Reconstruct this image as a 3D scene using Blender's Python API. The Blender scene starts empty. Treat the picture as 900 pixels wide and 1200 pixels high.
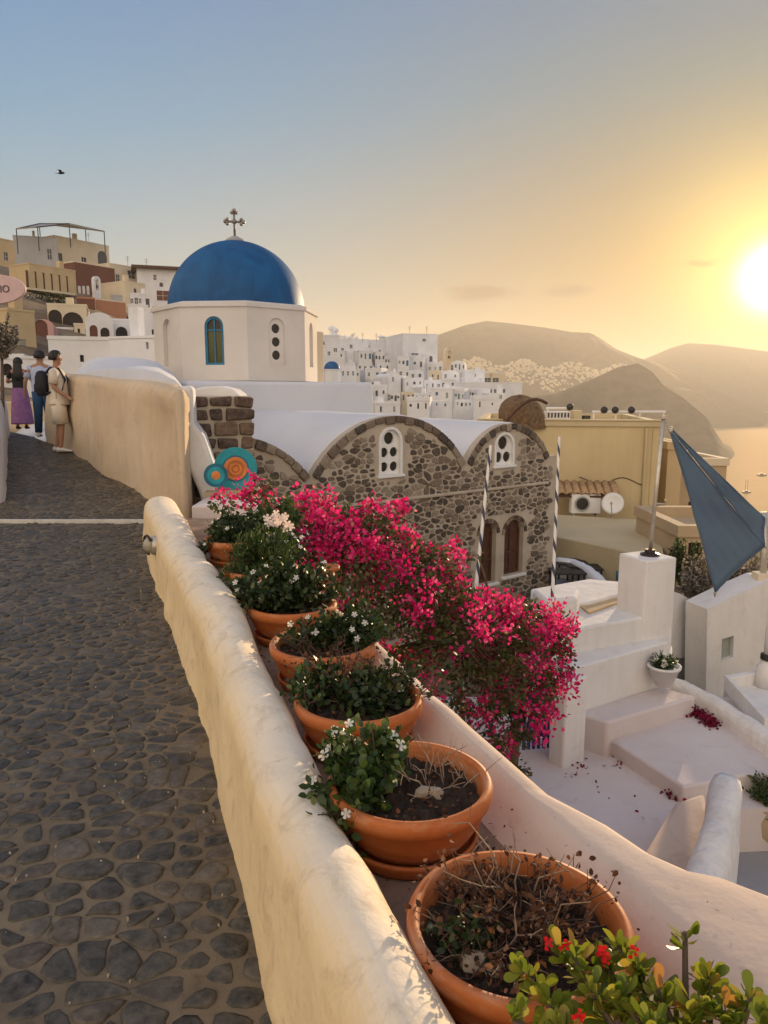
import bpy, bmesh, math, random
import numpy as np
from mathutils import Vector, Matrix, noise, geometry

# ------------------------------------------------------------------ camera, sky, sun, exposure
scene = bpy.context.scene
COL = scene.collection
F, PITCH = 867.0, math.radians(9.3)          # focal length in photo pixels (900 x 1200), camera tilt
CP, SP = math.cos(PITCH), math.sin(PITCH)

cam_data = bpy.data.cameras.new('camera')
cam_data.sensor_fit = 'VERTICAL'
cam_data.sensor_height = 36.0
cam_data.lens = 36.0 * F / 1200.0
cam_data.clip_start, cam_data.clip_end = 0.05, 60000
cam = bpy.data.objects.new('camera', cam_data)
cam.rotation_euler = (math.radians(90) - PITCH, 0, 0)
COL.objects.link(cam)
scene.camera = cam

SUN_AZ, SUN_EL = math.radians(27.0), math.radians(7.3)
SUN_DIR = Vector((math.sin(SUN_AZ) * math.cos(SUN_EL), math.cos(SUN_AZ) * math.cos(SUN_EL), math.sin(SUN_EL)))

world = bpy.data.worlds.new('World')
scene.world = world
world.use_nodes = True
wt = world.node_tree
wt.nodes.clear()
def wn(kind, **kw):
    n = wt.nodes.new(kind)
    for k, v in kw.items():
        setattr(n, k, v)
    return n
def wmath(op, a, b=None, c=None, clamp=False):
    n = wn('ShaderNodeMath', operation=op, use_clamp=clamp)
    for i, v in enumerate((a, b, c)):
        if v is None: continue
        if hasattr(v, 'type'): wt.links.new(v, n.inputs[i])
        else: n.inputs[i].default_value = v
    return n.outputs[0]
def wmix(fac, a, b, blend='MIX'):
    n = wn('ShaderNodeMix', data_type='RGBA', blend_type=blend)
    for i, v in ((0, fac), (6, a), (7, b)):
        if hasattr(v, 'type'): wt.links.new(v, n.inputs[i])
        else: n.inputs[i].default_value = v
    return n.outputs[2]
w_out = wn('ShaderNodeOutputWorld')
w_bg = wn('ShaderNodeBackground')
sky = wn('ShaderNodeTexSky', sky_type='NISHITA')
sky.sun_disc = False
sky.sun_elevation = SUN_EL
sky.sun_rotation = SUN_AZ
sky.altitude = 150
sky.air_density, sky.dust_density, sky.ozone_density = SKY_AIR, SKY_DUST, SKY_OZONE = 1.0, 2.0, 2.6
SKY_STRENGTH, SKY_GAIN, EXPOSURE, SUN_STRENGTH, HAZE = 0.15, 6.7, 0.92, 5.0, 1.7e-4
w_geo = wn('ShaderNodeTexCoord')
w_norm = wn('ShaderNodeVectorMath', operation='NORMALIZE')
wt.links.new(w_geo.outputs['Generated'], w_norm.inputs[0])
w_dot = wn('ShaderNodeVectorMath', operation='DOT_PRODUCT')
wt.links.new(w_norm.outputs[0], w_dot.inputs[0])
w_dot.inputs[1].default_value = SUN_DIR
w_ang = wmath('ARCCOSINE', wmath('MINIMUM', w_dot.outputs['Value'], 1.0))
def lobe(width, amount, power=2.0):        # aureole of the low sun in dusty air
    return wmath('MULTIPLY', wmath('EXPONENT', wmath('MULTIPLY', wmath('POWER', wmath('DIVIDE', w_ang, width), power), -1.0)), amount)
w_sep = wn('ShaderNodeSeparateXYZ')
wt.links.new(w_norm.outputs[0], w_sep.inputs[0])
w_el = wmath('DIVIDE', wmath('ARCSINE', w_sep.outputs['Z']), math.pi / 2)      # 0 at the horizon, 1 at the zenith
def ramp(stops):
    n = wn('ShaderNodeValToRGB')
    cr = n.color_ramp
    while len(cr.elements) < len(stops): cr.elements.new(0.5)
    for e, (p, c) in zip(cr.elements, stops):
        e.position = p; e.color = (*c, 1)
    wt.links.new(w_el, n.inputs[0])
    return n.outputs[0]
def scaled(col, val):
    n = wn('ShaderNodeVectorMath', operation='SCALE')
    if hasattr(col, 'type'): wt.links.new(col, n.inputs[0])
    else: n.inputs[0].default_value = col
    if hasattr(val, 'type'): wt.links.new(val, n.inputs['Scale'])
    else: n.inputs['Scale'].default_value = val
    return n.outputs[0]
def addv(a, b):
    n = wn('ShaderNodeVectorMath', operation='ADD')
    wt.links.new(a, n.inputs[0]); wt.links.new(b, n.inputs[1])
    return n.outputs[0]
# clear physical sky, its range held down the way the photograph holds it
w_bw = wn('ShaderNodeRGBToBW')
wt.links.new(sky.outputs[0], w_bw.inputs[0])
sky_soft = scaled(sky.outputs[0], wmath('DIVIDE', 0.75, wmath('ADD', w_bw.outputs[0], 1.4)))
# dusty evening air: cool and pale away from the sun, golden round it
away = ramp([(0.0, (0.21, 0.23, 0.20)), (0.07, (0.155, 0.235, 0.26)), (0.2, (0.05, 0.17, 0.28)), (0.36, (0.01, 0.08, 0.235)), (1.0, (0.19, 0.215, 0.28))])
toward = ramp([(0.0, (0.18, 0.085, 0.006)), (0.1, (0.145, 0.075, 0.008)), (0.22, (0.03, 0.07, 0.08)), (0.36, (0.01, 0.055, 0.12)), (1.0, (0.19, 0.215, 0.28))])
behind = ramp([(0.0, (1.25, 0.97, 0.68)), (0.25, (1.08, 0.88, 0.66)), (0.6, (0.56, 0.50, 0.45)), (1.0, (0.19, 0.215, 0.28))])  # out of view; this ramp and the zenith are raised as fill light
w_near = wmath('EXPONENT', wmath('MULTIPLY', wmath('POWER', wmath('DIVIDE', w_ang, 0.54), 2.2), -1.0))
w_back = wn('ShaderNodeMapRange', interpolation_type='SMOOTHSTEP')     # unseen sky opposite the low sun, brightened as warm fill
wt.links.new(w_ang, w_back.inputs[0]); w_back.inputs[1].default_value = 1.05; w_back.inputs[2].default_value = 2.3
dusty = wmix(w_near, wmix(w_back.outputs[0], away, behind), toward)
sky_mix = wmix(0.9, scaled(sky_soft, 0.7), dusty)
glow = addv(scaled((1.0, 0.56, 0.06), lobe(0.15, 0.22, 1.3)), scaled((1.0, 0.74, 0.20), lobe(0.078, 0.95, 1.4)))
glow = addv(glow, scaled((1.0, 0.95, 0.75), lobe(0.033, 2.2, 2.4)))
sky_sum = addv(sky_mix, glow)
# three small low clouds over the hills: soft patches broken up by noise, fixed in sky direction
w_map = wn('ShaderNodeMapping')
w_map.inputs['Scale'].default_value = (16, 16, 46)
wt.links.new(w_norm.outputs[0], w_map.inputs[0])
w_noise = wn('ShaderNodeTexNoise')
w_noise.inputs['Scale'].default_value = 1.5
w_noise.inputs['Detail'].default_value = 7
w_noise.inputs['Roughness'].default_value = 0.6
wt.links.new(w_map.outputs[0], w_noise.inputs['Vector'])
w_az = wmath('ARCTAN2', w_sep.outputs['X'], w_sep.outputs['Y'])
patches = None
for az, el, sa, se, amt in ((0.122, 0.1245, 0.050, 0.012, 1.0), (0.235, 0.124, 0.040, 0.011, 0.75), (0.39, 0.150, 0.05, 0.008, 0.5), (-0.9, 0.2, 0.12, 0.014, 0.6), (1.1, 0.17, 0.15, 0.012, 0.7)):
    q = wmath('ADD', wmath('POWER', wmath('DIVIDE', wmath('SUBTRACT', w_az, az), sa), 2.0), wmath('POWER', wmath('DIVIDE', wmath('SUBTRACT', w_sep.outputs['Z'], el), se), 2.0))
    g = wmath('MULTIPLY', wmath('EXPONENT', wmath('MULTIPLY', q, -1.0)), amt)
    patches = g if patches is None else wmath('ADD', patches, g)
cl = wmath('MULTIPLY', wmath('SUBTRACT', wmath('ADD', patches, wmath('MULTIPLY', w_noise.outputs['Fac'], 0.9)), 0.78), 2.2, clamp=True)
sky_fin = wmix(wmath('MULTIPLY', cl, 0.85), sky_sum, (0.10, 0.065, 0.045, 1))
wt.links.new(scaled(sky_fin, SKY_GAIN), w_bg.inputs['Color'])
w_bg.inputs['Strength'].default_value = SKY_STRENGTH
wt.links.new(w_bg.outputs[0], w_out.inputs['Surface'])

sun_data = bpy.data.lights.new('sun', 'SUN')
sun_data.energy = SUN_STRENGTH
sun_data.angle = math.radians(0.6)
sun_data.color = (1.0, 0.72, 0.42)
sun_obj = bpy.data.objects.new('sun', sun_data)
sun_obj.rotation_euler = (-SUN_DIR).to_track_quat('-Z', 'Y').to_euler()
COL.objects.link(sun_obj)

scene.view_settings.view_transform = 'Standard'
scene.view_settings.look = 'None'
scene.view_settings.gamma = 1.0
scene.view_settings.use_curve_mapping = False
scene.view_settings.exposure = EXPOSURE
cy = scene.cycles
cy.use_denoising = True
cy.max_bounces = 6
cy.diffuse_bounces = 4
cy.glossy_bounces = 3
cy.transmission_bounces = 4
cy.transparent_max_bounces = 8
cy.volume_bounces = 0
cy.sample_clamp_indirect = 8
cy.caustics_reflective = False
cy.caustics_refractive = False

# ------------------------------------------------------------------ helpers
random.seed(7)
RNG = np.random.default_rng(7)
def ray(px, py):
    a, b = (px - 450) / F, (600 - py) / F
    return Vector((a, CP + b * SP, -SP + b * CP))
def W(px, py, d):                 # photo pixel + distance along the view -> point
    return ray(px, py) * d
def Wz(px, py, z):                # photo pixel on the level z
    r = ray(px, py)
    return r * (z / r.z)
def zat(px, py, x, y):            # height seen at a pixel row above a known ground point
    r = ray(px, py)
    return r.z * y / r.y

MATS = {}
class NT:
    def __init__(s, name):
        s.m = bpy.data.materials.new(name); s.m.use_nodes = True
        s.t = s.m.node_tree; s.b = s.t.nodes['Principled BSDF']; s.out = s.t.nodes['Material Output']
    def n(s, kind, **kw):
        n = s.t.nodes.new(kind)
        for k, v in kw.items(): setattr(n, k, v)
        return n
    def put(s, sock, v):
        if hasattr(v, 'is_output'): s.t.links.new(v, sock)
        elif isinstance(v, tuple) and len(v) == 3 and sock.type == 'RGBA': sock.default_value = (*v, 1)
        else: sock.default_value = v
    def math(s, op, a, b=0.0, clamp=False):
        n = s.n('ShaderNodeMath', operation=op, use_clamp=clamp)
        s.put(n.inputs[0], a); s.put(n.inputs[1], b)
        return n.outputs[0]
    def mix(s, fac, a, b, blend='MIX'):
        n = s.n('ShaderNodeMix', data_type='RGBA', blend_type=blend)
        s.put(n.inputs[0], fac); s.put(n.inputs[6], a); s.put(n.inputs[7], b)
        return n.outputs[2]
    def coord(s, what='Object'):
        return s.n('ShaderNodeTexCoord').outputs[what]
    def noise(s, scale, detail=4, rough=0.55, vec=None, dist=0.0, stretch=None):
        n = s.n('ShaderNodeTexNoise')
        n.inputs['Scale'].default_value = scale; n.inputs['Detail'].default_value = detail
        n.inputs['Roughness'].default_value = rough; n.inputs['Distortion'].default_value = dist
        v = vec if vec is not None else s.coord()
        if stretch:
            mp = s.n('ShaderNodeMapping'); mp.inputs['Scale'].default_value = stretch
            s.t.links.new(v, mp.inputs[0]); v = mp.outputs[0]
        s.t.links.new(v, n.inputs['Vector'])
        return n.outputs['Fac']
    def ramp(s, fac, stops):
        n = s.n('ShaderNodeValToRGB'); cr = n.color_ramp
        while len(cr.elements) < len(stops): cr.elements.new(0.5)
        for e, (p, c) in zip(cr.elements, stops):
            e.position = p; e.color = (*c, 1) if len(c) == 3 else c
        s.put(n.inputs[0], fac)
        return n.outputs[0]
    def range(s, v, a, b, c=0.0, d=1.0):
        n = s.n('ShaderNodeMapRange'); s.put(n.inputs[0], v)
        for i, k in enumerate((a, b, c, d)): n.inputs[i + 1].default_value = k
        return n.outputs[0]
    def bump(s, h, strength=0.3, dist=0.01, prev=None):
        n = s.n('ShaderNodeBump'); n.inputs['Strength'].default_value = strength; n.inputs['Distance'].default_value = dist
        s.t.links.new(h, n.inputs['Height'])
        if prev is not None: s.t.links.new(prev, n.inputs['Normal'])
        s.t.links.new(n.outputs[0], s.b.inputs['Normal'])
        return n.outputs[0]
    def set(s, **kw):
        names = dict(color='Base Color', rough='Roughness', metal='Metallic', spec='Specular IOR Level', trans='Transmission Weight', emis='Emission Color', estr='Emission Strength', alpha='Alpha', ior='IOR', sheen='Sheen Weight')
        for k, v in kw.items(): s.put(s.b.inputs[names[k]], v)
        return s

def plaster(name, col, col2=None, dirt=0.25, rough=0.9, scale=1.0, lump=0.02, streak=0.0, dirtcol=None):
    k = NT(name); v = k.coord()
    c2 = col2 or tuple(x * 0.86 for x in col)
    big = k.noise(0.9 * scale, 5, 0.6, v)
    c = k.mix(k.range(big, 0.35, 0.68), col, c2)
    d = k.noise(3.3 * scale, 8, 0.7, v, 0.4)
    dc = dirtcol or tuple(x * f for x, f in zip(col, (0.62, 0.57, 0.50)))
    c = k.mix(k.math('MULTIPLY', k.range(d, 0.55, 0.82), dirt), c, dc)
    if streak:
        st = k.noise(2.2 * scale, 6, 0.6, v, 0.2, (3.5, 3.5, 0.35))
        c = k.mix(k.math('MULTIPLY', k.range(st, 0.5, 0.75), streak), c, dc)
    sp = k.noise(38 * scale, 3, 0.5, v)
    c = k.mix(k.math('MULTIPLY', k.range(sp, 0.68, 0.74), 0.5 * dirt), c, dc)
    fine = k.noise(60 * scale, 4, 0.6, v)
    k.set(color=c, rough=rough, spec=0.25)
    n1 = k.bump(k.noise(5 * scale, 4, 0.55, v), 0.35, lump)
    k.bump(fine, 0.25, 0.004, n1)
    MATS[name] = k.m
    return k.m
def simple(name, col, rough=0.7, metal=0.0, var=0.15, scale=8.0, spec=0.4, bump=0.0):
    k = NT(name); nz = k.noise(scale, 5, 0.6)
    k.set(color=k.mix(k.range(nz, 0.3, 0.7), tuple(x * (1 - var) for x in col), tuple(min(1, x * (1 + var)) for x in col)), rough=rough, metal=metal, spec=spec)
    if bump: k.bump(nz, bump, 0.01)
    MATS[name] = k.m
    return k.m
def stones(name, stops, island=False, rough=0.75, grain=25, bump=0.5, spec=0.35):
    k = NT(name)
    r = k.n('ShaderNodeNewGeometry').outputs['Random Per Island'] if island else k.n('ShaderNodeObjectInfo').outputs['Random']
    base = k.ramp(r, stops)
    g = k.noise(grain, 6, 0.65)
    c = k.mix(k.range(g, 0.3, 0.75), k.mix(0.45, base, (0, 0, 0)), k.mix(0.18, base, (0.6, 0.5, 0.4)))
    k.set(color=c, rough=rough, spec=spec); k.bump(g, bump, 0.006)
    MATS[name] = k.m
    return k.m
def leafmat(name, stops, trans=0.35, rough=0.5, spec=0.35):
    k = NT(name)
    r = k.n('ShaderNodeNewGeometry').outputs['Random Per Island']
    c = k.ramp(r, stops)
    k.set(color=c, rough=rough, spec=spec)
    tr = k.n('ShaderNodeBsdfTranslucent')
    k.t.links.new(k.mix(0.25, c, (1.0, 0.9, 0.3), 'MULTIPLY'), tr.inputs[0])
    mx = k.n('ShaderNodeMixShader'); mx.inputs[0].default_value = trans
    k.t.links.new(k.b.outputs[0], mx.inputs[1]); k.t.links.new(tr.outputs[0], mx.inputs[2])
    k.t.links.new(mx.outputs[0], k.out.inputs['Surface'])
    MATS[name] = k.m
    return k.m

def link(o, parent=None):
    COL.objects.link(o)
    if parent is not None: o.parent = parent
    return o
def tag(o, label=None, cat=None, group=None, kind=None):
    if label: o['label'] = label
    if cat: o['category'] = cat
    if group: o['group'] = group
    if kind: o['kind'] = kind
    return o
def empty(name, loc=(0, 0, 0), label=None, cat=None, group=None, rz=0.0):
    o = bpy.data.objects.new(name, None); o.location = loc; o.rotation_euler = (0, 0, rz)
    o.empty_display_size = 0.1
    COL.objects.link(o)
    return tag(o, label, cat, group)
class MB:
    """collects faces of one mesh"""
    def __init__(s): s.v = []; s.f = []
    def add(s, vs, fs):
        b = len(s.v); s.v += [tuple(v) for v in vs]; s.f += [tuple(i + b for i in f) for f in fs]
        return s
    def box(s, lo, hi, M=None):
        x0, y0, z0 = lo; x1, y1, z1 = hi
        vs = [(x0,y0,z0),(x1,y0,z0),(x1,y1,z0),(x0,y1,z0),(x0,y0,z1),(x1,y0,z1),(x1,y1,z1),(x0,y1,z1)]
        if M is not None: vs = [M @ Vector(v) for v in vs]
        return s.add(vs, [(0,3,2,1),(4,5,6,7),(0,1,5,4),(1,2,6,5),(2,3,7,6),(3,0,4,7)])
    def prism(s, bottom, top):
        n = len(bottom)
        return s.add(list(bottom) + list(top), [tuple(range(n))[::-1], tuple(range(n, 2 * n))] + [(i, (i + 1) % n, n + (i + 1) % n, n + i) for i in range(n)])
    def lathe(s, prof, n=32, c=(0, 0, 0), M=None, wob=0.0):
        vs = []
        for r, z in prof:
            for i in range(n):
                a = 2 * math.pi * i / n
                rr = r * (1 + wob * math.sin(3 * a + z * 9))
                v = Vector((c[0] + rr * math.cos(a), c[1] + rr * math.sin(a), c[2] + z))
                vs.append(M @ v if M is not None else v)
        fs = []
        for k in range(len(prof) - 1):
            for i in range(n):
                j = (i + 1) % n
                fs.append((k * n + i, k * n + j, (k + 1) * n + j, (k + 1) * n + i))
        if prof[0][0] > 1e-6: fs.append(tuple(range(n))[::-1])
        if prof[-1][0] > 1e-6: fs.append(tuple((len(prof) - 1) * n + i for i in range(n)))
        return s.add(vs, fs)
    def tube(s, pts, radii, n=6, caps=True):
        pts = [Vector(p) for p in pts]
        if not hasattr(radii, '__len__'): radii = [radii] * len(pts)
        vs = []
        ref = Vector((0.31, 0.17, 0.93)).normalized()
        for i, p in enumerate(pts):
            t = (pts[min(i + 1, len(pts) - 1)] - pts[max(i - 1, 0)])
            t = t.normalized() if t.length > 1e-9 else Vector((0, 0, 1))
            if abs(t.dot(ref)) > 0.98: ref = Vector((0.9, 0.3, 0.1)).normalized()
            u = t.cross(ref).normalized(); w = t.cross(u)
            for k in range(n):
                a = 2 * math.pi * k / n
                vs.append(p + (u * math.cos(a) + w * math.sin(a)) * radii[i])
        fs = []
        for i in range(len(pts) - 1):
            for k in range(n):
                j = (k + 1) % n
                fs.append((i * n + k, i * n + j, (i + 1) * n + j, (i + 1) * n + k))
        if caps: fs += [tuple(range(n))[::-1], tuple((len(pts) - 1) * n + k for k in range(n))]
        return s.add(vs, fs)
    def grid(s, P):                         # P[i][j] points
        a, b = len(P), len(P[0])
        vs = [p for row in P for p in row]
        return s.add(vs, [(i * b + j, i * b + j + 1, (i + 1) * b + j + 1, (i + 1) * b + j) for i in range(a - 1) for j in range(b - 1)])
    def mesh(s, name):
        me = bpy.data.meshes.new(name); me.from_pydata(s.v, [], s.f); return me
    def build(s, name, mat, parent=None, smooth=False, bevel=0.0, seg=2, subd=0, fix=True):
        me = s.mesh(name)
        if fix:
            bm = bmesh.new(); bm.from_mesh(me); bmesh.ops.recalc_face_normals(bm, faces=bm.faces); bm.to_mesh(me); bm.free()
        if smooth:
            me.polygons.foreach_set('use_smooth', [True] * len(me.polygons))
        me.materials.append(mat if not isinstance(mat, str) else MATS[mat])
        o = link(bpy.data.objects.new(name, me), parent)
        if bevel:
            b = o.modifiers.new('bevel', 'BEVEL'); b.width = bevel; b.segments = seg; b.limit_method = 'ANGLE'; b.angle_limit = math.radians(35)
            me.polygons.foreach_set('use_smooth', [True] * len(me.polygons))
            w = o.modifiers.new('wn', 'WEIGHTED_NORMAL'); w.keep_sharp = True
        if subd:
            b = o.modifiers.new('subsurf', 'SUBSURF'); b.levels = b.render_levels = subd
        return o
def from_arrays(name, verts, faces, mat, parent=None, smooth=False):
    """fast mesh from numpy: faces is (n,k)"""
    me = bpy.data.meshes.new(name)
    n, k = faces.shape
    me.vertices.add(len(verts)); me.vertices.foreach_set('co', np.asarray(verts, np.float32).ravel())
    me.loops.add(n * k); me.loops.foreach_set('vertex_index', faces.astype(np.int32).ravel())
    me.polygons.add(n); me.polygons.foreach_set('loop_start', (np.arange(n) * k).astype(np.int32))
    if smooth: me.polygons.foreach_set('use_smooth', np.ones(n, bool))
    me.update(); me.validate()
    me.materials.append(MATS[mat] if isinstance(mat, str) else mat)
    return link(bpy.data.objects.new(name, me), parent)
def plate(mb, outer, holes, M, thick):
    """solid wall plate with openings: 2D outlines in (u, v), front at w=0, back at w=thick; M maps (u, w, v)"""
    rings = [outer] + list(holes)
    pts = [p for r in rings for p in r]
    tris = geometry.tessellate_polygon([[Vector((p[0], p[1], 0)) for p in r] for r in rings])
    n = len(pts); b = len(mb.v)
    mb.v += [tuple(M @ Vector((p[0], 0, p[1]))) for p in pts] + [tuple(M @ Vector((p[0], thick, p[1]))) for p in pts]
    for t in tris:
        mb.f.append(tuple(b + i for i in t)); mb.f.append(tuple(b + n + i for i in reversed(t)))
    k = 0
    for r in rings:
        m = len(r)
        for i in range(m):
            j = (i + 1) % m
            mb.f.append((b + k + i, b + k + j, b + n + k + j, b + n + k + i))
        k += m
    return mb
def arch_outline(u0, u1, v0, v1, n=10):
    """rectangle with a round head"""
    r = (u1 - u0) / 2; c = (u0 + u1) / 2; vs = v1 - r
    return [(u0, v0), (u1, v0)] + [(c + r * math.cos(a), vs + r * math.sin(a)) for a in [math.pi * i / n for i in range(n + 1)]]
def circle_outline(cu, cv, r, n=14):
    return [(cu + r * math.cos(2 * math.pi * i / n), cv + r * math.sin(2 * math.pi * i / n)) for i in range(n)]
def rect_outline(u0, u1, v0, v1):
    return [(u0, v0), (u1, v0), (u1, v1), (u0, v1)]
def frame_mat(A, B, z0):
    """matrix of a facade: u along A->B (level), w backwards (away from the viewer's side), v up from z0"""
    u = Vector((B.x - A.x, B.y - A.y, 0)).normalized()
    w = Vector((-u.y, u.x, 0))
    return Matrix(((u.x, w.x, 0, A.x), (u.y, w.y, 0, A.y), (0, 0, 1, z0), (0, 0, 0, 1)))
def copy_tree(o, parent=None):
    c = o.copy(); COL.objects.link(c); c.parent = parent
    for ch in list(o.children): copy_tree(ch, c)
    return c
def chaikin(poly, it=1):
    for _ in range(it):
        q = []
        for i in range(len(poly)):
            a, b = poly[i], poly[(i + 1) % len(poly)]
            q += [(a[0] * .75 + b[0] * .25, a[1] * .75 + b[1] * .25), (a[0] * .25 + b[0] * .75, a[1] * .25 + b[1] * .75)]
        poly = q
    return poly
def voronoi_cells(pts, reach):
    """clipped cells round 2D points (numpy n x 2)"""
    cells = []
    g = {}
    for i, p in enumerate(pts): g.setdefault((int(p[0] // reach), int(p[1] // reach)), []).append(i)
    for i, p in enumerate(pts):
        cx, cy_ = int(p[0] // reach), int(p[1] // reach)
        near = [j for dx in (-1, 0, 1) for dy in (-1, 0, 1) for j in g.get((cx + dx, cy_ + dy), []) if j != i]
        near.sort(key=lambda j: (pts[j][0] - p[0]) ** 2 + (pts[j][1] - p[1]) ** 2)
        poly = [(p[0] - reach, p[1] - reach), (p[0] + reach, p[1] - reach), (p[0] + reach, p[1] + reach), (p[0] - reach, p[1] + reach)]
        for j in near[:14]:
            q = pts[j]; mx, my = (p[0] + q[0]) / 2, (p[1] + q[1]) / 2; nx, ny = q[0] - p[0], q[1] - p[1]
            out = []
            for a in range(len(poly)):
                P_, Q_ = poly[a], poly[(a + 1) % len(poly)]
                da = (P_[0] - mx) * nx + (P_[1] - my) * ny; db = (Q_[0] - mx) * nx + (Q_[1] - my) * ny
                if da <= 0: out.append(P_)
                if (da < 0 < db) or (db < 0 < da):
                    t = da / (da - db); out.append((P_[0] + (Q_[0] - P_[0]) * t, P_[1] + (Q_[1] - P_[1]) * t))
            poly = out
            if len(poly) < 3: break
        cells.append(poly)
    return cells
def shrink(poly, gap, rnd=0.0):
    cx = sum(p[0] for p in poly) / len(poly); cy_ = sum(p[1] for p in poly) / len(poly)
    out = []
    for x, y in poly:
        d = math.hypot(x - cx, y - cy_) + 1e-9
        k = max(0.3, (d - gap * (1 + random.uniform(-rnd, rnd))) / d)
        out.append((cx + (x - cx) * k, cy_ + (y - cy_) * k))
    return out, (cx, cy_)
def stone_geo(poly, c, to3, h, sink=0.02, dome=0.35, edge=0.82):
    """low domed stone on a surface: to3(u, v, height) -> point; returns verts, faces"""
    n = len(poly)
    vs = [to3(x, y, -sink) for x, y in poly]
    vs += [to3(x, y, h * (1 - dome)) for x, y in poly]
    vs += [to3(c[0] + (x - c[0]) * edge * 0.86, c[1] + (y - c[1]) * edge * 0.86, h * random.uniform(0.9, 1.1)) for x, y in poly]
    fs = [(i, (i + 1) % n, n + (i + 1) % n, n + i) for i in range(n)] + [(n + i, n + (i + 1) % n, 2 * n + (i + 1) % n, 2 * n + i) for i in range(n)]
    fs.append(tuple(range(2 * n, 3 * n)))
    return vs, fs
def scatter_stones(geos, name, mat_obj, mat_stuff, parent, limit, rank, smooth=True):
    """the largest in view as pieces of their own, the rest joined"""
    order = sorted(range(len(geos)), key=lambda i: -rank[i])
    for i in order[:limit]:
        mb = MB(); mb.add(*geos[i]); mb.build(name, mat_obj, parent, smooth=smooth, fix=False)
    rest = MB()
    for i in order[limit:]: rest.add(*geos[i])
    if rest.v:
        tag(rest.build(name + '_remainder', mat_stuff, parent, smooth=smooth, fix=False), kind='stuff')
def view_rank(p, area):
    """rough pixel area in the photograph"""
    d = p.y * CP - p.z * SP
    if d < 0.3: return -1.0
    px = 450 + F * p.x / d; py = 600 - F * (p.y * SP + p.z * CP) / d
    if px < -15 or px > 915 or py < -15 or py > 1215: return -1.0
    return area / (d * d)

# ------------------------------------------------------------------ materials
def wall_lime():
    """limewashed parapet: cream on the flanks, the sky sheen on top painted in as a paler colour"""
    k = NT('wall_lime'); v = k.coord('Object')
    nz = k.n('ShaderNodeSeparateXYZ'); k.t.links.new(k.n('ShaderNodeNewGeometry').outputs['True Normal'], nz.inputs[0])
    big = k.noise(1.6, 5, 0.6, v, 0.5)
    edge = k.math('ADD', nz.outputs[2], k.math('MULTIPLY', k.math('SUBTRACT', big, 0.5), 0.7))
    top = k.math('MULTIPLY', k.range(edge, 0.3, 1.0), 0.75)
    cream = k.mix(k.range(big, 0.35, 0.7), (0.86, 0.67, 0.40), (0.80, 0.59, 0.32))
    c = k.mix(top, cream, (0.84, 0.76, 0.64))  # paler colour on upward faces imitates the reflected sky
    d = k.noise(7, 9, 0.72, v, 0.6)
    c = k.mix(k.math('MULTIPLY', k.range(d, 0.50, 0.8), 0.75), c, (0.42, 0.30, 0.17))
    sm = k.noise(24, 6, 0.7, v, 0.3)
    c = k.mix(k.math('MULTIPLY', k.range(sm, 0.62, 0.75), 0.35), c, (0.30, 0.23, 0.15))
    k.set(color=c, rough=0.8, spec=0.3)
    n1 = k.bump(k.noise(6, 5, 0.5, v), 0.4, 0.035)
    n1 = k.bump(k.noise(17, 4, 0.5, v), 0.3, 0.012, n1)
    k.bump(k.noise(70, 5, 0.65, v), 0.3, 0.004, n1)
    MATS['wall_lime'] = k.m
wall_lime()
plaster('white', (0.75, 0.73, 0.71), dirt=0.55, lump=0.04, streak=0.25)
plaster('white_rough', (0.78, 0.75, 0.71), dirt=0.6, lump=0.10, scale=1.6, streak=0.3)
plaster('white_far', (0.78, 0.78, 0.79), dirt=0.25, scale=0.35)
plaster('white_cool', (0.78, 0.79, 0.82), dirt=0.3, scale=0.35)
plaster('grey_far', (0.44, 0.44, 0.46), dirt=0.3, scale=0.3, streak=0.4)
plaster('cream_far', (0.72, 0.62, 0.46), dirt=0.3, scale=0.3)
plaster('ochre_far', (0.60, 0.46, 0.27), dirt=0.25, scale=0.3)
plaster('orange_far', (0.46, 0.22, 0.13), dirt=0.3, scale=0.3)
plaster('maroon_far', (0.17, 0.075, 0.055), dirt=0.3, scale=0.3)
plaster('pink_far', (0.62, 0.38, 0.34), dirt=0.3, scale=0.3)
plaster('tan_wall', (0.66, 0.53, 0.38), (0.56, 0.42, 0.27), dirt=0.85, lump=0.03, streak=0.35)
plaster('yellow_house', (0.63, 0.51, 0.30), (0.56, 0.44, 0.25), dirt=0.25, streak=0.25, scale=0.6)
plaster('yellow_light', (0.58, 0.48, 0.30), dirt=0.25, scale=0.6)
plaster('beige', (0.50, 0.38, 0.24), dirt=0.4, scale=0.6)
plaster('terrace', (0.66, 0.60, 0.585), (0.59, 0.52, 0.50), dirt=0.6, lump=0.03)
plaster('parapet_pink', (0.62, 0.50, 0.41), (0.56, 0.43, 0.34), dirt=0.6, lump=0.025, dirtcol=(0.32, 0.22, 0.15))
plaster('floor_grey', (0.34, 0.34, 0.36), dirt=0.3)
plaster('drum', (0.70, 0.65, 0.60), dirt=0.15, scale=0.6)
plaster('vault', (0.68, 0.68, 0.70), (0.60, 0.61, 0.64), dirt=0.3, scale=0.5)
plaster('mortar', (0.52, 0.445, 0.355), (0.41, 0.345, 0.27), dirt=0.5, lump=0.03, scale=2)
plaster('path_mortar', (0.21, 0.165, 0.11), (0.13, 0.10, 0.068), dirt=0.9, lump=0.02, scale=3, dirtcol=(0.05, 0.038, 0.027))
plaster('ledge_soil', (0.30, 0.22, 0.16), (0.17, 0.12, 0.09), dirt=0.8, scale=4, lump=0.01, dirtcol=(0.06, 0.04, 0.03))
k = NT('dome_blue'); v = k.coord(); nz = k.noise(1.6, 7, 0.65, v, 0.5, (1, 1, 0.5))
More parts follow.
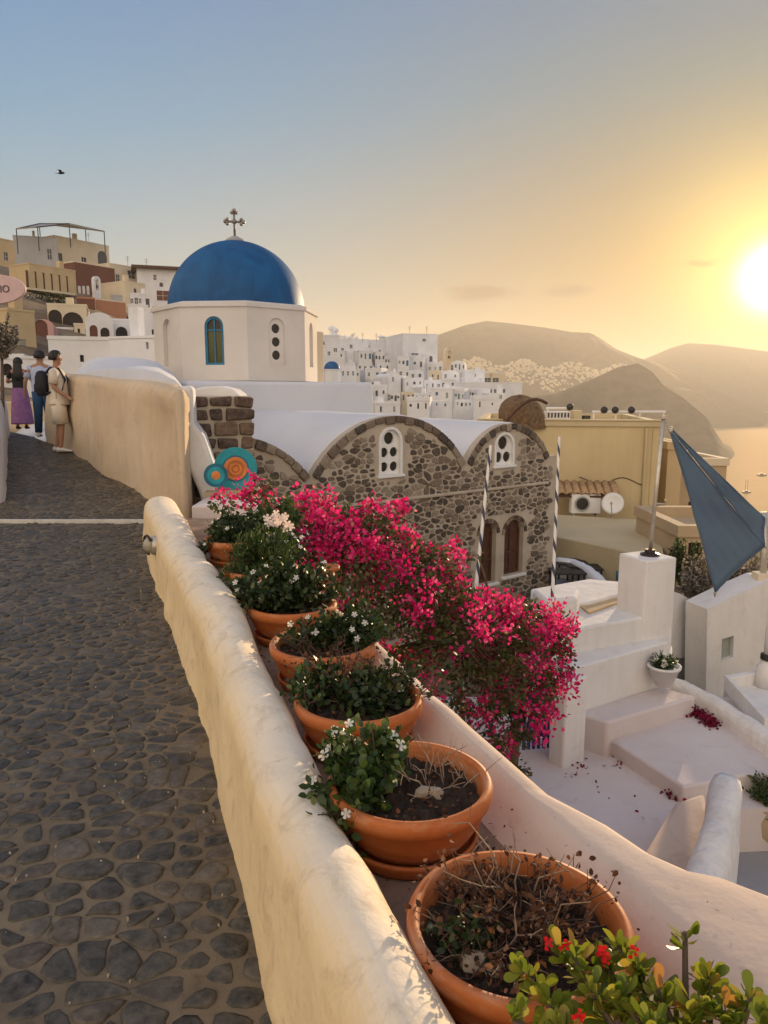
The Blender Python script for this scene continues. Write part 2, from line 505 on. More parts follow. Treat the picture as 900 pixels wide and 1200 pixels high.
k.set(color=k.mix(k.range(nz, 0.35, 0.7), (0.003, 0.06, 0.185), (0.009, 0.115, 0.30)), rough=0.6, spec=0.35); k.bump(k.noise(9, 5, 0.6, v), 0.25, 0.02); MATS['dome_blue'] = k.m
CS = [(0.0, (0.014, 0.013, 0.009)), (0.3, (0.027, 0.026, 0.018)), (0.55, (0.048, 0.043, 0.028)), (0.75, (0.030, 0.031, 0.021)), (0.88, (0.085, 0.06, 0.035)), (1.0, (0.13, 0.105, 0.07))]
stones('cobble', CS, False, 0.45, 24, 1.0, 0.3)
stones('cobble_rest', CS, True, 0.45, 24, 1.0, 0.3)
RS = [(0.0, (0.04, 0.03, 0.025)), (0.3, (0.085, 0.062, 0.048)), (0.5, (0.17, 0.125, 0.09)), (0.72, (0.27, 0.21, 0.155)), (1.0, (0.40, 0.33, 0.25))]
stones('rubble', RS, False, 0.85, 22, 0.8)
stones('rubble_rest', RS, True, 0.85, 22, 0.8)
BS = [(0.0, (0.04, 0.022, 0.02)), (0.4, (0.10, 0.05, 0.035)), (0.7, (0.17, 0.10, 0.06)), (1.0, (0.33, 0.26, 0.18))]
stones('brown_block', BS, False, 0.85, 14, 0.9)
k = NT('terracotta'); v = k.coord(); nz = k.noise(9, 7, 0.65, v, 0.4)
c = k.mix(k.range(nz, 0.35, 0.7), (0.42, 0.115, 0.026), (0.52, 0.165, 0.045))
c = k.mix(k.math('MULTIPLY', k.range(k.noise(5, 8, 0.7, v, 0.2, (1, 1, 3)), 0.5, 0.72), 0.6), c, (0.56, 0.40, 0.28))
k.set(color=c, rough=0.62, spec=0.35); k.bump(k.noise(50, 4, 0.6, v), 0.2, 0.003); MATS['terracotta'] = k.m
simple('soil', (0.035, 0.022, 0.014), 0.95, var=0.5, scale=40, bump=0.8)
simple('rock_pale', (0.45, 0.37, 0.27), 0.85, var=0.3, scale=12, bump=0.5)
simple('twig', (0.11, 0.065, 0.045), 0.85, var=0.4, scale=20)
simple('twig_pale', (0.30, 0.21, 0.14), 0.85, var=0.3, scale=20)
simple('bark', (0.12, 0.08, 0.05), 0.9, var=0.4, scale=14, bump=0.5)
simple('wood_dark', (0.085, 0.035, 0.02), 0.6, var=0.35, scale=10)
simple('pane_dark', (0.02, 0.018, 0.016), 0.12, var=0.3, spec=0.5)
simple('opening_dark', (0.03, 0.022, 0.02), 0.8, var=0.3)
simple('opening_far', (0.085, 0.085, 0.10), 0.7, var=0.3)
simple('frame_blue', (0.02, 0.16, 0.28), 0.5, var=0.2)
k = NT('pane_green'); k.set(color=(0.09, 0.085, 0.02), rough=0.15, spec=0.5); MATS['pane_green'] = k.m
simple('gate_blue', (0.035, 0.03, 0.16), 0.5, var=0.2)
simple('metal_dark', (0.06, 0.055, 0.05), 0.45, 0.7)
simple('metal_pale', (0.55, 0.50, 0.42), 0.4, 0.6)
simple('cross_metal', (0.28, 0.25, 0.22), 0.45, 0.5, var=0.5, scale=14)
simple('white_paint', (0.78, 0.77, 0.75), 0.5, var=0.05)
simple('grey_paint', (0.36, 0.36, 0.35), 0.6, var=0.1)
simple('window_grey', (0.30, 0.33, 0.30), 0.5, var=0.1)
simple('marble_line', (0.55, 0.52, 0.47), 0.6, var=0.2, scale=6)
simple('thatch', (0.16, 0.10, 0.055), 0.9, var=0.45, scale=9, bump=0.6)
simple('canvas_grey', (0.30, 0.30, 0.31), 0.8, var=0.1)
simple('tiles', (0.40, 0.26, 0.14), 0.8, var=0.3, scale=6)
simple('lamp_shade', (0.40, 0.37, 0.28), 0.35, var=0.15, spec=0.5)
simple('sign_pink', (0.62, 0.44, 0.44), 0.6, var=0.06)
simple('letter_dark', (0.05, 0.04, 0.05), 0.6)
simple('disc_teal', (0.015, 0.27, 0.33), 0.45, var=0.2, scale=6)
simple('disc_teal_dark', (0.01, 0.12, 0.19), 0.45, var=0.2, scale=6)
simple('disc_orange', (0.62, 0.20, 0.045), 0.5, var=0.25, scale=10)
simple('disc_orange_dark', (0.40, 0.12, 0.03), 0.5, var=0.25, scale=10)
k = NT('sail'); v = k.coord(); nz = k.noise(2.2, 6, 0.6, v, 0.6); wv = k.noise(90, 2, 0.5, v)
k.set(color=k.mix(k.range(nz, 0.3, 0.72), (0.22, 0.27, 0.40), (0.22, 0.34, 0.42)), rough=0.75, spec=0.2)
tr = k.n('ShaderNodeBsdfTranslucent'); tr.inputs[0].default_value = (0.20, 0.29, 0.40, 1)
mx = k.n('ShaderNodeMixShader'); mx.inputs[0].default_value = 0.5
k.t.links.new(k.b.outputs[0], mx.inputs[1]); k.t.links.new(tr.outputs[0], mx.inputs[2]); k.t.links.new(mx.outputs[0], k.out.inputs['Surface'])
k.bump(nz, 0.3, 0.03); MATS['sail'] = k.m
k = NT('pole_stripe'); wv = k.n('ShaderNodeTexWave', wave_type='BANDS', bands_direction='Z')
mp = k.n('ShaderNodeMapping'); k.t.links.new(k.coord('UV'), mp.inputs[0])
sep = k.n('ShaderNodeSeparateXYZ'); k.t.links.new(k.coord('UV'), sep.inputs[0])
ph = k.math('FRACT', k.math('ADD', k.math('MULTIPLY', sep.outputs[1], 1.0), sep.outputs[0]))
k.set(color=k.mix(k.math('GREATER_THAN', ph, 0.66), (0.72, 0.70, 0.66), (0.035, 0.04, 0.075)), rough=0.6); MATS['pole_stripe'] = k.m
leafmat('leaf_boug', [(0.0, (0.035, 0.055, 0.014)), (0.5, (0.075, 0.10, 0.028)), (0.8, (0.13, 0.12, 0.045)), (1.0, (0.19, 0.10, 0.05))], 0.35)
leafmat('bract', [(0.0, (0.50, 0.008, 0.12)), (0.35, (0.76, 0.02, 0.20)), (0.75, (0.90, 0.05, 0.28)), (0.95, (0.92, 0.18, 0.38)), (1.0, (0.62, 0.30, 0.24))], 0.45, 0.65, 0.15)
leafmat('bract_dead', [(0.0, (0.12, 0.01, 0.025)), (1.0, (0.28, 0.02, 0.06))], 0.1, 0.8, 0.1)
leafmat('leaf_peri', [(0.0, (0.022, 0.05, 0.014)), (0.6, (0.05, 0.095, 0.022)), (1.0, (0.12, 0.16, 0.035))], 0.3, 0.4, 0.45)
leafmat('leaf_dark', [(0.0, (0.014, 0.032, 0.010)), (0.7, (0.035, 0.06, 0.016)), (1.0, (0.08, 0.10, 0.03))], 0.25, 0.45, 0.4)
leafmat('leaf_dry', [(0.0, (0.055, 0.026, 0.018)), (0.6, (0.11, 0.05, 0.03)), (1.0, (0.26, 0.13, 0.07))], 0.25, 0.8, 0.15)
leafmat('leaf_crown', [(0.0, (0.10, 0.15, 0.015)), (0.55, (0.22, 0.26, 0.03)), (0.85, (0.36, 0.34, 0.05)), (1.0, (0.45, 0.20, 0.05))], 0.5, 0.4, 0.4)
leafmat('leaf_olive', [(0.0, (0.10, 0.10, 0.07)), (0.5, (0.26, 0.24, 0.19)), (1.0, (0.55, 0.46, 0.42))], 0.3, 0.7, 0.2)
leafmat('petal_white', [(0.0, (0.72, 0.70, 0.62)), (1.0, (0.85, 0.84, 0.78))], 0.35, 0.6, 0.2)
leafmat('petal_red', [(0.0, (0.55, 0.008, 0.012)), (1.0, (0.75, 0.02, 0.02))], 0.35, 0.6, 0.2)
leafmat('petal_pinkwhite', [(0.0, (0.78, 0.55, 0.55)), (1.0, (0.85, 0.78, 0.72))], 0.35, 0.6, 0.2)
# hills, sea, terrain
k = NT('hill'); v = k.coord(); nz = k.noise(0.004, 9, 0.65, v, 0.4); fine = k.noise(0.03, 6, 0.6, v)
c = k.mix(k.range(nz, 0.35, 0.7), (0.13, 0.10, 0.075), (0.21, 0.155, 0.105)); c = k.mix(k.range(fine, 0.45, 0.7), c, (0.10, 0.085, 0.055))
k.set(color=c, rough=0.95, spec=0.1); k.bump(nz, 0.6, 20); MATS['hill'] = k.m
k = NT('terrain'); v = k.coord(); nz = k.noise(0.12, 9, 0.65, v, 0.4)
k.set(color=k.ramp(nz, [(0.3, (0.10, 0.075, 0.055)), (0.5, (0.20, 0.15, 0.10)), (0.7, (0.30, 0.24, 0.17))]), rough=0.95, spec=0.1); k.bump(nz, 0.7, 0.4); MATS['terrain'] = k.m
k = NT('water'); v = k.coord(); n1 = k.noise(0.012, 6, 0.6, v, 0.3, (1, 2.2, 1)); n2 = k.noise(0.12, 5, 0.6, v, 0.2, (1, 2.0, 1))
k.set(color=(0.30, 0.24, 0.16), rough=0.9, spec=0.0); b1 = k.bump(n1, 0.5, 2.5); b2 = k.bump(n2, 0.5, 0.5, b1); gl = k.n('ShaderNodeBsdfGlossy'); gl.inputs['Color'].default_value = (0.85, 0.66, 0.42, 1); gl.inputs['Roughness'].default_value = 0.62; k.t.links.new(b2, gl.inputs['Normal']); mx = k.n('ShaderNodeMixShader'); mx.inputs[0].default_value = 0.09; k.t.links.new(k.b.outputs[0], mx.inputs[1]); k.t.links.new(gl.outputs[0], mx.inputs[2]); k.t.links.new(mx.outputs[0], k.out.inputs['Surface']); MATS['water'] = k.m  # golden diffuse colour stands in for the evening sky mirrored in the water
# people
simple('skin', (0.36, 0.19, 0.12), 0.55, var=0.08, scale=6)
simple('hair_black', (0.012, 0.009, 0.008), 0.5, var=0.3, scale=30)
simple('cloth_purple', (0.22, 0.10, 0.24), 0.85, var=0.2, scale=12)
simple('cloth_black', (0.015, 0.014, 0.016), 0.85, var=0.2)
simple('cloth_cream', (0.62, 0.54, 0.44), 0.9, var=0.08, scale=10)
simple('cloth_blue', (0.42, 0.48, 0.66), 0.9, var=0.08, scale=10)
simple('cloth_denim', (0.02, 0.06, 0.14), 0.9, var=0.2, scale=12)
simple('shoe_white', (0.62, 0.60, 0.57), 0.6, var=0.08)
simple('bag_black', (0.012, 0.014, 0.02), 0.7, var=0.2)
simple('bird_dark', (0.02, 0.02, 0.02), 0.8)

# ------------------------------------------------------------------ terrain, sea, hills
SEA_Z = -130.0
HS = 2.3                                     # the village stands well beyond the church
T_R = [4, 12, 20, 35 * HS, 50 * HS, 70 * HS, 100 * HS, 150 * HS, 250 * HS, 1000, 1300, 1700]
T_COLS = {
    -700: [-2.6, -2.4, -2.0, 1.5, 6, 11, 15, 17, 16, 2, -90, -136],
    0:   [-2.6, -2.4, -2.0, 1.2, 5.0, 10.0, 13.5, 15, 15, 2, -90, -136],
    100: [-2.6, -2.4, -2.0, 0.4, 4.0, 8.5, 12.0, 14, 14, 2, -90, -136],
    200: [-5.9, -5.9, -3.5, -0.6, 2.2, 5.5, 9.0, 12, 11, 0, -90, -136],
    300: [-5.9, -5.9, -5.7, -3.6, -0.6, 2.0, 5.0, 8.5, 9, 0, -90, -136],
    400: [-5.9, -5.9, -5.7, -4.8, -3.0, -1.6, 1.8, 6.0, 6, -6, -95, -136],
    500: [-5.9, -5.9, -5.8, -5.0, -3.4, -2.2, 0.6, 4.0, 3, -15, -100, -136],
    570: [-5.9, -5.9, -5.8, -5.6, -4.2, -3.2, -1.6, -1.0, -6, -50, -120, -136],
    640: [-5.9, -5.9, -6.0, -7.0, -8.0, -10, -16, -35, -80, -134, -136, -136],
    700: [-5.9, -5.9, -6.5, -9.5, -15, -28, -50, -90, -134, -136, -136, -136],
    800: [-5.9, -6.0, -8.0, -15, -26, -45, -80, -130, -136, -136, -136, -136],
    1000: [-5.9, -6.5, -10, -20, -34, -60, -100, -134, -136, -136, -136, -136],
    2000: [-5.9, -7, -12, -26, -45, -75, -115, -135, -136, -136, -136, -136]}
_tx = sorted(T_COLS)
_tz = np.array([T_COLS[c] for c in _tx], float)
_tz[:, 3:9] *= HS
_tz = np.maximum(_tz, -136.0)
def terrain_z(x, y):
    r = math.hypot(x, y); px = 450 + F * x / max(y, 0.05 * r + 1e-6)
    px = min(max(px, _tx[0]), _tx[-1]); i = min(max(np.searchsorted(_tx, px) - 1, 0), len(_tx) - 2)
    t = (px - _tx[i]) / (_tx[i + 1] - _tx[i]); t = t * t * (3 - 2 * t)
    lr = np.interp(math.log(max(r, 4)), np.log(T_R), np.arange(len(T_R)))
    j = min(int(lr), len(T_R) - 2); s = lr - j
    a = _tz[i, j] * (1 - s) + _tz[i, j + 1] * s; b = _tz[i + 1, j] * (1 - s) + _tz[i + 1, j + 1] * s
    return a * (1 - t) + b * t
mb = MB(); P = []
for r in np.exp(np.linspace(math.log(3.5), math.log(1700), 100)):
    row = []
    for az in np.linspace(-math.radians(86), math.radians(86), 130):
        x, y = r * math.sin(az), r * math.cos(az)
        n = noise.noise((x * 0.04, y * 0.04, 0)) * min(1.0, r / 150) * 2.0
        row.append((x, y, float(terrain_z(x, y)) + n - 0.3))
    P.append(row)
mb.grid(P)
tag(mb.build('terrain', 'terrain', smooth=True), kind='structure')
mb = MB(); mb.box((-40, -30, -7.5), (40, 4.2, -6.4)); tag(mb.build('ground', 'terrain'), kind='structure')

mb = MB()
rs = [60, 150, 400, 900, 1600, 2600, 4200, 7000, 12500]
mb.grid([[(r * math.sin(a), r * math.cos(a), SEA_Z) for a in np.linspace(-math.pi, math.pi, 97)] for r in rs])
tag(mb.build('sea', 'water', smooth=True), kind='structure')

def hill(name, sil, label_kind='structure', front=0.45, back=0.5, rows=26, rough=0.05, base=SEA_Z - 8, steep=1.3, mat='hill', foot=None):
    """land mass under a skyline: sil = [(px, py, distance)], slopes down to the sea in front and behind"""
    n = 150; pts = []
    xs = [s[0] for s in sil]
    for i in range(n):
        px = xs[0] + (xs[-1] - xs[0]) * i / (n - 1)
        py = np.interp(px, xs, [s[1] for s in sil]); d = np.interp(px, xs, [s[2] for s in sil])
        pts.append((px, W(px, py, d)))
    P = []
    for k in range(-rows, rows // 2 + 1):
        row = []
        for i, (px, c) in enumerate(pts):
            t = k / rows if k < 0 else k / (rows / 2)
            ff = front if foot is None else np.interp(px, [q[0] for q in foot], [q[1] for q in foot])
            g = 1 + t * (ff if k < 0 else back)
            h = (1 - abs(t)) ** steep
            hh = c.z - base
            x, y = c.x * g, c.y * g
            sc = 0.004
            nz = noise.fractal((x * sc, y * sc, 1.7), 1.0, 2.0, 5) * abs(t) * (1 - abs(t)) * 4
            gul = noise.noise((x * 0.011, y * 0.004, 5.1)) * abs(t) * (1 - abs(t)) * 4
            row.append((x, y, base + hh * h + (nz * 0.55 + gul * 0.35) * hh * rough * 6))
        P.append(row)
    mb = MB(); mb.grid(P)
    return tag(mb.build(name, mat, smooth=True), kind='structure')
hill('mountain', [(300, 436, 3300), (400, 420, 3300), (470, 405, 3300), (515, 392, 3350), (545, 381, 3400), (570, 376, 3400), (600, 379, 3420), (640, 384, 3450), (670, 389, 3480), (692, 390, 3500), (705, 397, 3500), (722, 409, 3520), (745, 418, 3550), (775, 428, 3600), (830, 452, 3650), (900, 486, 3700)],
     front=0.3, back=0.3, rough=0.05, steep=0.85)
hill('headland', [(520, 474, 1500), (600, 468, 1600), (650, 462, 1700), (690, 446, 1800), (725, 430, 1850), (748, 426, 1850), (765, 436, 1830), (778, 452, 1780), (800, 466, 1720), (828, 489, 1650), (838, 505, 1600), (848, 521, 1560), (862, 534, 1520), (873, 541.5, 1480), (880, 545.5, 1460)],
     front=0.16, back=0.3, rough=0.035, steep=1.0)
hill('far_mountain', [(640, 462, 5200), (700, 440, 5200), (740, 426, 5200), (762, 418, 5200), (785, 408, 5200), (806, 402, 5200), (840, 404, 5250), (870, 408, 5300), (900, 412, 5350), (950, 420, 5400), (1020, 436, 5500), (1120, 455, 5600), (1300, 470, 5800)],
     front=0.12, back=0.35, rough=0.04, steep=0.9)

# ------------------------------------------------------------------ cobbled path
LEDGE = -1.38
def path_z(y):
    return float(np.interp(y, [-3, 9.21, 9.215, 13.2, 15.5, 18, 24], [-1.65, -1.65, -1.61, -1.08, -0.93, -0.90, -0.90]))
def wall_base_x(y): return 0.385 - 0.379 * y - 0.02 * math.sin(y * 1.1 + 0.4)
def path_right(y): return float(np.interp(y, [-3, 8.6, 9.5, 13.1, 17, 24], [1.5, -2.7, -2.75, -5.45, -8.6, -12.5]))
def path_left(y): return float(np.interp(y, [-3, 0, 9.6, 10.2, 15.5, 24], [-1.6, -1.8, -7.0, -5.5, -8.3, -14]))
ys = list(np.linspace(-2.5, 9.2, 40)) + [9.215] + list(np.linspace(9.5, 20.5, 30))
mb = MB()
mb.grid([[(path_left(y) + (path_right(y) - path_left(y)) * t, y, path_z(y) + 0.006 * noise.noise((t * 9, y * 2.2, 0))) for t in np.linspace(0, 1, 12)] for y in ys])
path = tag(mb.build('path', 'path_mortar', smooth=False), kind='structure')
pts = []
y = 0.9
while y < 19.5:
    sp = 0.096 - 0.012 * min(1, max(0, (y - 2) / 3)) if y < 6 else 0.095
    x = path_left(y) + random.uniform(0, sp)
    xr = (wall_base_x(y) + 0.02) if y < 8.6 else path_right(y) - 0.05
    while x < xr + 0.3:
        drop = 0.16 + 0.22 * noise.noise((x * 1.1, y * 1.1, 3.0))
        if random.random() > drop: pts.append((x / 1.12 + random.uniform(-.045, .045), y + random.uniform(-.042, .042)))
        x += sp * 1.12 * random.uniform(0.7, 1.35)
    y += sp * 0.88
cells = voronoi_cells(pts, 0.30)
geos, rank = [], []
for poly in cells:
    if len(poly) < 4: continue
    poly, c = shrink(poly, 0.006 + 0.016 * random.random() ** 1.6, 0.6)
    if len(poly) > 9: poly = poly[::2]
    poly = [(a + random.uniform(-.004, .004), b + random.uniform(-.004, .004)) for a, b in chaikin(poly, 1)]
    if c[0] * 1.12 > (wall_base_x(c[1]) + 0.03 if c[1] < 8.6 else path_right(c[1]) - 0.05): continue
    ar = abs(sum(poly[i][0] * poly[(i + 1) % len(poly)][1] - poly[(i + 1) % len(poly)][0] * poly[i][1] for i in range(len(poly)))) / 2
    if ar < 0.0006 or ar > 0.05: continue
    h = random.uniform(0.002, 0.009); tx, ty = random.uniform(-.04, .04), random.uniform(-.04, .04)
    geos.append(stone_geo(poly, c, lambda u, v_, w: (u * 1.12, v_, path_z(v_) + w + ((u - c[0]) * tx + (v_ - c[1]) * ty if w > 0 else 0)), h, 0.02, 0.45, 0.95))
    rank.append(view_rank(Vector((c[0] * 1.12, c[1], path_z(c[1]))), ar * abs(path_z(c[1])) / math.hypot(c[0], c[1])))
scatter_stones(geos, 'cobble', 'cobble', 'cobble_rest', path, 300, rank)
mb = MB(); mb.box((path_left(9.2) - 0.3, 9.17, -1.70), (-2.95, 9.225, -1.600)); mb.build('step_edge', 'marble_line', path, bevel=0.01)

# litter and pale chips on the path
mb = MB(); ps = []
for _ in range(200):
    y = random.uniform(1.5, 8.5) ** 1.0; x = wall_base_x(y) - abs(random.gauss(0, 0.55)) - 0.03; s = random.uniform(0.002, 0.006)
    a = random.uniform(0, 3)
    mb.prism([(x + s * math.cos(a + t) * random.uniform(.6, 1.3), y + s * math.sin(a + t), path_z(y) - .002) for t in (0, 1.5, 3, 4.4)], [(x + s * .7 * math.cos(a + t), y + s * .7 * math.sin(a + t), path_z(y) + 0.008 + s * .25) for t in (0, 1.5, 3, 4.4)])
tag(mb.build('grit', 'rock_pale'), 'pale grit and chips scattered on the cobbled path', 'grit', kind='stuff')

# ------------------------------------------------------------------ long parapet beside the path
def swell(x, y, z, amp=0.018, sc=1.7):
    return amp * noise.fractal((x * sc, y * sc, z * sc * 1.4), 0.9, 2.0, 3)
P = []
y0, y1, ns = -1.2, 8.62, 150
nrm = Vector((0.936, 0.351, 0))
for i in range(ns + 1):
    y = y0 + (y1 - y0) * i / ns
    e = min(1.0, (y1 - y) / 0.42); capk = math.sqrt(max(0.0, 1 - (1 - e) ** 2))
    capk = max(capk, 0.02)
    w = float(np.interp(y, [0.5, 2.0, 5.0, 8.6], [0.245, 0.25, 0.33, 0.40])) * (0.55 + 0.45 * capk)
    H = (0.50 + 0.02 * math.sin(y * 2.1) + 0.012 * math.sin(y * 5.3)) * (0.25 + 0.75 * capk)
    b = Vector((wall_base_x(y), y, -1.65)) + nrm * (0.5 * (1 - capk) * 0.18)
    prof = [(-0.005, -0.06), (0.0, 0.0), (0.004, 0.06)] + [(0.008 + 0.02 * t, 0.06 + (H - 0.20) * t) for t in (0.2, 0.4, 0.6, 0.8, 1.0)]
    cx, ry, rx = 0.028 + (w - 0.028) / 2, 0.14, (w - 0.028) / 2
    prof += [(cx - rx * math.cos(a), H - ry + ry * math.sin(a)) for a in [math.pi * k / 12 for k in range(1, 12)]]
    prof += [(w, H - ry), (w + 0.01, H - 0.25), (w + 0.02, 0.1), (w + 0.03, -0.1)]
    row = []
    for u, z in prof:
        p = b + nrm * u + Vector((0, 0, z * 1.0))
        k = 0.0 if z < -0.01 else 1.0
        d = swell(p.x, p.y, p.z, 0.02) * k
        bul = 0.018 * noise.noise((y * 3.1, z * 2.0, 3)) * max(0, 1 - z / 0.35) * k
        row.append(p + nrm * (-(d + bul) if u < cx else d) + Vector((0, 0, d * 0.8 if z > H - 0.1 else 0)))
    P.append(row)
P.append([P[-1][0] * 0.5 + P[-1][-1] * 0.5 + Vector((0, 0, 0.02)) for _ in P[-1]])
mb = MB(); mb.grid(P)
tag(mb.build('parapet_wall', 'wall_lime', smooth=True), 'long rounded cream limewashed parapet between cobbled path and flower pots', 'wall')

# ledge with the pots, low outer parapet / retaining wall
mb = MB()
mb.grid([[(wall_base_x(y) + 0.15 + t * 0.68, y, LEDGE + 0.004 * noise.noise((t * 6, y * 4, 2))) for t in np.linspace(0, 1, 8)] for y in np.linspace(-0.6, 8.0, 40)])
tag(mb.build('planting_ledge', 'ledge_soil'), kind='structure')
inward = Vector((-0.932, -0.363, 0))
def crest(y): return Vector((1.335 - 0.39 * y - 0.05, y, -1.25))
st = [(7.6, None, 0), (7.0, None, 0), (6.4, None, 0)] + [(y, None, 0) for y in np.linspace(6.0, 2.15, 26)]
rows = []
for y, _, _ in st:
    c = crest(y); rows.append((c, c + Vector((0.045, 0.017, 0))))
for yc, ox, oy in [(2.0, 0.64, 2.0), (1.85, 0.71, 1.86), (1.68, 0.79, 1.785), (1.5, 0.87, 1.75), (1.32, 0.95, 1.68), (1.1, 1.03, 1.52), (0.85, 1.16, 1.30), (0.5, 1.38, 0.9), (0.1, 1.62, 0.45), (-0.5, 1.95, -0.2)]:
    rows.append((crest(yc), Vector((ox, oy, -1.25))))
P = []
for c, o in rows:
    ft = c + inward * 0.17
    wide = (o - c).length
    r = [Vector((ft.x, ft.y, LEDGE - 0.05)), Vector((ft.x, ft.y, LEDGE + 0.004)), ft.lerp(c, 0.35) + Vector((0, 0, -0.145)), ft.lerp(c, 0.7) + Vector((0, 0, -0.055)), c + Vector((0, 0, -0.012))]
    r += [c.lerp(o, t) for t in (0.25, 0.5, 0.75)] + [o]
    od = -inward
    r += [o + od * 0.03 + Vector((0, 0, -0.014)), o + od * 0.05 + Vector((0, 0, -0.05)), o + od * 0.055 + Vector((0, 0, -0.3)), o + od * 0.06 + Vector((0, 0, -1.2)), o + od * 0.07 + Vector((0, 0, -3.3))]
    P.append([q + Vector((0, 0, 1)) * (swell(q.x, q.y, q.z, 0.012, 3.0) if i > 1 else 0) + od * (swell(q.x, q.y, q.z, 0.014, 2.3) if i > 3 else 0) for i, q in enumerate(r)])
mb = MB(); mb.grid(P)
tag(mb.build('planter_parapet', 'parapet_pink', smooth=True), 'low pinkish plaster parapet on the outer side of the flower pots', 'wall')

# ------------------------------------------------------------------ domed church with stone vault front
UF = Vector((0.788, 0.616, 0)); WF = Vector((-0.616, 0.788, 0))
A0 = W(364, 556, 13.7); A0.z = 0
FZ0 = -5.3
def f_uv(px, py):
    r = ray(px, py); n = WF
    t = A0.dot(n) / r.dot(n); p = r * t
    return (p - A0).dot(UF), p.z - FZ0
MF = Matrix(((UF.x, WF.x, 0, A0.x), (UF.y, WF.y, 0, A0.y), (0, 0, 1, FZ0), (0, 0, 0, 1)))
VAL = -1.56 - FZ0
u_m0, u_m1 = 0.0, f_uv(546, 545)[0]
u_r1 = f_uv(643, 535)[0]; u_end = u_r1 + 0.28
def arc(u0, u1, rise, n=18, base=VAL):
    h = (u1 - u0) / 2; R = (h * h + rise * rise) / (2 * rise); a = math.asin(h / R)
    return [((u0 + u1) / 2 + R * math.sin(-a + 2 * a * i / n), base + rise - R + R * math.cos(-a + 2 * a * i / n)) for i in range(n + 1)]
r_m = f_uv(466, 487)[1] - VAL; r_r = f_uv(598, 496)[1] - VAL; r_l = f_uv(300, 511)[1] - VAL
prof_l = arc(-3.5, -0.02, r_l + 0.05); prof_m = arc(0.02, u_m1 - 0.02, r_m); prof_r = arc(u_m1 + 0.02, u_r1, r_r)
prof = prof_l + prof_m + prof_r + [(u_end, VAL + 0.02), (u_end, 0)]
outline = [(-3.5, 0)] + prof
church = empty('domed_church', (A0.x, A0.y, FZ0), 'blue domed white church with rubble stone vaulted front behind the bougainvillea', 'church')
CH = church.matrix_basis.inverted() if False else None
def chp(o):
    o.parent = church; o.matrix_parent_inverse = Matrix.Translation((-A0.x, -A0.y, -FZ0)); return o
def px_arch(x0, x1, ytop, ybot):
    a = f_uv(x0, ybot); b = f_uv(x1, ybot); t = f_uv((x0 + x1) / 2, ytop)
    return a[0], b[0], (a[1] + b[1]) / 2, t[1]
w_up1 = px_arch(446, 468.5, 503, 556); w_up2 = px_arch(580.5, 600, 509, 545)
w_lo1 = px_arch(561, 580, 613, 684); w_lo2 = px_arch(590, 612, 609, 673)
holes = [arch_outline(*w) for w in (w_up1, w_up2, w_lo1, w_lo2)]
mb = MB(); plate(mb, outline, holes, MF, 0.42)
wall_front = chp(mb.build('stone_front', 'mortar'))
# rim of flat stones along each arch
def fpt(u, v, w): return MF @ Vector((u, w, v))
for pr_ in (prof_l, prof_m, prof_r):
    for i in range(0, len(pr_) - 1):
        if pr_ is prof_l and i < 7: continue
        (ua, va), (ub, vb) = pr_[i], pr_[i + 1]
        t = Vector((ub - ua, vb - va)).normalized(); n = Vector((t.y, -t.x))
        th = random.uniform(0.12, 0.18); g = 0.012; pr2 = random.uniform(0.035, 0.06)
        q = [(ua + t.x * g, va + t.y * g), (ub - t.x * g, vb - t.y * g), (ub - t.x * g + n.x * th, vb - t.y * g + n.y * th), (ua + t.x * g + n.x * th, va + t.y * g + n.y * th)]
        m2 = MB(); m2.prism([fpt(a, b, 0.02) for a, b in q], [fpt(a, b, -pr2) for a, b in q])
        chp(m2.build('arch_stone', 'rubble', None, bevel=0.015, seg=1))
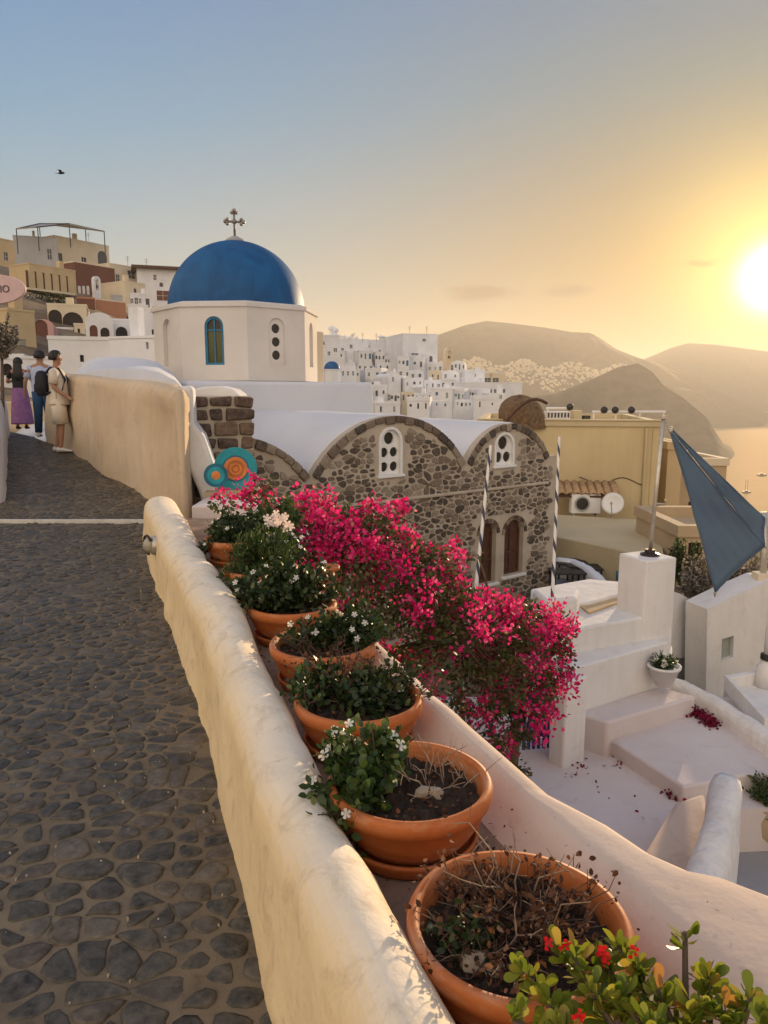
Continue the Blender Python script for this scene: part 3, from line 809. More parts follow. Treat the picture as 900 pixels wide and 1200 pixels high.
# rubble
def inside_front(u, v):
    if u < -2.9 or u > u_end - 0.03 or v < 0.1: return False
    pr_ = prof_l if u < 0 else prof_m if u < u_m1 else prof_r if u < u_r1 else [(u_r1, VAL), (u_end, VAL)]
    if v > np.interp(u, [p[0] for p in pr_], [p[1] for p in pr_]) - 0.2: return False
    for (a, b, c_, d_) in (w_up1, w_up2, w_lo1, w_lo2):
        if a - 0.11 < u < b + 0.11 and c_ - 0.1 < v < d_ + 0.1: return False
    return True
def rubble(name, inside, u0, u1, v0, v1, su, sv, to3, parent, limit, pre=None, gap=0.017, hmin=0.006, hmax=0.032, mat=('rubble', 'rubble_rest'), skip=0.2, fin=None):
    pts = []
    v = v0; k = 0
    asp = su / sv
    while v < v1:
        u = u0 + (k % 2) * su * 0.5
        while u < u1:
            if random.random() > skip: pts.append(((u + random.uniform(-.3, .3) * su) / asp, v + random.uniform(-.27, .27) * sv))
            u += su * random.uniform(0.75, 1.3)
        v += sv * random.uniform(0.85, 1.15); k += 1
    geos, rank = [], []
    for poly in voronoi_cells(pts, sv * 2.6):
        if len(poly) < 4: continue
        poly, c = shrink(poly, gap * random.uniform(0.5, 1.6), 0.5)
        poly = [(a * asp, b) for a, b in poly]; c = (c[0] * asp, c[1])
        if not all(inside(a, b) for a, b in poly): continue
        if len(poly) > 8: poly = poly[::2]
        poly = chaikin(poly, 1)
        h = random.uniform(hmin, hmax)
        geos.append(stone_geo(poly, c, to3, h, 0.01, 0.3, 0.95))
        ar = (max(p[0] for p in poly) - min(p[0] for p in poly)) * (max(p[1] for p in poly) - min(p[1] for p in poly))
        rank.append(view_rank(Vector(to3(*c, 0)), ar))
    order = sorted(range(len(geos)), key=lambda i: -rank[i])
    for i in order[:limit]:
        m_ = MB(); m_.add(*geos[i]); o = m_.build(name, mat[0], None, smooth=False, fix=True); fin(o) if fin else setattr(o, 'parent', parent)
    rest = MB()
    for i in order[limit:]: rest.add(*geos[i])
    if rest.v:
        o = tag(rest.build(name + '_remainder', mat[1], None, fix=True), kind='stuff'); fin(o) if fin else setattr(o, 'parent', parent)
rubble('rubble_stone', inside_front, -3.0, u_end, 0.1, VAL + 1.3, 0.18, 0.105, lambda u, v, w: fpt(u, v, -w), church, 300, fin=chp)
# string course and sills
def ledge_px(pts_px, hgt, proud, name, mat='mortar'):
    m_ = MB()
    for (xa, ya), (xb, yb) in zip(pts_px[:-1], pts_px[1:]):
        a, b = f_uv(xa, ya), f_uv(xb, yb)
        v = (a[1] + b[1]) / 2
        m_.box((a[0], -proud, v - hgt), (b[0], 0.05, v), MF)
    return chp(m_.build(name, mat, bevel=0.012, seg=1))
va = f_uv(418, 589)[1]
m_ = MB(); m_.box((-0.1, -0.05, va - 0.07), (u_r1, 0.05, va), MF); chp(m_.build('string_course', 'mortar', bevel=0.02))
def round_window(w, circles, name='window'):
    a, b, c_, d_ = w
    e = 0.02
    m_ = MB()
    hs = [circle_outline((a + b) / 2 + cu * (b - a) / 2, c_ + cv * (d_ - c_), r * (b - a) / 2) for cu, cv, r in circles]
    plate(m_, arch_outline(a - 0.01, b + 0.01, c_ - 0.01, d_ + 0.01), hs, MF @ Matrix.Translation((0, 0.05, 0)), 0.06)
    fr = chp(m_.build(name, 'white_paint'))
    for h in hs:
        m2 = MB(); plate(m2, h, [], MF @ Matrix.Translation((0, 0.085, 0)), 0.02)
        o = m2.build('pane', 'pane_dark'); o.parent = fr
    m3 = MB(); m3.box((a - 0.10, -0.06, c_ - 0.06), (b + 0.10, 0.06, c_ - 0.005), MF); m3.build('sill', 'white_paint', fr, bevel=0.01)
    # white reveal round the opening
    m4 = MB(); plate(m4, arch_outline(a - 0.055, b + 0.055, c_ - 0.003, d_ + 0.055), [arch_outline(a + 0.004, b - 0.004, c_ + 0.002, d_ - 0.004)], MF @ Matrix.Translation((0, -0.025, 0)), 0.09)
    m4.build('surround', 'white_paint', fr)
round_window(w_up1, [(0.0, 0.80, 0.50), (-0.5, 0.49, 0.40), (0.5, 0.49, 0.40), (-0.5, 0.17, 0.40), (0.5, 0.17, 0.40)])
round_window(w_up2, [(0.0, 0.72, 0.55), (-0.5, 0.26, 0.44), (0.5, 0.26, 0.44)])
for w in (w_lo1, w_lo2):
    a, b, c_, d_ = w
    m_ = MB(); mid = (a + b) / 2
    plate(m_, arch_outline(a - 0.01, b + 0.01, c_ - 0.01, d_ + 0.01), [rect_outline(a + 0.06, mid - 0.02, c_ + 0.07, c_ + 0.5), rect_outline(mid + 0.02, b - 0.06, c_ + 0.07, c_ + 0.5), rect_outline(a + 0.06, mid - 0.02, c_ + 0.56, d_ - 0.24), rect_outline(mid + 0.02, b - 0.06, c_ + 0.56, d_ - 0.24)], MF @ Matrix.Translation((0, 0.13, 0)), 0.05)
    fr = chp(m_.build('window', 'wood_dark'))
    for (x0, x1) in ((a + 0.05, mid - 0.01), (mid + 0.01, b - 0.05)):
        m2 = MB(); m2.box((x0, 0.155, c_ + 0.05), (x1, 0.17, d_ - 0.2), MF); m2.build('pane', 'wood_dark', fr)
    m3 = MB(); m3.box((a - 0.08, -0.07, c_ - 0.07), (b + 0.08, 0.1, c_ - 0.005), MF); m3.build('sill', 'white', fr, bevel=0.01)
    n_v = 9                                              # brick ring over the round head
    r = (b - a) / 2
    for i in range(n_v):
        a0, a1 = math.pi * (i + 0.06) / n_v, math.pi * (i + 0.94) / n_v
        q = [(mid + rr * math.cos(t), d_ - r + rr * math.sin(t)) for rr, t in ((r + 0.015, a0), (r + 0.1, a0), (r + 0.1, a1), (r + 0.015, a1))]
        m4 = MB(); m4.prism([fpt(p, q_, 0.02) for p, q_ in q], [fpt(p, q_, -0.03) for p, q_ in q]); m4.build('voussoir', 'brown_block', fr)
# right flank of the stone front
m_ = MB(); m_.box((u_end - 0.4, 0.43, 0), (u_end - 0.02, 5.0, VAL), MF); chp(m_.build('side_wall', 'mortar'))
# white vaulted roofs
def vault(pr_, u0, u1, d0, d1, name='vault_roof'):
    m_ = MB(); n = len(pr_); rows = []
    for d in np.linspace(d0, d1, 12):
        row = [fpt(u0, VAL - 1.0, d)] + [fpt(u, v + 0.03 + 0.02 * noise.noise((u * 1.3, d * 1.1, 4)), d) for u, v in pr_] + [fpt(u1, VAL - 1.0, d)]
        rows.append(row)
    m_.grid(rows)
    m_.f.append(tuple(range(n + 2)))
    chp(m_.build(name, 'vault', smooth=False, bevel=0.05)).data.polygons.foreach_set('use_smooth', [True] * len(m_.f))
vault(prof_l, -3.5, 0.0, 0.16, 9.5); vault(prof_m, 0.0, u_m1, 0.16, 9.0); vault(prof_r, u_m1, u_r1, 0.16, 9.0)
m_ = MB(); m_.box((-3.4, 0.5, VAL - 1.2), (u_r1, 9.4, VAL + 0.10), MF); chp(m_.build('roof_gutter', 'vault'))
# drum
DC = W(279, 400, 21.0); DC.z = 0
DZ0, DZ1 = 0.26, 2.12
RD = 2.28
th0 = math.atan2(-DC.y, -DC.x) + math.radians(6.0)
vert = [Vector((DC.x + RD * math.cos(th0 + k * math.pi / 4), DC.y + RD * math.sin(th0 + k * math.pi / 4), 0)) for k in range(8)]
u_d = (DC - A0).dot(UF); w_d = (DC - A0).dot(WF)
m_ = MB(); m_.box((u_d - 2.75, w_d - 2.75, 1.0), (u_d + 2.75, w_d + 2.75, DZ0 - FZ0 - 0.02), MF); chp(m_.build('plinth', 'vault', bevel=0.12, seg=3))
drum_faces = []
for k in range(8):
    a, b = vert[(k - 1) % 8], vert[k]             # seen from outside: left to right is increasing angle
    M_ = Matrix(((b - a).normalized().to_tuple() + (0,), (0, 0, 0, 0), (0, 0, 1, 0), (0, 0, 0, 1)))
    u = (b - a).normalized(); w = Vector((-u.y, u.x, 0))
    M_ = Matrix(((u.x, w.x, 0, a.x), (u.y, w.y, 0, a.y), (0, 0, 1, DZ0), (0, 0, 0, 1)))
    L = (b - a).length; H = DZ1 - DZ0
    c = L / 2; ww = 0.25
    win = (c - ww, c + ww, 0.40, 1.62)
    m_ = MB(); plate(m_, rect_outline(0, L, 0, H), [arch_outline(*win)], M_, 0.22)
    # fill from behind
    f_o = chp(m_.build('drum_face', 'drum'))
    m2 = MB(); m2.box((-0.05, 0.23, 0), (L + 0.05, 0.6, H), M_)
    chp(m2.build('drum_core', 'drum'))
    kind = (k % 8)
    if kind == 0:                                    # left of the nearest edge: glazed window
        m3 = MB(); plate(m3, arch_outline(*win), [arch_outline(win[0] + 0.06, win[1] - 0.06, win[2] + 0.06, win[3] - 0.06)], M_ @ Matrix.Translation((0, 0.03, 0)), 0.06)
        fr = chp(m3.build('window', 'frame_blue'))
        m3 = MB(); m3.box((c - 0.018, 0.05, win[2]), (c + 0.018, 0.08, win[3] - 0.02), M_); m3.box((win[0], 0.05, win[3] - 0.36), (win[1], 0.08, win[3] - 0.325), M_); m3.build('glazing_bar', 'frame_blue', fr)
        for (x0, x1, y0, y1, mt) in ((win[0] + .05, c - .01, win[2] + .05, win[3] - .35, 'pane_green'), (c + .01, win[1] - .05, win[2] + .05, win[3] - .35, 'pane_green'), (win[0] + .05, win[1] - .05, win[3] - .33, win[3] - .05, 'pane_dark')):
            m3 = MB(); m3.box((x0, 0.085, y0), (x1, 0.095, y1), M_); m3.build('pane', mt, fr)
    elif kind == 1:                                  # three round holes
        hs = [circle_outline(c, win[2] + t * (win[3] - win[2]), 0.125) for t in (0.22, 0.5, 0.78)]
        m3 = MB(); plate(m3, arch_outline(*win), hs, M_ @ Matrix.Translation((0, 0.06, 0)), 0.06)
        fr = chp(m3.build('window', 'drum'))
        for h in hs:
            m3 = MB(); plate(m3, h, [], M_ @ Matrix.Translation((0, 0.10, 0)), 0.02); m3.build('pane', 'pane_dark', fr)
    else:
        m3 = MB(); plate(m3, arch_outline(*win), [], M_ @ Matrix.Translation((0, 0.11, 0)), 0.05); chp(m3.build('niche', 'drum'))
m_ = MB()
rings = []
for rr, z in ((RD + 0.0, DZ1 - 0.02), (RD + 0.06, DZ1 + 0.0), (RD + 0.06, DZ1 + 0.09), (RD - 0.1, DZ1 + 0.15), (1.85, DZ1 + 0.17), (0.0, DZ1 + 0.18)):
    rings.append([(DC.x + rr * math.cos(th0 + k * math.pi / 4), DC.y + rr * math.sin(th0 + k * math.pi / 4), z) for k in range(9)])
m_.grid(rings); chp(m_.build('cornice', 'drum'))
RDome = 1.89
pr_ = [(RDome * math.cos(a), RDome * 0.985 * math.sin(a)) for a in np.linspace(0, math.pi / 2 * 0.955, 26)]
pr_ = [(RDome, -0.03)] + pr_ + [(0.13, 1.91), (0.0, 1.92)]
m_ = MB(); m_.lathe(pr_, 72, (DC.x, DC.y, DZ1 + 0.12)); dome = chp(m_.build('dome', 'dome_blue', smooth=True))
zt = DZ1 + 0.12 + 1.88
m_ = MB(); m_.lathe([(0.30, -0.05), (0.24, 0.03), (0.12, 0.09), (0.06, 0.12), (0.0, 0.12)], 24, (DC.x, DC.y, zt)); m_.build('finial_base', 'grey_paint', dome, smooth=True)
m_ = MB()
cdir = Vector((0.98, 0.2, 0))
zc = zt + 0.10
m_.tube([(DC.x, DC.y, zc), (DC.x, DC.y, zc + 0.62)], 0.035, 8)
cc = Vector((DC.x, DC.y, zc + 0.40))
m_.tube([cc - cdir * 0.17, cc + cdir * 0.17], 0.035, 8)
def ball(mb_, c, r, n=10):
    mb_.lathe([(r * math.sin(a), -r * math.cos(a)) for a in np.linspace(0, math.pi, 7)], n, c)
for tip, sd in ((cc + cdir * 0.19, Vector((0, 0, 1))), (cc - cdir * 0.19, Vector((0, 0, 1))), (cc + Vector((0, 0, 0.24)), cdir)):
    out = (tip - cc).normalized()
    ball(m_, tip + out * 0.05, 0.062)
    ball(m_, tip + sd * 0.058, 0.052); ball(m_, tip - sd * 0.058, 0.052)
ball(m_, cc, 0.07)
m_.build('cross', 'cross_metal', dome, smooth=True)
# low wing on the right of the drum, sunlit yellow wall
m_ = MB(); m_.box((u_d + 2.2, w_d + 0.2, 3.0), (u_d + 3.05, w_d + 3.2, DZ0 - FZ0 + 1.55), MF); chp(m_.build('side_chapel', 'cream_far', bevel=0.05))

# ------------------------------------------------------------------ stone block, white ramp, tan wall beside the path
blk = empty('stone_pier', W(262, 535, 10.9), 'square pier of brown volcanic blocks beside the turquoise discs', 'pier')
A, B = W(227, 535, 10.7), W(297, 535, 11.1)
zb, ztop = -3.2, zat(260, 464, *((A + B) / 2).xy)
MK = frame_mat(A, B, zb); Lb = (B.xy - A.xy).length
def bpar(o): o.parent = blk; o.matrix_parent_inverse = Matrix.Translation(-blk.location); return o
m_ = MB(); m_.box((0, 0, 0), (Lb, 0.8, ztop - zb), MK); bpar(m_.build('core', 'mortar', bevel=0.02))
v = 0.3
while v < ztop - zb - 0.06:
    hh = min(random.uniform(0.12, 0.24), ztop - zb - v); u = -0.02
    if ztop - zb - v - hh < 0.07: hh = ztop - zb - v
    while u < Lb:
        ll = min(random.uniform(0.16, 0.42), Lb + 0.03 - u)
        if Lb - u - ll < 0.09: ll = Lb + 0.03 - u
        m_ = MB(); pd = random.uniform(0.03, 0.075); j = lambda: random.uniform(-.018, .018)
        q = [(u + .02 + j(), v + .015 + j()), (u + ll - .02 + j(), v + .015 + j()), (u + ll - .02 + j(), v + hh - .015 + j()), (u + .02 + j(), v + hh - .015 + j())]
        m_.prism([MK @ Vector((a, 0.02, b)) for a, b in q], [MK @ Vector((a, -pd, b)) for a, b in q])
        bpar(m_.build('block', 'brown_block', bevel=0.028, seg=2))
        u += ll
    v += hh
m_ = MB(); qq = [(222, 470), (224, 458), (236, 453), (256, 452), (272, 456), (282, 464), (283, 470)]
m_.prism([W(a, b, 11.7) for a, b in qq], [W(a, b, 11.7) + Vector((-.1, 1.2, 0)) for a, b in qq])
tag(m_.build('small_vault', 'white', bevel=0.06, seg=3), 'small white rounded vault hump right above the brown stone pier', 'vault')
m_ = MB(); qq = [(206, 500), (208, 452), (226, 452), (228, 496), (240, 512), (252, 548), (258, 600), (240, 600), (232, 575), (214, 535)]
m_.prism([W(a, b, 9.9) for a, b in qq], [W(a, b, 9.9) + Vector((-.15, 0.75, 0)) for a, b in qq])
tag(m_.build('stair_coping', 'white', bevel=0.07, seg=3), 'smooth white sloping stair coping between tan wall and turquoise discs', 'coping')

P = []
line = [(-2.66, 9.42), (-2.78, 9.56), (-2.92, 9.74), (-3.1, 9.96), (-3.5, 10.45), (-4.3, 11.45), (-5.0, 12.4), (-5.6, 13.2), (-6.3, 14.2), (-7.0, 15.3)]
for i, (x, y) in enumerate(line):
    a = Vector(line[max(0, i - 1)]); b = Vector(line[min(len(line) - 1, i + 1)]); d = (b - a).normalized(); n = Vector((d.y, -d.x, 0))
    n = -n if n.dot(Vector((1, 1, 0))) < 0 else n
    zt_ = float(np.interp(i, [0, 2, 7, 9], [0.0, 0.03, 0.27, 0.34])); zb_ = path_z(y) - 0.5
    row = []
    for w_, z in [(0.0, zb_), (0.01, zb_ + 0.35), (0.02, zb_ + 0.6), (0.03, -0.7), (0.035, -0.4), (0.04, zt_ - 0.25), (0.05, zt_ - 0.12), (0.08, zt_ - 0.04), (0.14, zt_), (0.30, zt_ + 0.02), (0.42, zt_ - 0.02), (0.5, zt_ - 0.14), (0.52, -0.9), (0.54, -2.6)]:
        p = Vector((x, y, z)) + n * w_ * float(np.interp(i, [0, 1, 3], [0.35, 0.6, 1.0]))
        row.append(p)
    P.append(row)
# refine by linear interpolation and swell
def refine(P, k):
    out = []
    for i in range(len(P) - 1):
        for t in range(k):
            out.append([a.lerp(b, t / k) for a, b in zip(P[i], P[i + 1])])
    out.append(P[-1]); return out
P = refine(P, 6)
P = [[p + Vector((1, 1, 0)) * swell(p.x, p.y, p.z, 0.06, 1.5) for p in r] for r in P]
m_ = MB(); m_.grid(P)
m_.f.append(tuple(range(len(P[0]))))
tag(m_.build('boundary_wall', 'tan_wall', smooth=True), 'tan weathered plaster wall curving along the path behind the three walkers', 'wall')
# white steps between the parapet end and the coping
for i, (xa, ya, z) in enumerate([(-2.35, 8.9, -1.62), (-2.0, 8.3, -1.62), (-1.75, 7.65, -1.55)]):
    m_ = MB(); m_.box((xa, ya, -2.4), (xa + 1.05, ya + 0.75, z + 0.12 * (2 - i)))
    tag(m_.build('stair_step', 'terrace', bevel=0.03), ['top pinkish plaster step below the tan wall', 'middle pinkish plaster step behind the long parapet', 'bottom pinkish plaster step leading down to the pots'][i], 'step')
# low white wall on the left side of the path
P = []
for i in range(40):
    t = i / 39; y = 9.9 + 6.3 * t; x = -5.10 - 3.05 * t
    e = min(1, (y - 9.88) / 0.35); cp = math.sqrt(max(0.0004, 1 - (1 - e) ** 2)); zb_ = path_z(y)
    hh = 0.95 * (0.35 + 0.65 * cp)
    row = []
    for w_, z in [(0.0, -0.2), (0.0, 0.15), (0.01, 0.5 * hh), (0.02, 0.75 * hh), (0.05, 0.9 * hh), (0.12, 0.98 * hh), (0.22, hh), (0.32, 0.97 * hh), (0.4, 0.85 * hh), (0.44, 0.5 * hh), (0.45, -0.3)]:
        row.append(Vector((x - 0.88 * (0.02 + w_ * cp + (1 - cp) * 0.2), y - 0.45 * w_ * cp, zb_ + z)) + Vector((swell(x, y, z, 0.03), 0, 0)))
    P.append(row)
P.insert(0, [P[0][5] * 0.5 + P[0][0] * 0.5 for _ in P[0]])
m_ = MB(); m_.grid(P); tag(m_.build('garden_wall', 'white', smooth=True), 'rounded white wall end on the side of the path opposite the tan wall', 'wall')
m_ = MB(); a, b = W(-60, 480, 19.6), W(80, 480, 19.0)
m_.prism([(a.x, a.y, -1.4), (b.x, b.y, -1.4), (b.x, b.y + .5, -1.4), (a.x, a.y + .5, -1.4)], [(a.x, a.y, -0.28), (b.x, b.y, -0.28), (b.x, b.y + .5, -0.28), (a.x, a.y + .5, -0.28)])
tag(m_.build('end_wall', 'tan_wall', bevel=0.05), 'low ochre wall across the end of the path behind the woman in purple', 'wall')

# ------------------------------------------------------------------ houses of the village
def adopt(parent, o):
    o.parent = parent; o.matrix_parent_inverse = Matrix.Translation(-parent.location); return o
def Wv(px, py, d): return W(px, py, d * HS)
def house(name, px0, px1, ptop, d0, d1=None, depth=5.0, mat='white_far', wins=(), label='', cat='house', group=None, roof='flat', pbot=None, zb=None, parapet=0.25, extra=None, trim=None, rot=0.3):
    """box house whose front runs from pixel px0 (distance d0) to px1 (d1); wins: (px0, px1, ptop, pbot, kind)"""
    d1 = d1 or d0
    wide = abs(px1 - px0) / F * d0 * HS
    d0, d1 = d0 * HS, d0 * HS + max(-rot * wide, min(rot * wide, (d1 - d0) * HS)); depth *= HS
    A, B = W(px0, ptop, d0), W(px1, ptop, d1)
    ztop = (A.z + B.z) / 2
    g = min(terrain_z(A.x, A.y), terrain_z(B.x, B.y)) - 1.0
    zb = g if zb is None else zb
    base = Vector(((A.x + B.x) / 2, (A.y + B.y) / 2, zb))
    t = empty(name, base, label, cat, group)
    M = frame_mat(A, B, zb); L = (B.xy - A.xy).length; H = ztop - zb
    def uv(px, py):
        r = ray(px, py); n = Vector((M[0][1], M[1][1], 0)); k = Vector((A.x, A.y, 0)).dot(n) / r.dot(n); p = r * k
        return (p - Vector((A.x, A.y, p.z))).dot(Vector((M[0][0], M[1][0], 0))), p.z - zb
    holes, specs = [], []
    for w in wins:
        a = uv(w[0], w[3]); b = uv(w[1], w[2]); kd = w[4]
        u0, u1, v0, v1 = max(a[0], 0.05), min(b[0], L - 0.05), max(min(a[1], b[1]), 0.05), min(max(a[1], b[1]), H - 0.08)
        if u1 - u0 < 0.12 or v1 - v0 < 0.12: continue
        if 'arch' in kd and (u1 - u0) / 2 < (v1 - v0) - 0.02: h = arch_outline(u0, u1, v0, v1, 8)
        elif 'arch' in kd: h = [(u0, v0), (u1, v0)] + [((u0 + u1) / 2 + (u1 - u0) / 2 * math.cos(x), v0 + 0.02 + (v1 - v0 - 0.02) * math.sin(x)) for x in [math.pi * i / 8 for i in range(9)]]
        else: h = rect_outline(u0, u1, v0, v1)
        holes.append(h); specs.append((u0, u1, v0, v1, kd, h))
    m_ = MB()
    if roof == 'vault':
        rise = min(L * 0.36, 2.2); top = [(L / 2 - L / 2 * math.cos(x), H - rise + rise * math.sin(x)) for x in [math.pi * i / 12 for i in range(13)]][::-1]
        outl = [(0, 0), (L, 0)] + top
    elif roof == 'gable':
        outl = [(0, 0), (L, 0), (L, H - L * 0.14), (L / 2, H), (0, H - L * 0.14)]
    else: outl = rect_outline(0, L, 0, H)
    plate(m_, outl, holes, M, 0.28)
    wl = adopt(t, m_.build('wall', mat))
    m_ = MB()
    n = len(outl)
    m_.prism([M @ Vector((u, 0.281, v if v < 0.01 else v - 0.02)) for u, v in outl], [M @ Vector((u, depth, v if v < 0.01 else v - 0.02)) for u, v in outl])
    adopt(t, m_.build('body', mat))
    if roof == 'flat' and parapet:
        m_ = MB(); e = 0.06
        for lo, hi in (((-e, -e, H - .02), (L + e, 0.18, H + parapet)), ((-e, depth - .2, H - .02), (L + e, depth + e, H + parapet)), ((-e, 0.181, H - .02), (.2, depth - .201, H + parapet)), ((L - .2, 0.181, H - .02), (L + e, depth - .201, H + parapet))):
            m_.box(lo, hi, M)
        adopt(t, m_.build('roof_parapet', trim or mat))
    if HS > 1.5 and roof == 'flat' and L > 3 and random.random() < 0.5:
        u = random.uniform(.15, .75) * L; q = random.uniform(.5, 1.1); m_ = MB(); m_.box((u, 1.0, H - .05), (u + q, 1.0 + q, H + parapet + random.uniform(.6, 1.8)), M); adopt(t, m_.build('chimney', mat))
    cols = {'dark': 'opening_dark', 'glass': 'pane_dark', 'red': 'cloth_black', 'blue': 'frame_blue', 'brown': 'wood_dark', 'maroon': 'maroon_far', 'grey': 'window_grey', 'white': 'white_paint'}
    for (u0, u1, v0, v1, kd, h) in specs:
        key = kd.split('_')[-1]; mt = cols.get(key, 'opening_dark')
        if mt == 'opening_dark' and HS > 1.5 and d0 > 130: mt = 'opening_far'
        m_ = MB(); plate(m_, h, [], M @ Matrix.Translation((0, 0.14, 0)), 0.10)
        nm = 'door' if kd.startswith('door') else 'window'
        o = adopt(t, m_.build(nm, mt))
        if kd.startswith('win') and (u1 - u0) > 0.4:
            m2 = MB(); m2.box((u0 - 0.02, 0.09, (v0 + v1) / 2 - 0.03), (u1 + 0.02, 0.13, (v0 + v1) / 2 + 0.03), M); m2.box(((u0 + u1) / 2 - 0.03, 0.09, v0), ((u0 + u1) / 2 + 0.03, 0.13, v1), M)
            m2.build('glazing_bar', 'white_paint', o)
            m2 = MB(); m2.box((u0 - 0.08, -0.08, v0 - 0.08), (u1 + 0.08, 0.1, v0 - 0.01), M); m2.build('sill', trim or 'white_far', o)
    return t, M, L, H

# --- hillside on the left
house('ochre_house', -60, 16, 276, 66, 72, 4, 'ochre_far', [(5, 9, 296, 305, 'win_dark'), (-14, -8, 292, 305, 'win_dark')], 'ochre house on the hill beside the grey building with the roof pergola', roof='flat', rot=1.0)
t, M, L, H = house('terrace_building', 15, 66, 278, 84, 88, 10, 'grey_far', [(56, 60, 292, 304, 'win_dark')], 'grey blank walled building carrying the roof pergola', trim='grey_far')
house('cream_building', 64, 127, 283, 86, 96, 4, 'cream_far', [(69, 73, 297, 308, 'door_dark'), (115, 125, 295, 309, 'arch_dark'), (96, 101, 302, 312, 'win_glass')], 'pale cream building with arched loggia under the pergola, next to the grey one', rot=1.0)
pg = empty('roof_pergola', Wv(70, 278, 92), 'thin metal roof pergola with stretched awnings on top of the grey building', 'pergola')
posts = [(19, 268, 80), (46, 262, 90), (81, 262, 84), (122, 271, 90), (44, 266, 84), (100, 268, 94)]
for x, y, d in posts:
    m_ = MB(); a = Wv(x, y, d); m_.tube([a, (a.x, a.y, a.z - 6.0)], 0.14, 6); adopt(pg, m_.build('post', 'metal_dark'))
m_ = MB()
for a, b in ((0, 1), (1, 2), (2, 3), (0, 4), (4, 2), (1, 5), (5, 3)):
    m_.tube([Wv(*posts[a]), Wv(*posts[b])], 0.13, 6)
adopt(pg, m_.build('beam', 'metal_dark'))
for q in ([0, 1, 2, 4], [1, 5, 3, 2]):
    m_ = MB(); p = [Wv(*posts[i]) for i in q]; m_.prism([v - Vector((0, 0, .22)) for v in p], [v - Vector((0, 0, .14)) for v in p]); adopt(pg, m_.build('awning', 'canvas_grey'))
house('ochre_hotel', 34, 88, 314, 58, 64, 2.5, 'ochre_far', [(x, x + 4.5, 339 + (x - 36) * .12, 356 + (x - 36) * .1, 'door_maroon' if i % 2 else 'door_dark') for i, x in enumerate((38, 46, 54, 64, 73, 81))], 'long ochre building with a row of dark tall doors under its balcony', trim='ochre_far', rot=1.0)
hb = empty('hotel_balcony', Wv(60, 338, 59), 'long ochre balcony front with dark dividers above the dark tall doors', 'balcony')
A, B = Wv(33, 337, 56.6), Wv(88, 341, 60.2)
MBk = frame_mat(A, B, 0); Lb = (B.xy - A.xy).length
zlo, zhi = A.z - 0.3, zat(60, 322, *((A + B) / 2).xy)
m_ = MB(); m_.box((0, 0, zlo), (Lb, 3.5, zlo + .4), MBk); adopt(hb, m_.build('slab', 'cream_far'))
for i in range(6):
    u0, u1 = Lb * i / 6 + .2, Lb * (i + 1) / 6 - .12
    m_ = MB(); m_.box((u0, 0.02, zlo + .41), (u1, 0.2, zhi), MBk); adopt(hb, m_.build('panel', 'ochre_far'))
    m_ = MB(); m_.box((u0 - .3, 0, zlo + .41), (u0 - .01, 0.3, zhi + .15), MBk); adopt(hb, m_.build('divider', 'wood_dark'))
house('maroon_house', 88, 134, 311, 66, 72, 2.5, 'maroon_far', [(92, 95, 335, 348, 'win_white'), (97, 100, 335, 348, 'win_white'), (102, 105, 335, 348, 'win_white'), (121, 126, 343, 352, 'win_dark')], 'maroon fronted house with slim white windows beside the ochre hotel', trim='cream_far', rot=1.0)
bf = empty('belfry', Wv(115, 350, 60), 'slim white arched belfry standing before the maroon house', 'belfry')
A, B = Wv(111, 350, 60), Wv(119, 350, 60.5); Mb = frame_mat(A, B, A.z - 1.5); Lb = (B.xy - A.xy).length; hh = zat(115, 323, A.x, A.y) - A.z + 1.5
m_ = MB(); plate(m_, arch_outline(0, Lb, 0, hh), [arch_outline(Lb * .28, Lb * .72, hh * .55, hh * .9)], Mb, 0.7); adopt(bf, m_.build('bell_arch', 'white_far'))
c = Mb @ Vector((Lb / 2, .17, hh * .68)); m_ = MB(); m_.lathe([(0, .3), (.1, .28), (.16, .1), (.24, -.2), (.28, -.28)], 10, c); adopt(bf, m_.build('bell', 'metal_dark'))
house('annex', 130, 143, 347, 60, 62, 4, 'grey_far', [(134, 139, 353, 359, 'win_dark')], 'small grey flat roofed annex beside the white belfry')
house('orange_house', 110, 147, 353, 54, 58, 1.5, 'orange_far', [], 'orange plastered blank wall house below the white belfry', trim='cream_far', rot=1.0)
house('brick_red_house', 90, 111, 350, 52, 54, 5, 'maroon_far', [(95, 98, 362, 370, 'win_dark')], 'brick red house adjoining the orange one', trim='orange_far')
house('cream_terrace_house', 128, 162, 312, 78, 84, 2, 'cream_far', [(150, 158, 318, 326, 'win_dark'), (136, 140, 322, 330, 'win_dark')], 'cream house with dark upper openings between the maroon and the pale blue houses', rot=1.0)
house('cream_lower_house', 146, 170, 332, 66, 70, 5, 'cream_far', [(157, 160, 338, 345, 'arch_dark'), (166, 169, 340, 350, 'win_dark')], 'little cream house with one small arched window above the orange house', rot=1.0)
house('pale_blue_house', 152, 178, 345, 60, 62, 4, 'white_cool', [(153, 156, 350, 355, 'win_dark'), (158, 161.5, 349, 356, 'win_dark'), (163, 165.5, 350, 355, 'win_dark'), (171, 175, 350, 360, 'door_dark')], 'pale blue white house with three small square windows and a dark door')
t, M, L, H = house('overhang_house', 160, 232, 316, 78, 88, 8, 'white_cool', [(180, 183, 322, 328, 'win_dark'), (187, 191, 331, 336, 'arch_dark'), (184, 198, 341, 352, 'win_maroon'), (201, 207, 344, 358, 'door_dark')], 'bluish white house with a dark flat overhanging roof beside the blue dome', parapet=0)
m_ = MB(); m_.box((-1.2, -1.5, H + .005), (L + 1.2, 19, H + .6), M); adopt(t, m_.build('roof_slab', 'wood_dark'))
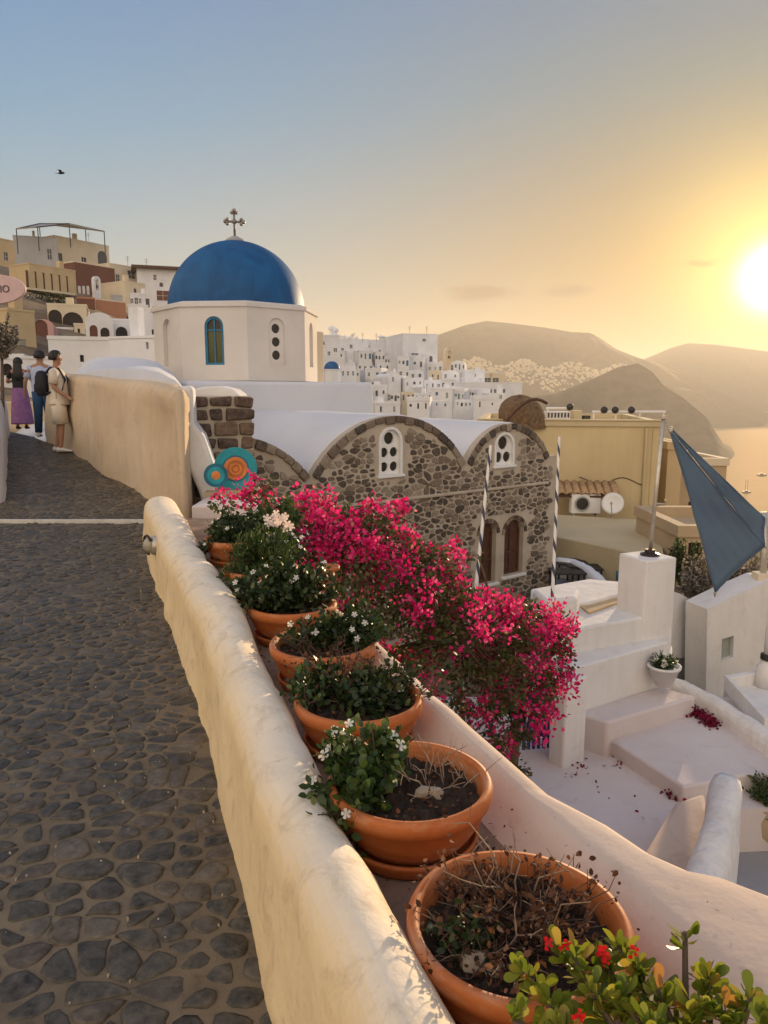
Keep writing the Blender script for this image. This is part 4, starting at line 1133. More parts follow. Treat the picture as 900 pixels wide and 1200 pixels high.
house('cave_arch_house', 55, 101, 358, 44, 46, 5, 'cream_far', [(57, 72, 363, 384, 'arch_dark'), (74, 97, 366, 393, 'arch_dark')], 'cream rock cut house with two big grey arches')
house('yellow_gate_house', 9, 40, 365, 33, 35, 1.5, 'ochre_far', [(24, 30, 398, 418, 'door_grey')], 'bright yellow house with one grey door by the shrub', trim='ochre_far', rot=1.0)
house('rust_arch_house', 39, 62, 374, 38, 39, 4, 'pink_far', [(41, 55, 374, 405, 'arch_maroon')], 'dusky pink house with a rust red arched recess next to the yellow house', roof='vault')
house('red_door_chapel', 99, 132, 366, 38, 40, 4, 'white_far', [(106, 114, 381, 403, 'arch_maroon'), (118, 128, 384, 396, 'arch_dark')], 'small white vaulted house with a red arched door', roof='vault')
house('dark_arch_house', 127, 162, 376, 40, 42, 4, 'white_far', [(136, 149, 383, 396, 'arch_dark')], 'white flat house with one round dark arch, beside the red door')
house('grey_white_vault', 158, 190, 364, 37, 39, 5, 'white_cool', [(178, 181, 386, 392, 'win_dark')], 'plain bluish white vaulted house just left of the blue domed drum', roof='vault')
house('terrace_house', 56, 130, 398, 24, 25, 3, 'white_far', [(94, 98, 416, 424, 'win_dark')], 'low white terrace house with one tiny window behind the walkers')
house('long_white_house', 128, 196, 396, 19, 18.5, 2.5, 'white_cool', [(171, 174, 401, 409, 'win_grey')], 'long low white house between the red door chapel and the drum', roof='flat', parapet=0.12)
house('lane_house', -40, 27, 420, 16, 16.4, 2, 'white_far', [(2, 14, 426, 440, 'arch_dark')], 'low white house with a dark arch behind the woman in purple')
house('sunlit_wall_house', 26, 64, 420, 15, 15.2, 1.5, 'white_far', [(47, 52, 426, 436, 'win_dark')], 'bright white flat house between the woman and the man with the backpack', parapet=0.1)
# rounded white roof beside the path
m_ = MB(); rows = []
for d in np.linspace(14.6, 20.5, 9):
    k = (d - 14.6) / 5.9
    sk = [(86, 452), (92, 441 - 9 * k), (104, 436 - 14 * k), (122, 433 - 15 * k), (145, 433 - 15 * k), (168, 434 - 14 * k), (186, 437 - 12 * k), (205, 446 - 6 * k), (216, 456)]
    rows.append([W(x, y, d - 3.2 * max(0, (x - 100) / 116) + 0) for x, y in sk])
rows.insert(0, [Vector((p.x, p.y, -2.5)) for p in rows[0]])
m_.grid(rows); m_.f.append(tuple(range(9)))
tag(m_.build('rounded_roof', 'vault', smooth=True), 'broad rounded white roof between the tan wall and the drum', 'roof')

# --- houses beyond the church
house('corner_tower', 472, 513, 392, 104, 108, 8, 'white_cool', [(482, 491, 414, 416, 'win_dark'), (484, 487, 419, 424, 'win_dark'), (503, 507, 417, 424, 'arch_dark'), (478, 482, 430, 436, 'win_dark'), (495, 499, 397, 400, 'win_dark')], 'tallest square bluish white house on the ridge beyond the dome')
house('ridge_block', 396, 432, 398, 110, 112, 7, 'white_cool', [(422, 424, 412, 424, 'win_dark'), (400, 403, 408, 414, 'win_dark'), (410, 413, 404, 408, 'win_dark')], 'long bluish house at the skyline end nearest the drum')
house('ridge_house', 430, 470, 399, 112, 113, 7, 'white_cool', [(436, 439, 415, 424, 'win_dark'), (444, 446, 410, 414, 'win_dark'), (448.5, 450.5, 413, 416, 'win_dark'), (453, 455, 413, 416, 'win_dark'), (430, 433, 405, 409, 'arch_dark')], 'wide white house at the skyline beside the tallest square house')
house('drum_side_house', 376, 398, 394, 60, 62, 5, 'white_cool', [(378, 380.5, 400, 404, 'arch_dark'), (384, 387, 412, 416, 'win_dark'), (391, 395, 408, 412, 'win_dark')], 'narrow bluish house half hidden behind the drum')
dc = empty('small_domed_chapel', Wv(389, 450, 48), 'tiny chapel with a little blue dome beyond the drum', 'chapel')
p = Wv(389, 434, 48)
m_ = MB(); m_.lathe([(1.3, -6), (1.3, 0), (1.4, 0.02), (1.4, .15), (1.15, .18)], 8, p); adopt(dc, m_.build('drum', 'white_cool'))
m_ = MB(); m_.lathe([(1.2 * math.cos(a), .14 + 1.2 * math.sin(a)) for a in np.linspace(0, 1.57, 10)], 24, p); adopt(dc, m_.build('dome', 'dome_blue', smooth=True))
for x0, x1, pt, d, dep, roof, nw, lab in [
    (399, 417, 430, 66, 5, 'flat', 3, 'pinkish white house with dark slots next to the tiny blue dome'),
    (500, 545, 455, 70, 5, 'flat', 4, 'low stepped white house in front of the arcaded hotel'),
    (455, 470, 437, 74, 5, 'vault', 1, 'pale vaulted house with one window below the skyline')]:
    house('village_house', x0, x1, pt, d, d + 1.5, dep, 'white_cool', [(x0 + (i + .3) * (x1 - x0) / nw, x0 + (i + .3) * (x1 - x0) / nw + 2.2, pt + 5, pt + 10, 'win_dark') for i in range(nw)], lab, roof=roof)
house('arcade_hotel', 524, 612, 449, 84, 96, 9, 'white_cool', [(558 + i * 5.2, 561 + i * 5.2, 456, 465, 'win_dark') for i in range(7)] + [(530 + i * 8, 535 + i * 8, 459, 467, 'win_dark') for i in range(3)], 'long white hotel with a row of narrow dark openings above the yellow building')
house('pergola_hotel', 513, 592, 437, 105, 118, 7, 'cream_far', [(530 + i * 9.5, 537 + i * 9.5, 443, 448, 'win_dark') for i in range(6)], 'long low beige hotel with a shaded dark loggia above the white hotel', trim='white_cool')
house('lower_hotel', 532, 600, 468, 66, 72, 6, 'white_cool', [(536 + i * 9, 539.5 + i * 9, 473, 481, 'win_dark' if i % 3 else 'door_grey') for i in range(7)], 'lowest long white house with many small openings under the arcaded hotel')
bl = empty('ridge_belfry', Wv(526, 430, 120), 'pale belfry with a pointed open arch right of the tallest square house', 'belfry')
A, B = Wv(522, 430, 119), Wv(531, 430, 120); Mb = frame_mat(A, B, A.z - 3); Lb = (B.xy - A.xy).length; hh = zat(526, 407, A.x, A.y) - A.z + 3
m_ = MB(); plate(m_, arch_outline(0, Lb, 0, hh), [arch_outline(Lb * .25, Lb * .75, hh * .5, hh * .88)], Mb, 1.4); adopt(bl, m_.build('bell_arch', 'cream_far'))
m_ = MB(); m_.lathe([(0, .5), (.25, .45), (.35, .1), (.5, -.3), (.55, -.45)], 10, Mb @ Vector((Lb / 2, .3, hh * .66))); adopt(bl, m_.build('bell', 'metal_dark'))
rv = random.Random(5)
taken = []
NW = {0: 'no', 1: 'one', 2: 'two', 3: 'three', 4: 'four'}
k_h = 0
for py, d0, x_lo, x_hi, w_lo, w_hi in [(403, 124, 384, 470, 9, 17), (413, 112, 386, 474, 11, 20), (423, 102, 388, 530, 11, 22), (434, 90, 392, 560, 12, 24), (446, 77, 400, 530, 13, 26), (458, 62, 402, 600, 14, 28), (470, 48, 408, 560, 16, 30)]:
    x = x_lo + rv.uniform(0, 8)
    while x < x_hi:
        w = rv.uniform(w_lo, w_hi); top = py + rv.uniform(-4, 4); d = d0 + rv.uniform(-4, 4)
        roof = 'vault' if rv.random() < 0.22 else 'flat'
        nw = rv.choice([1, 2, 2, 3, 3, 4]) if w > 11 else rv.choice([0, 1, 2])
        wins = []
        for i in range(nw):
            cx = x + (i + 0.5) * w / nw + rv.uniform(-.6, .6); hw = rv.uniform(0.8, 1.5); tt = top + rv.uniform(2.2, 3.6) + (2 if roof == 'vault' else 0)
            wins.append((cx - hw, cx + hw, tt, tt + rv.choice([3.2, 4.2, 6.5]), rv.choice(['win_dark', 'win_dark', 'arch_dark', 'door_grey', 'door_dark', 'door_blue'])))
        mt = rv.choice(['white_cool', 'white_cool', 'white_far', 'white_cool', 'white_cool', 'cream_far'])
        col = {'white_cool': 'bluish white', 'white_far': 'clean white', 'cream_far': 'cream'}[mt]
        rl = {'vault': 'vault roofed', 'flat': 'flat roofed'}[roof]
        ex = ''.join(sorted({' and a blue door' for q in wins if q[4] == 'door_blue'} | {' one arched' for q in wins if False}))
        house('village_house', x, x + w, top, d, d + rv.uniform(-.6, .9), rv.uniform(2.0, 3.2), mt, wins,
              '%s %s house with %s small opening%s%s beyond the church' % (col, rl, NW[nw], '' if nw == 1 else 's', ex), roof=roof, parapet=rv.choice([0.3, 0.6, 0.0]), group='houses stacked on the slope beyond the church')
        x += w * rv.uniform(0.85, 1.5); k_h += 1
# chimneys on the skyline: thin pots
for i, (x, y, d) in enumerate([(400, 397, 111), (404, 397, 111), (409, 398, 112), (412, 397, 112), (418, 398, 112), (447, 397, 113), (452, 398, 113), (457, 398, 113), (461, 398, 114), (466, 398, 114), (389, 389, 62), (393, 391, 62)]):
    p = Wv(x, y, d); m_ = MB(); s = 0.5 if i != 5 else 1.0
    m_.lathe([(s, -2.6), (s * .9, 0.3), (s * 1.3, .4), (s * 1.3, .8), (s * .6, 1.1), (0, 1.2)], 8, p)
    tag(m_.build('chimney', 'white_cool', smooth=False), 'small chimney pot on the roofs of the skyline beyond the church', 'chimney', 'chimney pots along the skyline')
for x, y, d in [(415, 399, 111), (425, 399, 111), (441, 400, 112), (480, 392, 105), (500, 392, 106), (150, 313, 80), (172, 316, 80), (104, 284, 90), (540, 449, 87), (575, 449, 90)]:
    p = Wv(x, y, d); m_ = MB(); m_.tube([p - Vector((0, 0, .4)), p + Vector((0, 0, 2.6))], .05, 5)
    for q in (1.7, 2.1, 2.5): m_.tube([p + Vector((-.5, 0, q)), p + Vector((.5, 0, q))], .03, 4)
    tag(m_.build('roof_aerial', 'metal_dark'), 'thin metal roof aerial with short crossbars on a village roof', 'aerial', 'roof aerials in the village')
# houses filling the hill behind the front row on the left
rv = random.Random(11)
for py, d0, x_lo, x_hi in [(330, 100, 20, 130), (345, 74, 20, 60), (360, 48, 150, 200), (352, 90, 130, 200), (330, 105, 150, 230), (384, 43, 60, 130), (300, 88, -220, -60), (338, 70, -220, 8), (372, 46, -180, 2), (405, 30, -140, -10)]:
    x = x_lo
    while x < x_hi:
        w = rv.uniform(14, 26); top = py + rv.uniform(-3, 3)
        wins = [(x + w * f, x + w * f + 2.5, top + 4, top + 9, 'win_dark') for f in (.2, .6)]
        mt = rv.choice(['white_far', 'cream_far', 'white_cool'])
        house('hill_house', x, x + w, top, d0, d0 + .4, 3, mt, wins, 'plain %s house with two dark windows among the hillside houses by the dome' % {'white_far': 'white', 'cream_far': 'cream', 'white_cool': 'bluish'}[mt], group='houses filling the hillside')
        x += w * rv.uniform(1.0, 1.3)

HS = 1.0
# --- white villages on the far slopes: too far to tell apart
rv = np.random.default_rng(3)
def on_hill(px, py, objs):
    dg = bpy.context.evaluated_depsgraph_get()
    r = ray(px, py)
    best = None
    for o in objs:
        ok, loc, nrm_, idx = o.ray_cast((0, 0, 0), r.normalized())
        if ok and (best is None or loc.length < best.length): best = loc
    return best
bpy.context.view_layer.update()
hills = [bpy.data.objects['mountain'], bpy.data.objects['headland']]
m_ = MB()
for _ in range(1000):
    px = rv.uniform(515, 735); t = (px - 515) / 220
    py = 421 + 10 * t + abs(rv.normal(0, 13)) + 4 * math.sin(px * .11)
    if py > 466: continue
    p = on_hill(px, py, [hills[0]])
    if p is None: continue
    s = rv.uniform(2.5, 6.5); hgt = rv.uniform(2, 6)
    m_.box((p.x - s, p.y - 6, p.z - 6), (p.x + s * rv.uniform(.3, 1.4), p.y + 6, p.z + hgt))
tag(m_.build('far_village', 'cream_far'), 'white specks of a far village on the mountain slope', 'village', kind='stuff')

# ------------------------------------------------------------------ terraces below the parapet
def prism_px(name, pts, z, zb, mat, label=None, cat=None, bevel=0.03, parent=None, slope=None, group=None):
    top = [Wz(x, y, z + (slope(x, y) if slope else 0)) for x, y in pts]
    m_ = MB(); m_.prism([(p.x, p.y, zb) for p in top], top)
    o = m_.build(name, mat, None, bevel=bevel, seg=3)
    if parent is not None: adopt(parent, o)
    return tag(o, label, cat, group)
PZ = -4.4
pp_ = [(-1.5, 10.2), (-1.5, 4.5), (0.3, 2.0), (1.4, 3.0), (2.1, 4.4), (2.5, 5.2), (3.3, 6.6), (3.6, 7.25), (7.0, 7.5), (7.0, 10.2)]
m_ = MB(); m_.prism([(x, y, -6.3) for x, y in pp_], [(x, y, PZ) for x, y in pp_]); tag(m_.build('patio', 'terrace'), kind='structure')
m_ = MB(); m_.box((1.0, 1.0, -6.5), (8.0, 7.6, -4.9)); tag(m_.build('lower_court', 'floor_grey'), kind='structure')
prism_px('platform', [(704, 859), (790, 838), (840, 815), (990, 900), (960, 905), (872, 908), (832, 916), (801, 922)], -4.2, -6.0, 'terrace', 'raised square plaster platform strewn with petals by the bench', 'platform', 0.035)
bn = empty('masonry_bench', Wz(750, 850, PZ), 'built in white masonry bench with seat and stepped back', 'bench')
prism_px('seat', [(672, 834), (773, 804), (816, 816), (712, 846)], -3.95, -5, 'terrace', bevel=0.04, parent=bn)
prism_px('backrest', [(660, 802), (690, 795), (762, 775), (788, 770), (788, 755), (760, 758), (660, 786)], -3.56, -5, 'white', bevel=0.04, parent=bn)
prism_px('step', [(660, 786.5), (760, 758.5), (783, 752), (783, 735), (760, 738), (660, 764)], -3.35, -5, 'white', bevel=0.03, parent=bn)
prism_px('upper_wall', [(640, 744), (690, 734), (760, 722), (789, 716), (789, 695), (735, 690), (640, 706)], -3.02, -5.5, 'white', 'thick white wall below the square pillar', 'wall', 0.04)
prism_px('rear_terrace', [(622, 712), (690, 706), (735, 694), (735, 682), (690, 678), (622, 690)], -2.95, -5.5, 'white', 'low white wall top behind the square pillar with a sunk pink surface', 'wall', 0.03)
prism_px('stub_wall', [(623, 690), (650, 684), (680, 690), (676, 700), (640, 704)], -2.72, -5.5, 'white', 'stubby white wall at the foot of the striped pole', 'wall', 0.06)
prism_px('sunk_roof', [(672, 703), (700, 694), (732, 703), (690, 718)], -2.99, -3.4, 'beige', 'pink brown sunk panel on the low white wall', 'panel', 0.01)
# gate and post
gp = [(645, 792), (664, 800), (690, 792), (670, 785)]
prism_px('gate_post', gp, -3.33, -5, 'white', 'square white gate post beside the dark blue gate', 'post', 0.035)
gt = empty('picket_gate', Wz(632, 882, PZ), 'dark blue wooden picket gate under the bougainvillea', 'gate')
A, B = Wz(611, 884, PZ), Wz(646, 881, PZ); Mg = frame_mat(A, B, PZ); Lg = (B.xy - A.xy).length
n = 6
for i in range(n):
    u = Lg * (i + 0.15) / n; hp = 0.80 + 0.06 * math.sin(i * 1.3)
    m_ = MB(); m_.prism([Mg @ Vector(q) for q in ((u, 0, .05), (u + Lg / n * .62, 0, .05), (u + Lg / n * .62, .025, .05), (u, .025, .05))], [Mg @ Vector(q) for q in ((u, 0, hp), (u + Lg / n * .62, 0, hp), (u + Lg / n * .62, .025, hp), (u, .025, hp))])
    adopt(gt, m_.build('picket', 'gate_blue', bevel=0.006, seg=1))
for z in (0.2, 0.62):
    m_ = MB(); m_.box((0, 0.027, z), (Lg, 0.06, z + .07), Mg); adopt(gt, m_.build('rail', 'gate_blue'))
# pillar with pole
pil = W(761, 722, 10.15)
pw = 0.27
m_ = MB(); Mp = Matrix.Translation((pil.x, pil.y + .2, 0)) @ Matrix.Rotation(math.radians(24), 4, 'Z')
zt_ = -2.24
m_.box((-pw, -pw, -3.6), (pw, pw, zt_), Mp)
tag(m_.build('pillar', 'white', bevel=0.03, seg=3), 'square white plastered pillar carrying the sail pole', 'pillar')
po = empty('sail_pole', (pil.x + .03, pil.y + .2, zt_), 'pale metal pole on a black base standing on the white pillar', 'pole')
a = Vector((pil.x + .03, pil.y + .2, zt_)); b = W(777.5, 489, a.y / CP * 0.985); pole_top = b
m_ = MB(); m_.lathe([(.13, 0), (.13, .03), (.07, .05), (.07, .09), (0, .09)], 16, a - Vector((0, 0, .005))); adopt(po, m_.build('base_plate', 'metal_dark'))
m_ = MB(); m_.tube([a, b], 0.027, 12); adopt(po, m_.build('shaft', 'metal_pale', smooth=True))
m_ = MB(); q = a.lerp(b, .38); m_.tube([q, q + Vector((.12, -.05, .0)), q + Vector((.12, -.05, .06))], 0.015, 6); adopt(po, m_.build('cleat', 'metal_pale'))
m_ = MB(); m_.tube([b - Vector((0, 0, .02)), b + Vector((0, 0, .02))], 0.05, 10); adopt(po, m_.build('cap', 'metal_pale'))
# patio side wall: rounded sweep
def rounded_wall(name, line, z_top, z_bot, th, mat, label, cat='wall', amp=0.02):
    pts = [Vector(p) for p in line]; P = []
    fine = []
    for i in range(len(pts) - 1):
        for t in range(6): fine.append(pts[i].lerp(pts[i + 1], t / 6))
    fine.append(pts[-1])
    for i, p in enumerate(fine):
        d = (fine[min(i + 1, len(fine) - 1)] - fine[max(i - 1, 0)]).to_3d(); d.z = 0; d.normalize(); n = Vector((d.y, -d.x, 0))
        zt = p.z if len(p) > 2 else z_top
        row = []
        for u, z in [(-1, z_bot), (-1, zt - .3), (-.98, zt - .14), (-.85, zt - .05), (-.5, zt - .008), (0, zt), (.5, zt - .008), (.85, zt - .05), (.98, zt - .14), (1, zt - .3), (1, z_bot)]:
            q = Vector((p.x, p.y, 0)) + n * u * th / 2; q.z = z
            s = swell(q.x, q.y, q.z, amp, 2.2) if z > z_bot else 0
            row.append(q + n * (s if u > 0 else -s) + Vector((0, 0, s * .6 if abs(u) < .9 else 0)))
        P.append(row)
    m_ = MB(); m_.grid(P); m_.f.append(tuple(range(11))); m_.f.append(tuple(len(m_.v) - 11 + i for i in range(11))[::-1])
    return tag(m_.build(name, mat, smooth=True), label, cat)
rounded_wall('patio_wall', [Wz(x, y, -3.98) for x, y in ((778, 792), (800, 798), (832, 814), (868, 836), (908, 862), (960, 900), (1050, 960))], -3.98, -5.6, 0.26, 'white_rough', 'rounded white wall bordering the raised platform on the sea side')
rounded_wall('stair_parapet', [Wz(x, y, z) for x, y, z in ((853, 906, -3.62), (848, 940, -3.64), (840, 975, -3.66), (828, 1020, -3.68), (808, 1085, -3.7))], -3.65, -5.6, 0.30, 'white_rough', 'lumpy white stair parapet catching a patch of sunlight', amp=0.035)
prism_px('plaster_ramp', [(790, 938), (826, 925), (842, 990), (800, 1080), (720, 1080), (752, 1000)], -4.02, -5.6, 'parapet_pink', 'pinkish plaster ramp beside the lumpy stair parapet', 'ramp', 0.08)
# white curved coping, small terrace and furniture beyond the low wall
prism_px('lower_terrace', [(650, 700), (652, 640), (742, 650), (742, 700)], -4.75, -7.5, 'floor_grey', 'small sunk grey blue terrace between stone church and pillar', 'terrace', 0.02)
rounded_wall('curved_coping', [Wz(x, y, -4.25) for x, y in ((652, 653), (672, 655), (690, 664), (704, 677), (716, 690), (722, 700))], -4.25, -6, 0.28, 'white_cool', 'bluish white curved coping on the sunk terrace')
for i, (x, y) in enumerate([(668, 676), (684, 683), (664, 688)]):
    c = Wz(x, y, -4.75); tb = empty('garden_table', c, 'low dark slatted table on the sunk terrace', 'table', 'dark tables on the sunk terrace')
    for k in range(5):
        m_ = MB(); m_.box((c.x - .4, c.y - .3 + k * .13, c.z + .38), (c.x + .4, c.y - .2 + k * .13, c.z + .42)); adopt(tb, m_.build('slat', 'metal_dark'))
    for sx in (-.35, .35):
        for sy in (-.25, .25):
            m_ = MB(); m_.box((c.x + sx - .02, c.y + sy - .02, c.z - .01), (c.x + sx + .02, c.y + sy + .02, c.z + .39)); adopt(tb, m_.build('leg', 'metal_dark'))
prism_px('lower_slab_roof', [(722, 668), (742, 664), (742, 690), (728, 690)], -4.4, -7, 'frame_blue', 'small blue grey flat roof corner behind the pillar', 'roof', 0.01)

# ------------------------------------------------------------------ yellow building
t, M, L, H = house('yellow_building', 560, 773, 498.5, 24.6, 23.6, 7.5, 'yellow_house', [], 'flat roofed plain yellow building right of the stone church', 'building', zb=-8, parapet=0.16, trim='yellow_light')
m_ = MB(); m_.box((-.02, -.1, H + .161), (L + .12, .16, H + .2), M); adopt(t, m_.build('coping', 'yellow_light'))
m_ = MB(); m_.box((L * .965, -.03, 1.0), (L * .967, 0.02, H), M); adopt(t, m_.build('wall_seam', 'yellow_light'))
prism_px('yellow_wing', [(600, 600), (775, 610), (778, 655), (600, 618)], -3.86, -8, 'yellow_light', 'low yellow wing with flat top in front of the yellow building', 'building', 0.03)
m_ = MB(); m_.tube([M @ Vector((L * .93, -.06, .5)), M @ Vector((L * .93, -.06, H - .1)), M @ Vector((L * .93, .02, H - .02))], .045, 8); adopt(t, m_.build('downpipe', 'yellow_light', smooth=True))
m_ = MB(); m_.tube([M @ Vector((L * q, -.015, 5.1 + .12 * math.sin(q * 25))) for q in np.linspace(.58, .93, 14)], .014, 6); adopt(t, m_.build('cable', 'metal_dark', smooth=True))
# air conditioner
c = W(685, 601, 23.4); ac = empty('air_conditioner', (c.x, c.y, c.z), 'white outdoor air conditioner unit on the yellow wing', 'air conditioner')
m_ = MB(); m_.box((c.x - .46, c.y - .15, c.z), (c.x + .46, c.y + .2, c.z + .62)); adopt(ac, m_.build('casing', 'white_paint', bevel=.02))
m_ = MB(); m_.lathe([(.24, 0), (.24, .03), (.19, .03), (.19, .0)], 24, (0, 0, 0), Matrix.Translation((c.x - .13, c.y - .15, c.z + .31)) @ Matrix.Rotation(math.pi / 2, 4, 'X')); adopt(ac, m_.build('fan_guard', 'grey_paint'))
m_ = MB(); m_.lathe([(0.2, 0.0), (.2, .012), (0, .015)], 24, (0, 0, 0), Matrix.Translation((c.x - .13, c.y - .151, c.z + .31)) @ Matrix.Rotation(math.pi / 2, 4, 'X')); adopt(ac, m_.build('fan', 'metal_dark'))
m_ = MB(); m_.box((c.x - .4, c.y - .12, c.z - .1), (c.x - .34, c.y + .2, c.z + .001)); m_.box((c.x + .34, c.y - .12, c.z - .1), (c.x + .4, c.y + .2, c.z + .001)); adopt(ac, m_.build('feet', 'grey_paint'))
# satellite dish
c = W(718, 590, 22.6); ds = empty('satellite_dish', (c.x, c.y, zat(718, 605, c.x, c.y)), 'white satellite dish leaning beside the air conditioner', 'satellite dish')
R_ = Matrix.Translation(c) @ Matrix.Rotation(math.radians(-25), 4, 'Z') @ Matrix.Rotation(math.radians(72), 4, 'X')
m_ = MB(); m_.lathe([(0, -.09), (.15, -.075), (.26, -.04), (.33, 0), (.34, .01), (.26, -.02), (.15, -.055), (0, -.07)], 28, (0, 0, 0), R_); adopt(ds, m_.build('dish', 'white_paint', smooth=True))
m_ = MB(); m_.tube([R_ @ Vector((0, -.3, 0)), R_ @ Vector((0, -.05, .32))], .015, 6); m_.tube([R_ @ Vector((0, -.05, .28)), R_ @ Vector((0, -.05, .38))], .035, 8); adopt(ds, m_.build('receiver_arm', 'grey_paint'))
m_ = MB(); m_.tube([(c.x, c.y + .08, c.z), (c.x, c.y + .12, -3.87)], .025, 8); adopt(ds, m_.build('mast', 'grey_paint'))
# tiled awning over the unit
aw = empty('tiled_canopy', W(694, 577, 23.8), 'little canopy of ridged tiles over the air conditioner', 'canopy')
A, B = W(652, 567, 23.7), W(724, 566, 23.5); Ma = frame_mat(A, B, 0); La = (B.xy - A.xy).length
for i in range(8):
    u = La * i / 8; m_ = MB()
    pr_ = [(u + .02 + (La / 8 - .03) * (k / 6), .07 * math.sin(math.pi * k / 6)) for k in range(7)]
    m_.grid([[Ma @ Vector((p, -.55, A.z - .28 + q)) for p, q in pr_], [Ma @ Vector((p, .3, A.z + .02 + q)) for p, q in pr_]])
    o = m_.build('tile', 'tiles', None, smooth=True); s = o.modifiers.new('thick', 'SOLIDIFY'); s.thickness = .02; adopt(aw, o)
m_ = MB(); m_.box((0, -.5, A.z - .36), (La, .3, A.z - .30), Ma); adopt(aw, m_.build('board', 'wood_dark'))
# roof clutter of the yellow building
rz = t.location.z + H
c = W(615, 492, 24.3); dm = empty('brown_mound', (c.x, c.y, rz), 'brown rounded straw mound on the roof beside the stone church', 'straw mound')
m_ = MB()
rows = []
for z, r in ((-.1, .74), (.2, .75), (.45, .72), (.65, .62), (.80, .46), (.9, .27), (.95, 0.0)):
    rows.append([Vector((c.x + 1.0 * r * math.cos(a) * (1 + .07 * math.sin(a * 7)) - .16 * z, c.y + .2 + .8 * r * math.sin(a) * (1 + .07 * math.sin(a * 7)), rz + z * (1 + .05 * math.sin(a * 5)))) for a in np.linspace(0, 2 * math.pi, 57)])
m_.grid(rows); adopt(dm, m_.build('straw', 'thatch', smooth=True))
m_ = MB(); pth = [(c.x - .75 + 1.35 * t_, c.y - .62 + .1 * t_, rz + .1 + .75 * math.sin(t_ * 2.2)) for t_ in np.linspace(0, 1, 9)]; m_.tube(pth, .05, 7); adopt(dm, m_.build('band', 'wood_dark', smooth=True))
for i, (x0, x1, y0, y1, d, lab) in enumerate([(641, 668, 482, 492, 26, 'low white box unit on the yellow roof beside the straw mound'), (672, 682, 481, 492, 26.5, 'narrow cream vent box on the yellow roof'), (684, 692, 487, 492, 26.5, 'tiny dark vent box on the yellow roof')]):
    a, b = W(x0, y1, d), W(x1, y0, d); m_ = MB(); m_.box((a.x, a.y, rz - .03), (b.x, a.y + .6, b.z))
    u = tag(m_.build('roof_unit', ['white', 'yellow_light', 'metal_dark'][i], bevel=.02), lab, 'roof box')
    if i == 0:
        for k in range(7):
            m_ = MB(); xx = a.x + (b.x - a.x) * (k + .2) / 7; m_.box((xx, a.y - .012, a.z + .08), (xx + (b.x - a.x) / 14, a.y - .002, b.z - .05)); m_.build('louvre', 'metal_dark', u)
rl = empty('roof_rail', W(720, 484, 28), 'roof rail with round dark floodlights on the yellow building', 'rail')
for x0, x1, yy in ((640, 672, 478.5), (694, 780, 482.5)):
    m_ = MB(); m_.tube([W(x0, yy, 28.5), W(x1, yy, 28.5)], .05, 6); adopt(rl, m_.build('rail', 'white_paint'))
for x in (642, 670, 696, 722, 750, 778):
    a = W(x, 482 if x > 680 else 478.5, 28.5); m_ = MB(); m_.tube([a, (a.x, a.y, rz - .05)], .03, 6); adopt(rl, m_.build('post', 'white_paint'))
for x, y in ((668, 477), (708, 480.5), (721, 480.5), (740, 480.5)):
    a = W(x, y, 28.45); m_ = MB(); ball(m_, a, .14, 12); m_.tube([a, a + Vector((.05, 0, -.12))], .03, 6); adopt(rl, m_.build('floodlight', 'metal_dark', smooth=True))

# ------------------------------------------------------------------ buildings and garden under the sail
def wall_px(name, pts, d0, x0, d1, x1, holes, thick, mat, label, cat='house', wmat='window_grey', back=0.55):
    A, B = W(x0, 700, d0), W(x1, 700, d1); M_ = frame_mat(A, B, 0)
    n_ = Vector((M_[0][1], M_[1][1], 0)); u_ = Vector((M_[0][0], M_[1][0], 0))
    def uv(x, y):
        r = ray(x, y); k_ = A.dot(n_) / r.dot(n_); p = r * k_
        return ((p - A).dot(u_), p.z)
    o2 = [uv(*q) for q in pts]
    hs = [[uv(*q) for q in h] for h in holes]
    t_ = empty(name, (A.x, A.y, o2[0][1]), label, cat)
    m_ = MB(); plate(m_, o2, hs, M_, thick); adopt(t_, m_.build('wall', mat))
    m_ = MB(); m_.prism([M_ @ Vector((a, thick + .002, b)) for a, b in o2], [M_ @ Vector((a, back, b)) for a, b in o2]); adopt(t_, m_.build('body', mat))
    for h in hs:
        m_ = MB(); plate(m_, h, [], M_ @ Matrix.Translation((0, .08, 0)), .03); adopt(t_, m_.build('window', wmat))
    return t_
wall_px('sloped_house', [(781, 880), (781, 690), (800, 697), (831, 717), (831, 880)], 13.0, 781, 13.8, 831, [[(794, 842), (822, 842), (822, 767), (794, 772)]], 0.2, 'white', 'white house with sloping top edge and green grey door right of the pillar')
wall_px('white_house', [(826, 880), (829, 714), (866, 696), (902, 680), (1000, 672), (1000, 900)], 12.6, 826, 13.6, 1000, [[(845, 775), (859, 770), (860, 745), (846, 749)]], 0.2, 'white', 'white house with one small grey window below the blue sail')
house('beige_house', 780, 852, 545, 27, 27, 4, 'beige', [(806, 829, 588, 600, 'win_glass'), (838, 848, 560, 575, 'win_dark')], 'beige house half hidden behind the blue sail', zb=-14, trim='cream_far')
house('ochre_hut', 783, 800, 526, 25.5, 25.5, 3, 'ochre_far', [], 'narrow ochre hut wall beside the corner of the yellow building', zb=-14)
house('stone_terrace_house', 796, 900, 628, 17.5, 17.5, 3, 'beige', [(806, 822, 636, 650, 'win_dark')], 'low sandy terrace wall under the blue sail', zb=-12)
prism_px('garden_bed', [(783, 712), (786, 632), (910, 632), (985, 700), (930, 730)], -4.6, -9, 'terrain', 'dry sandy garden bed behind the white house walls', 'garden bed', 0.02)
cb = empty('cistern', Wz(880, 815, -4.1), 'white rimmed cistern box below the white house', 'cistern')
prism_px('basin', [(849, 791), (905, 782), (960, 838), (896, 842)], -4.15, -6, 'white', parent=cb)
A = Wz(890, 800, -4.1)
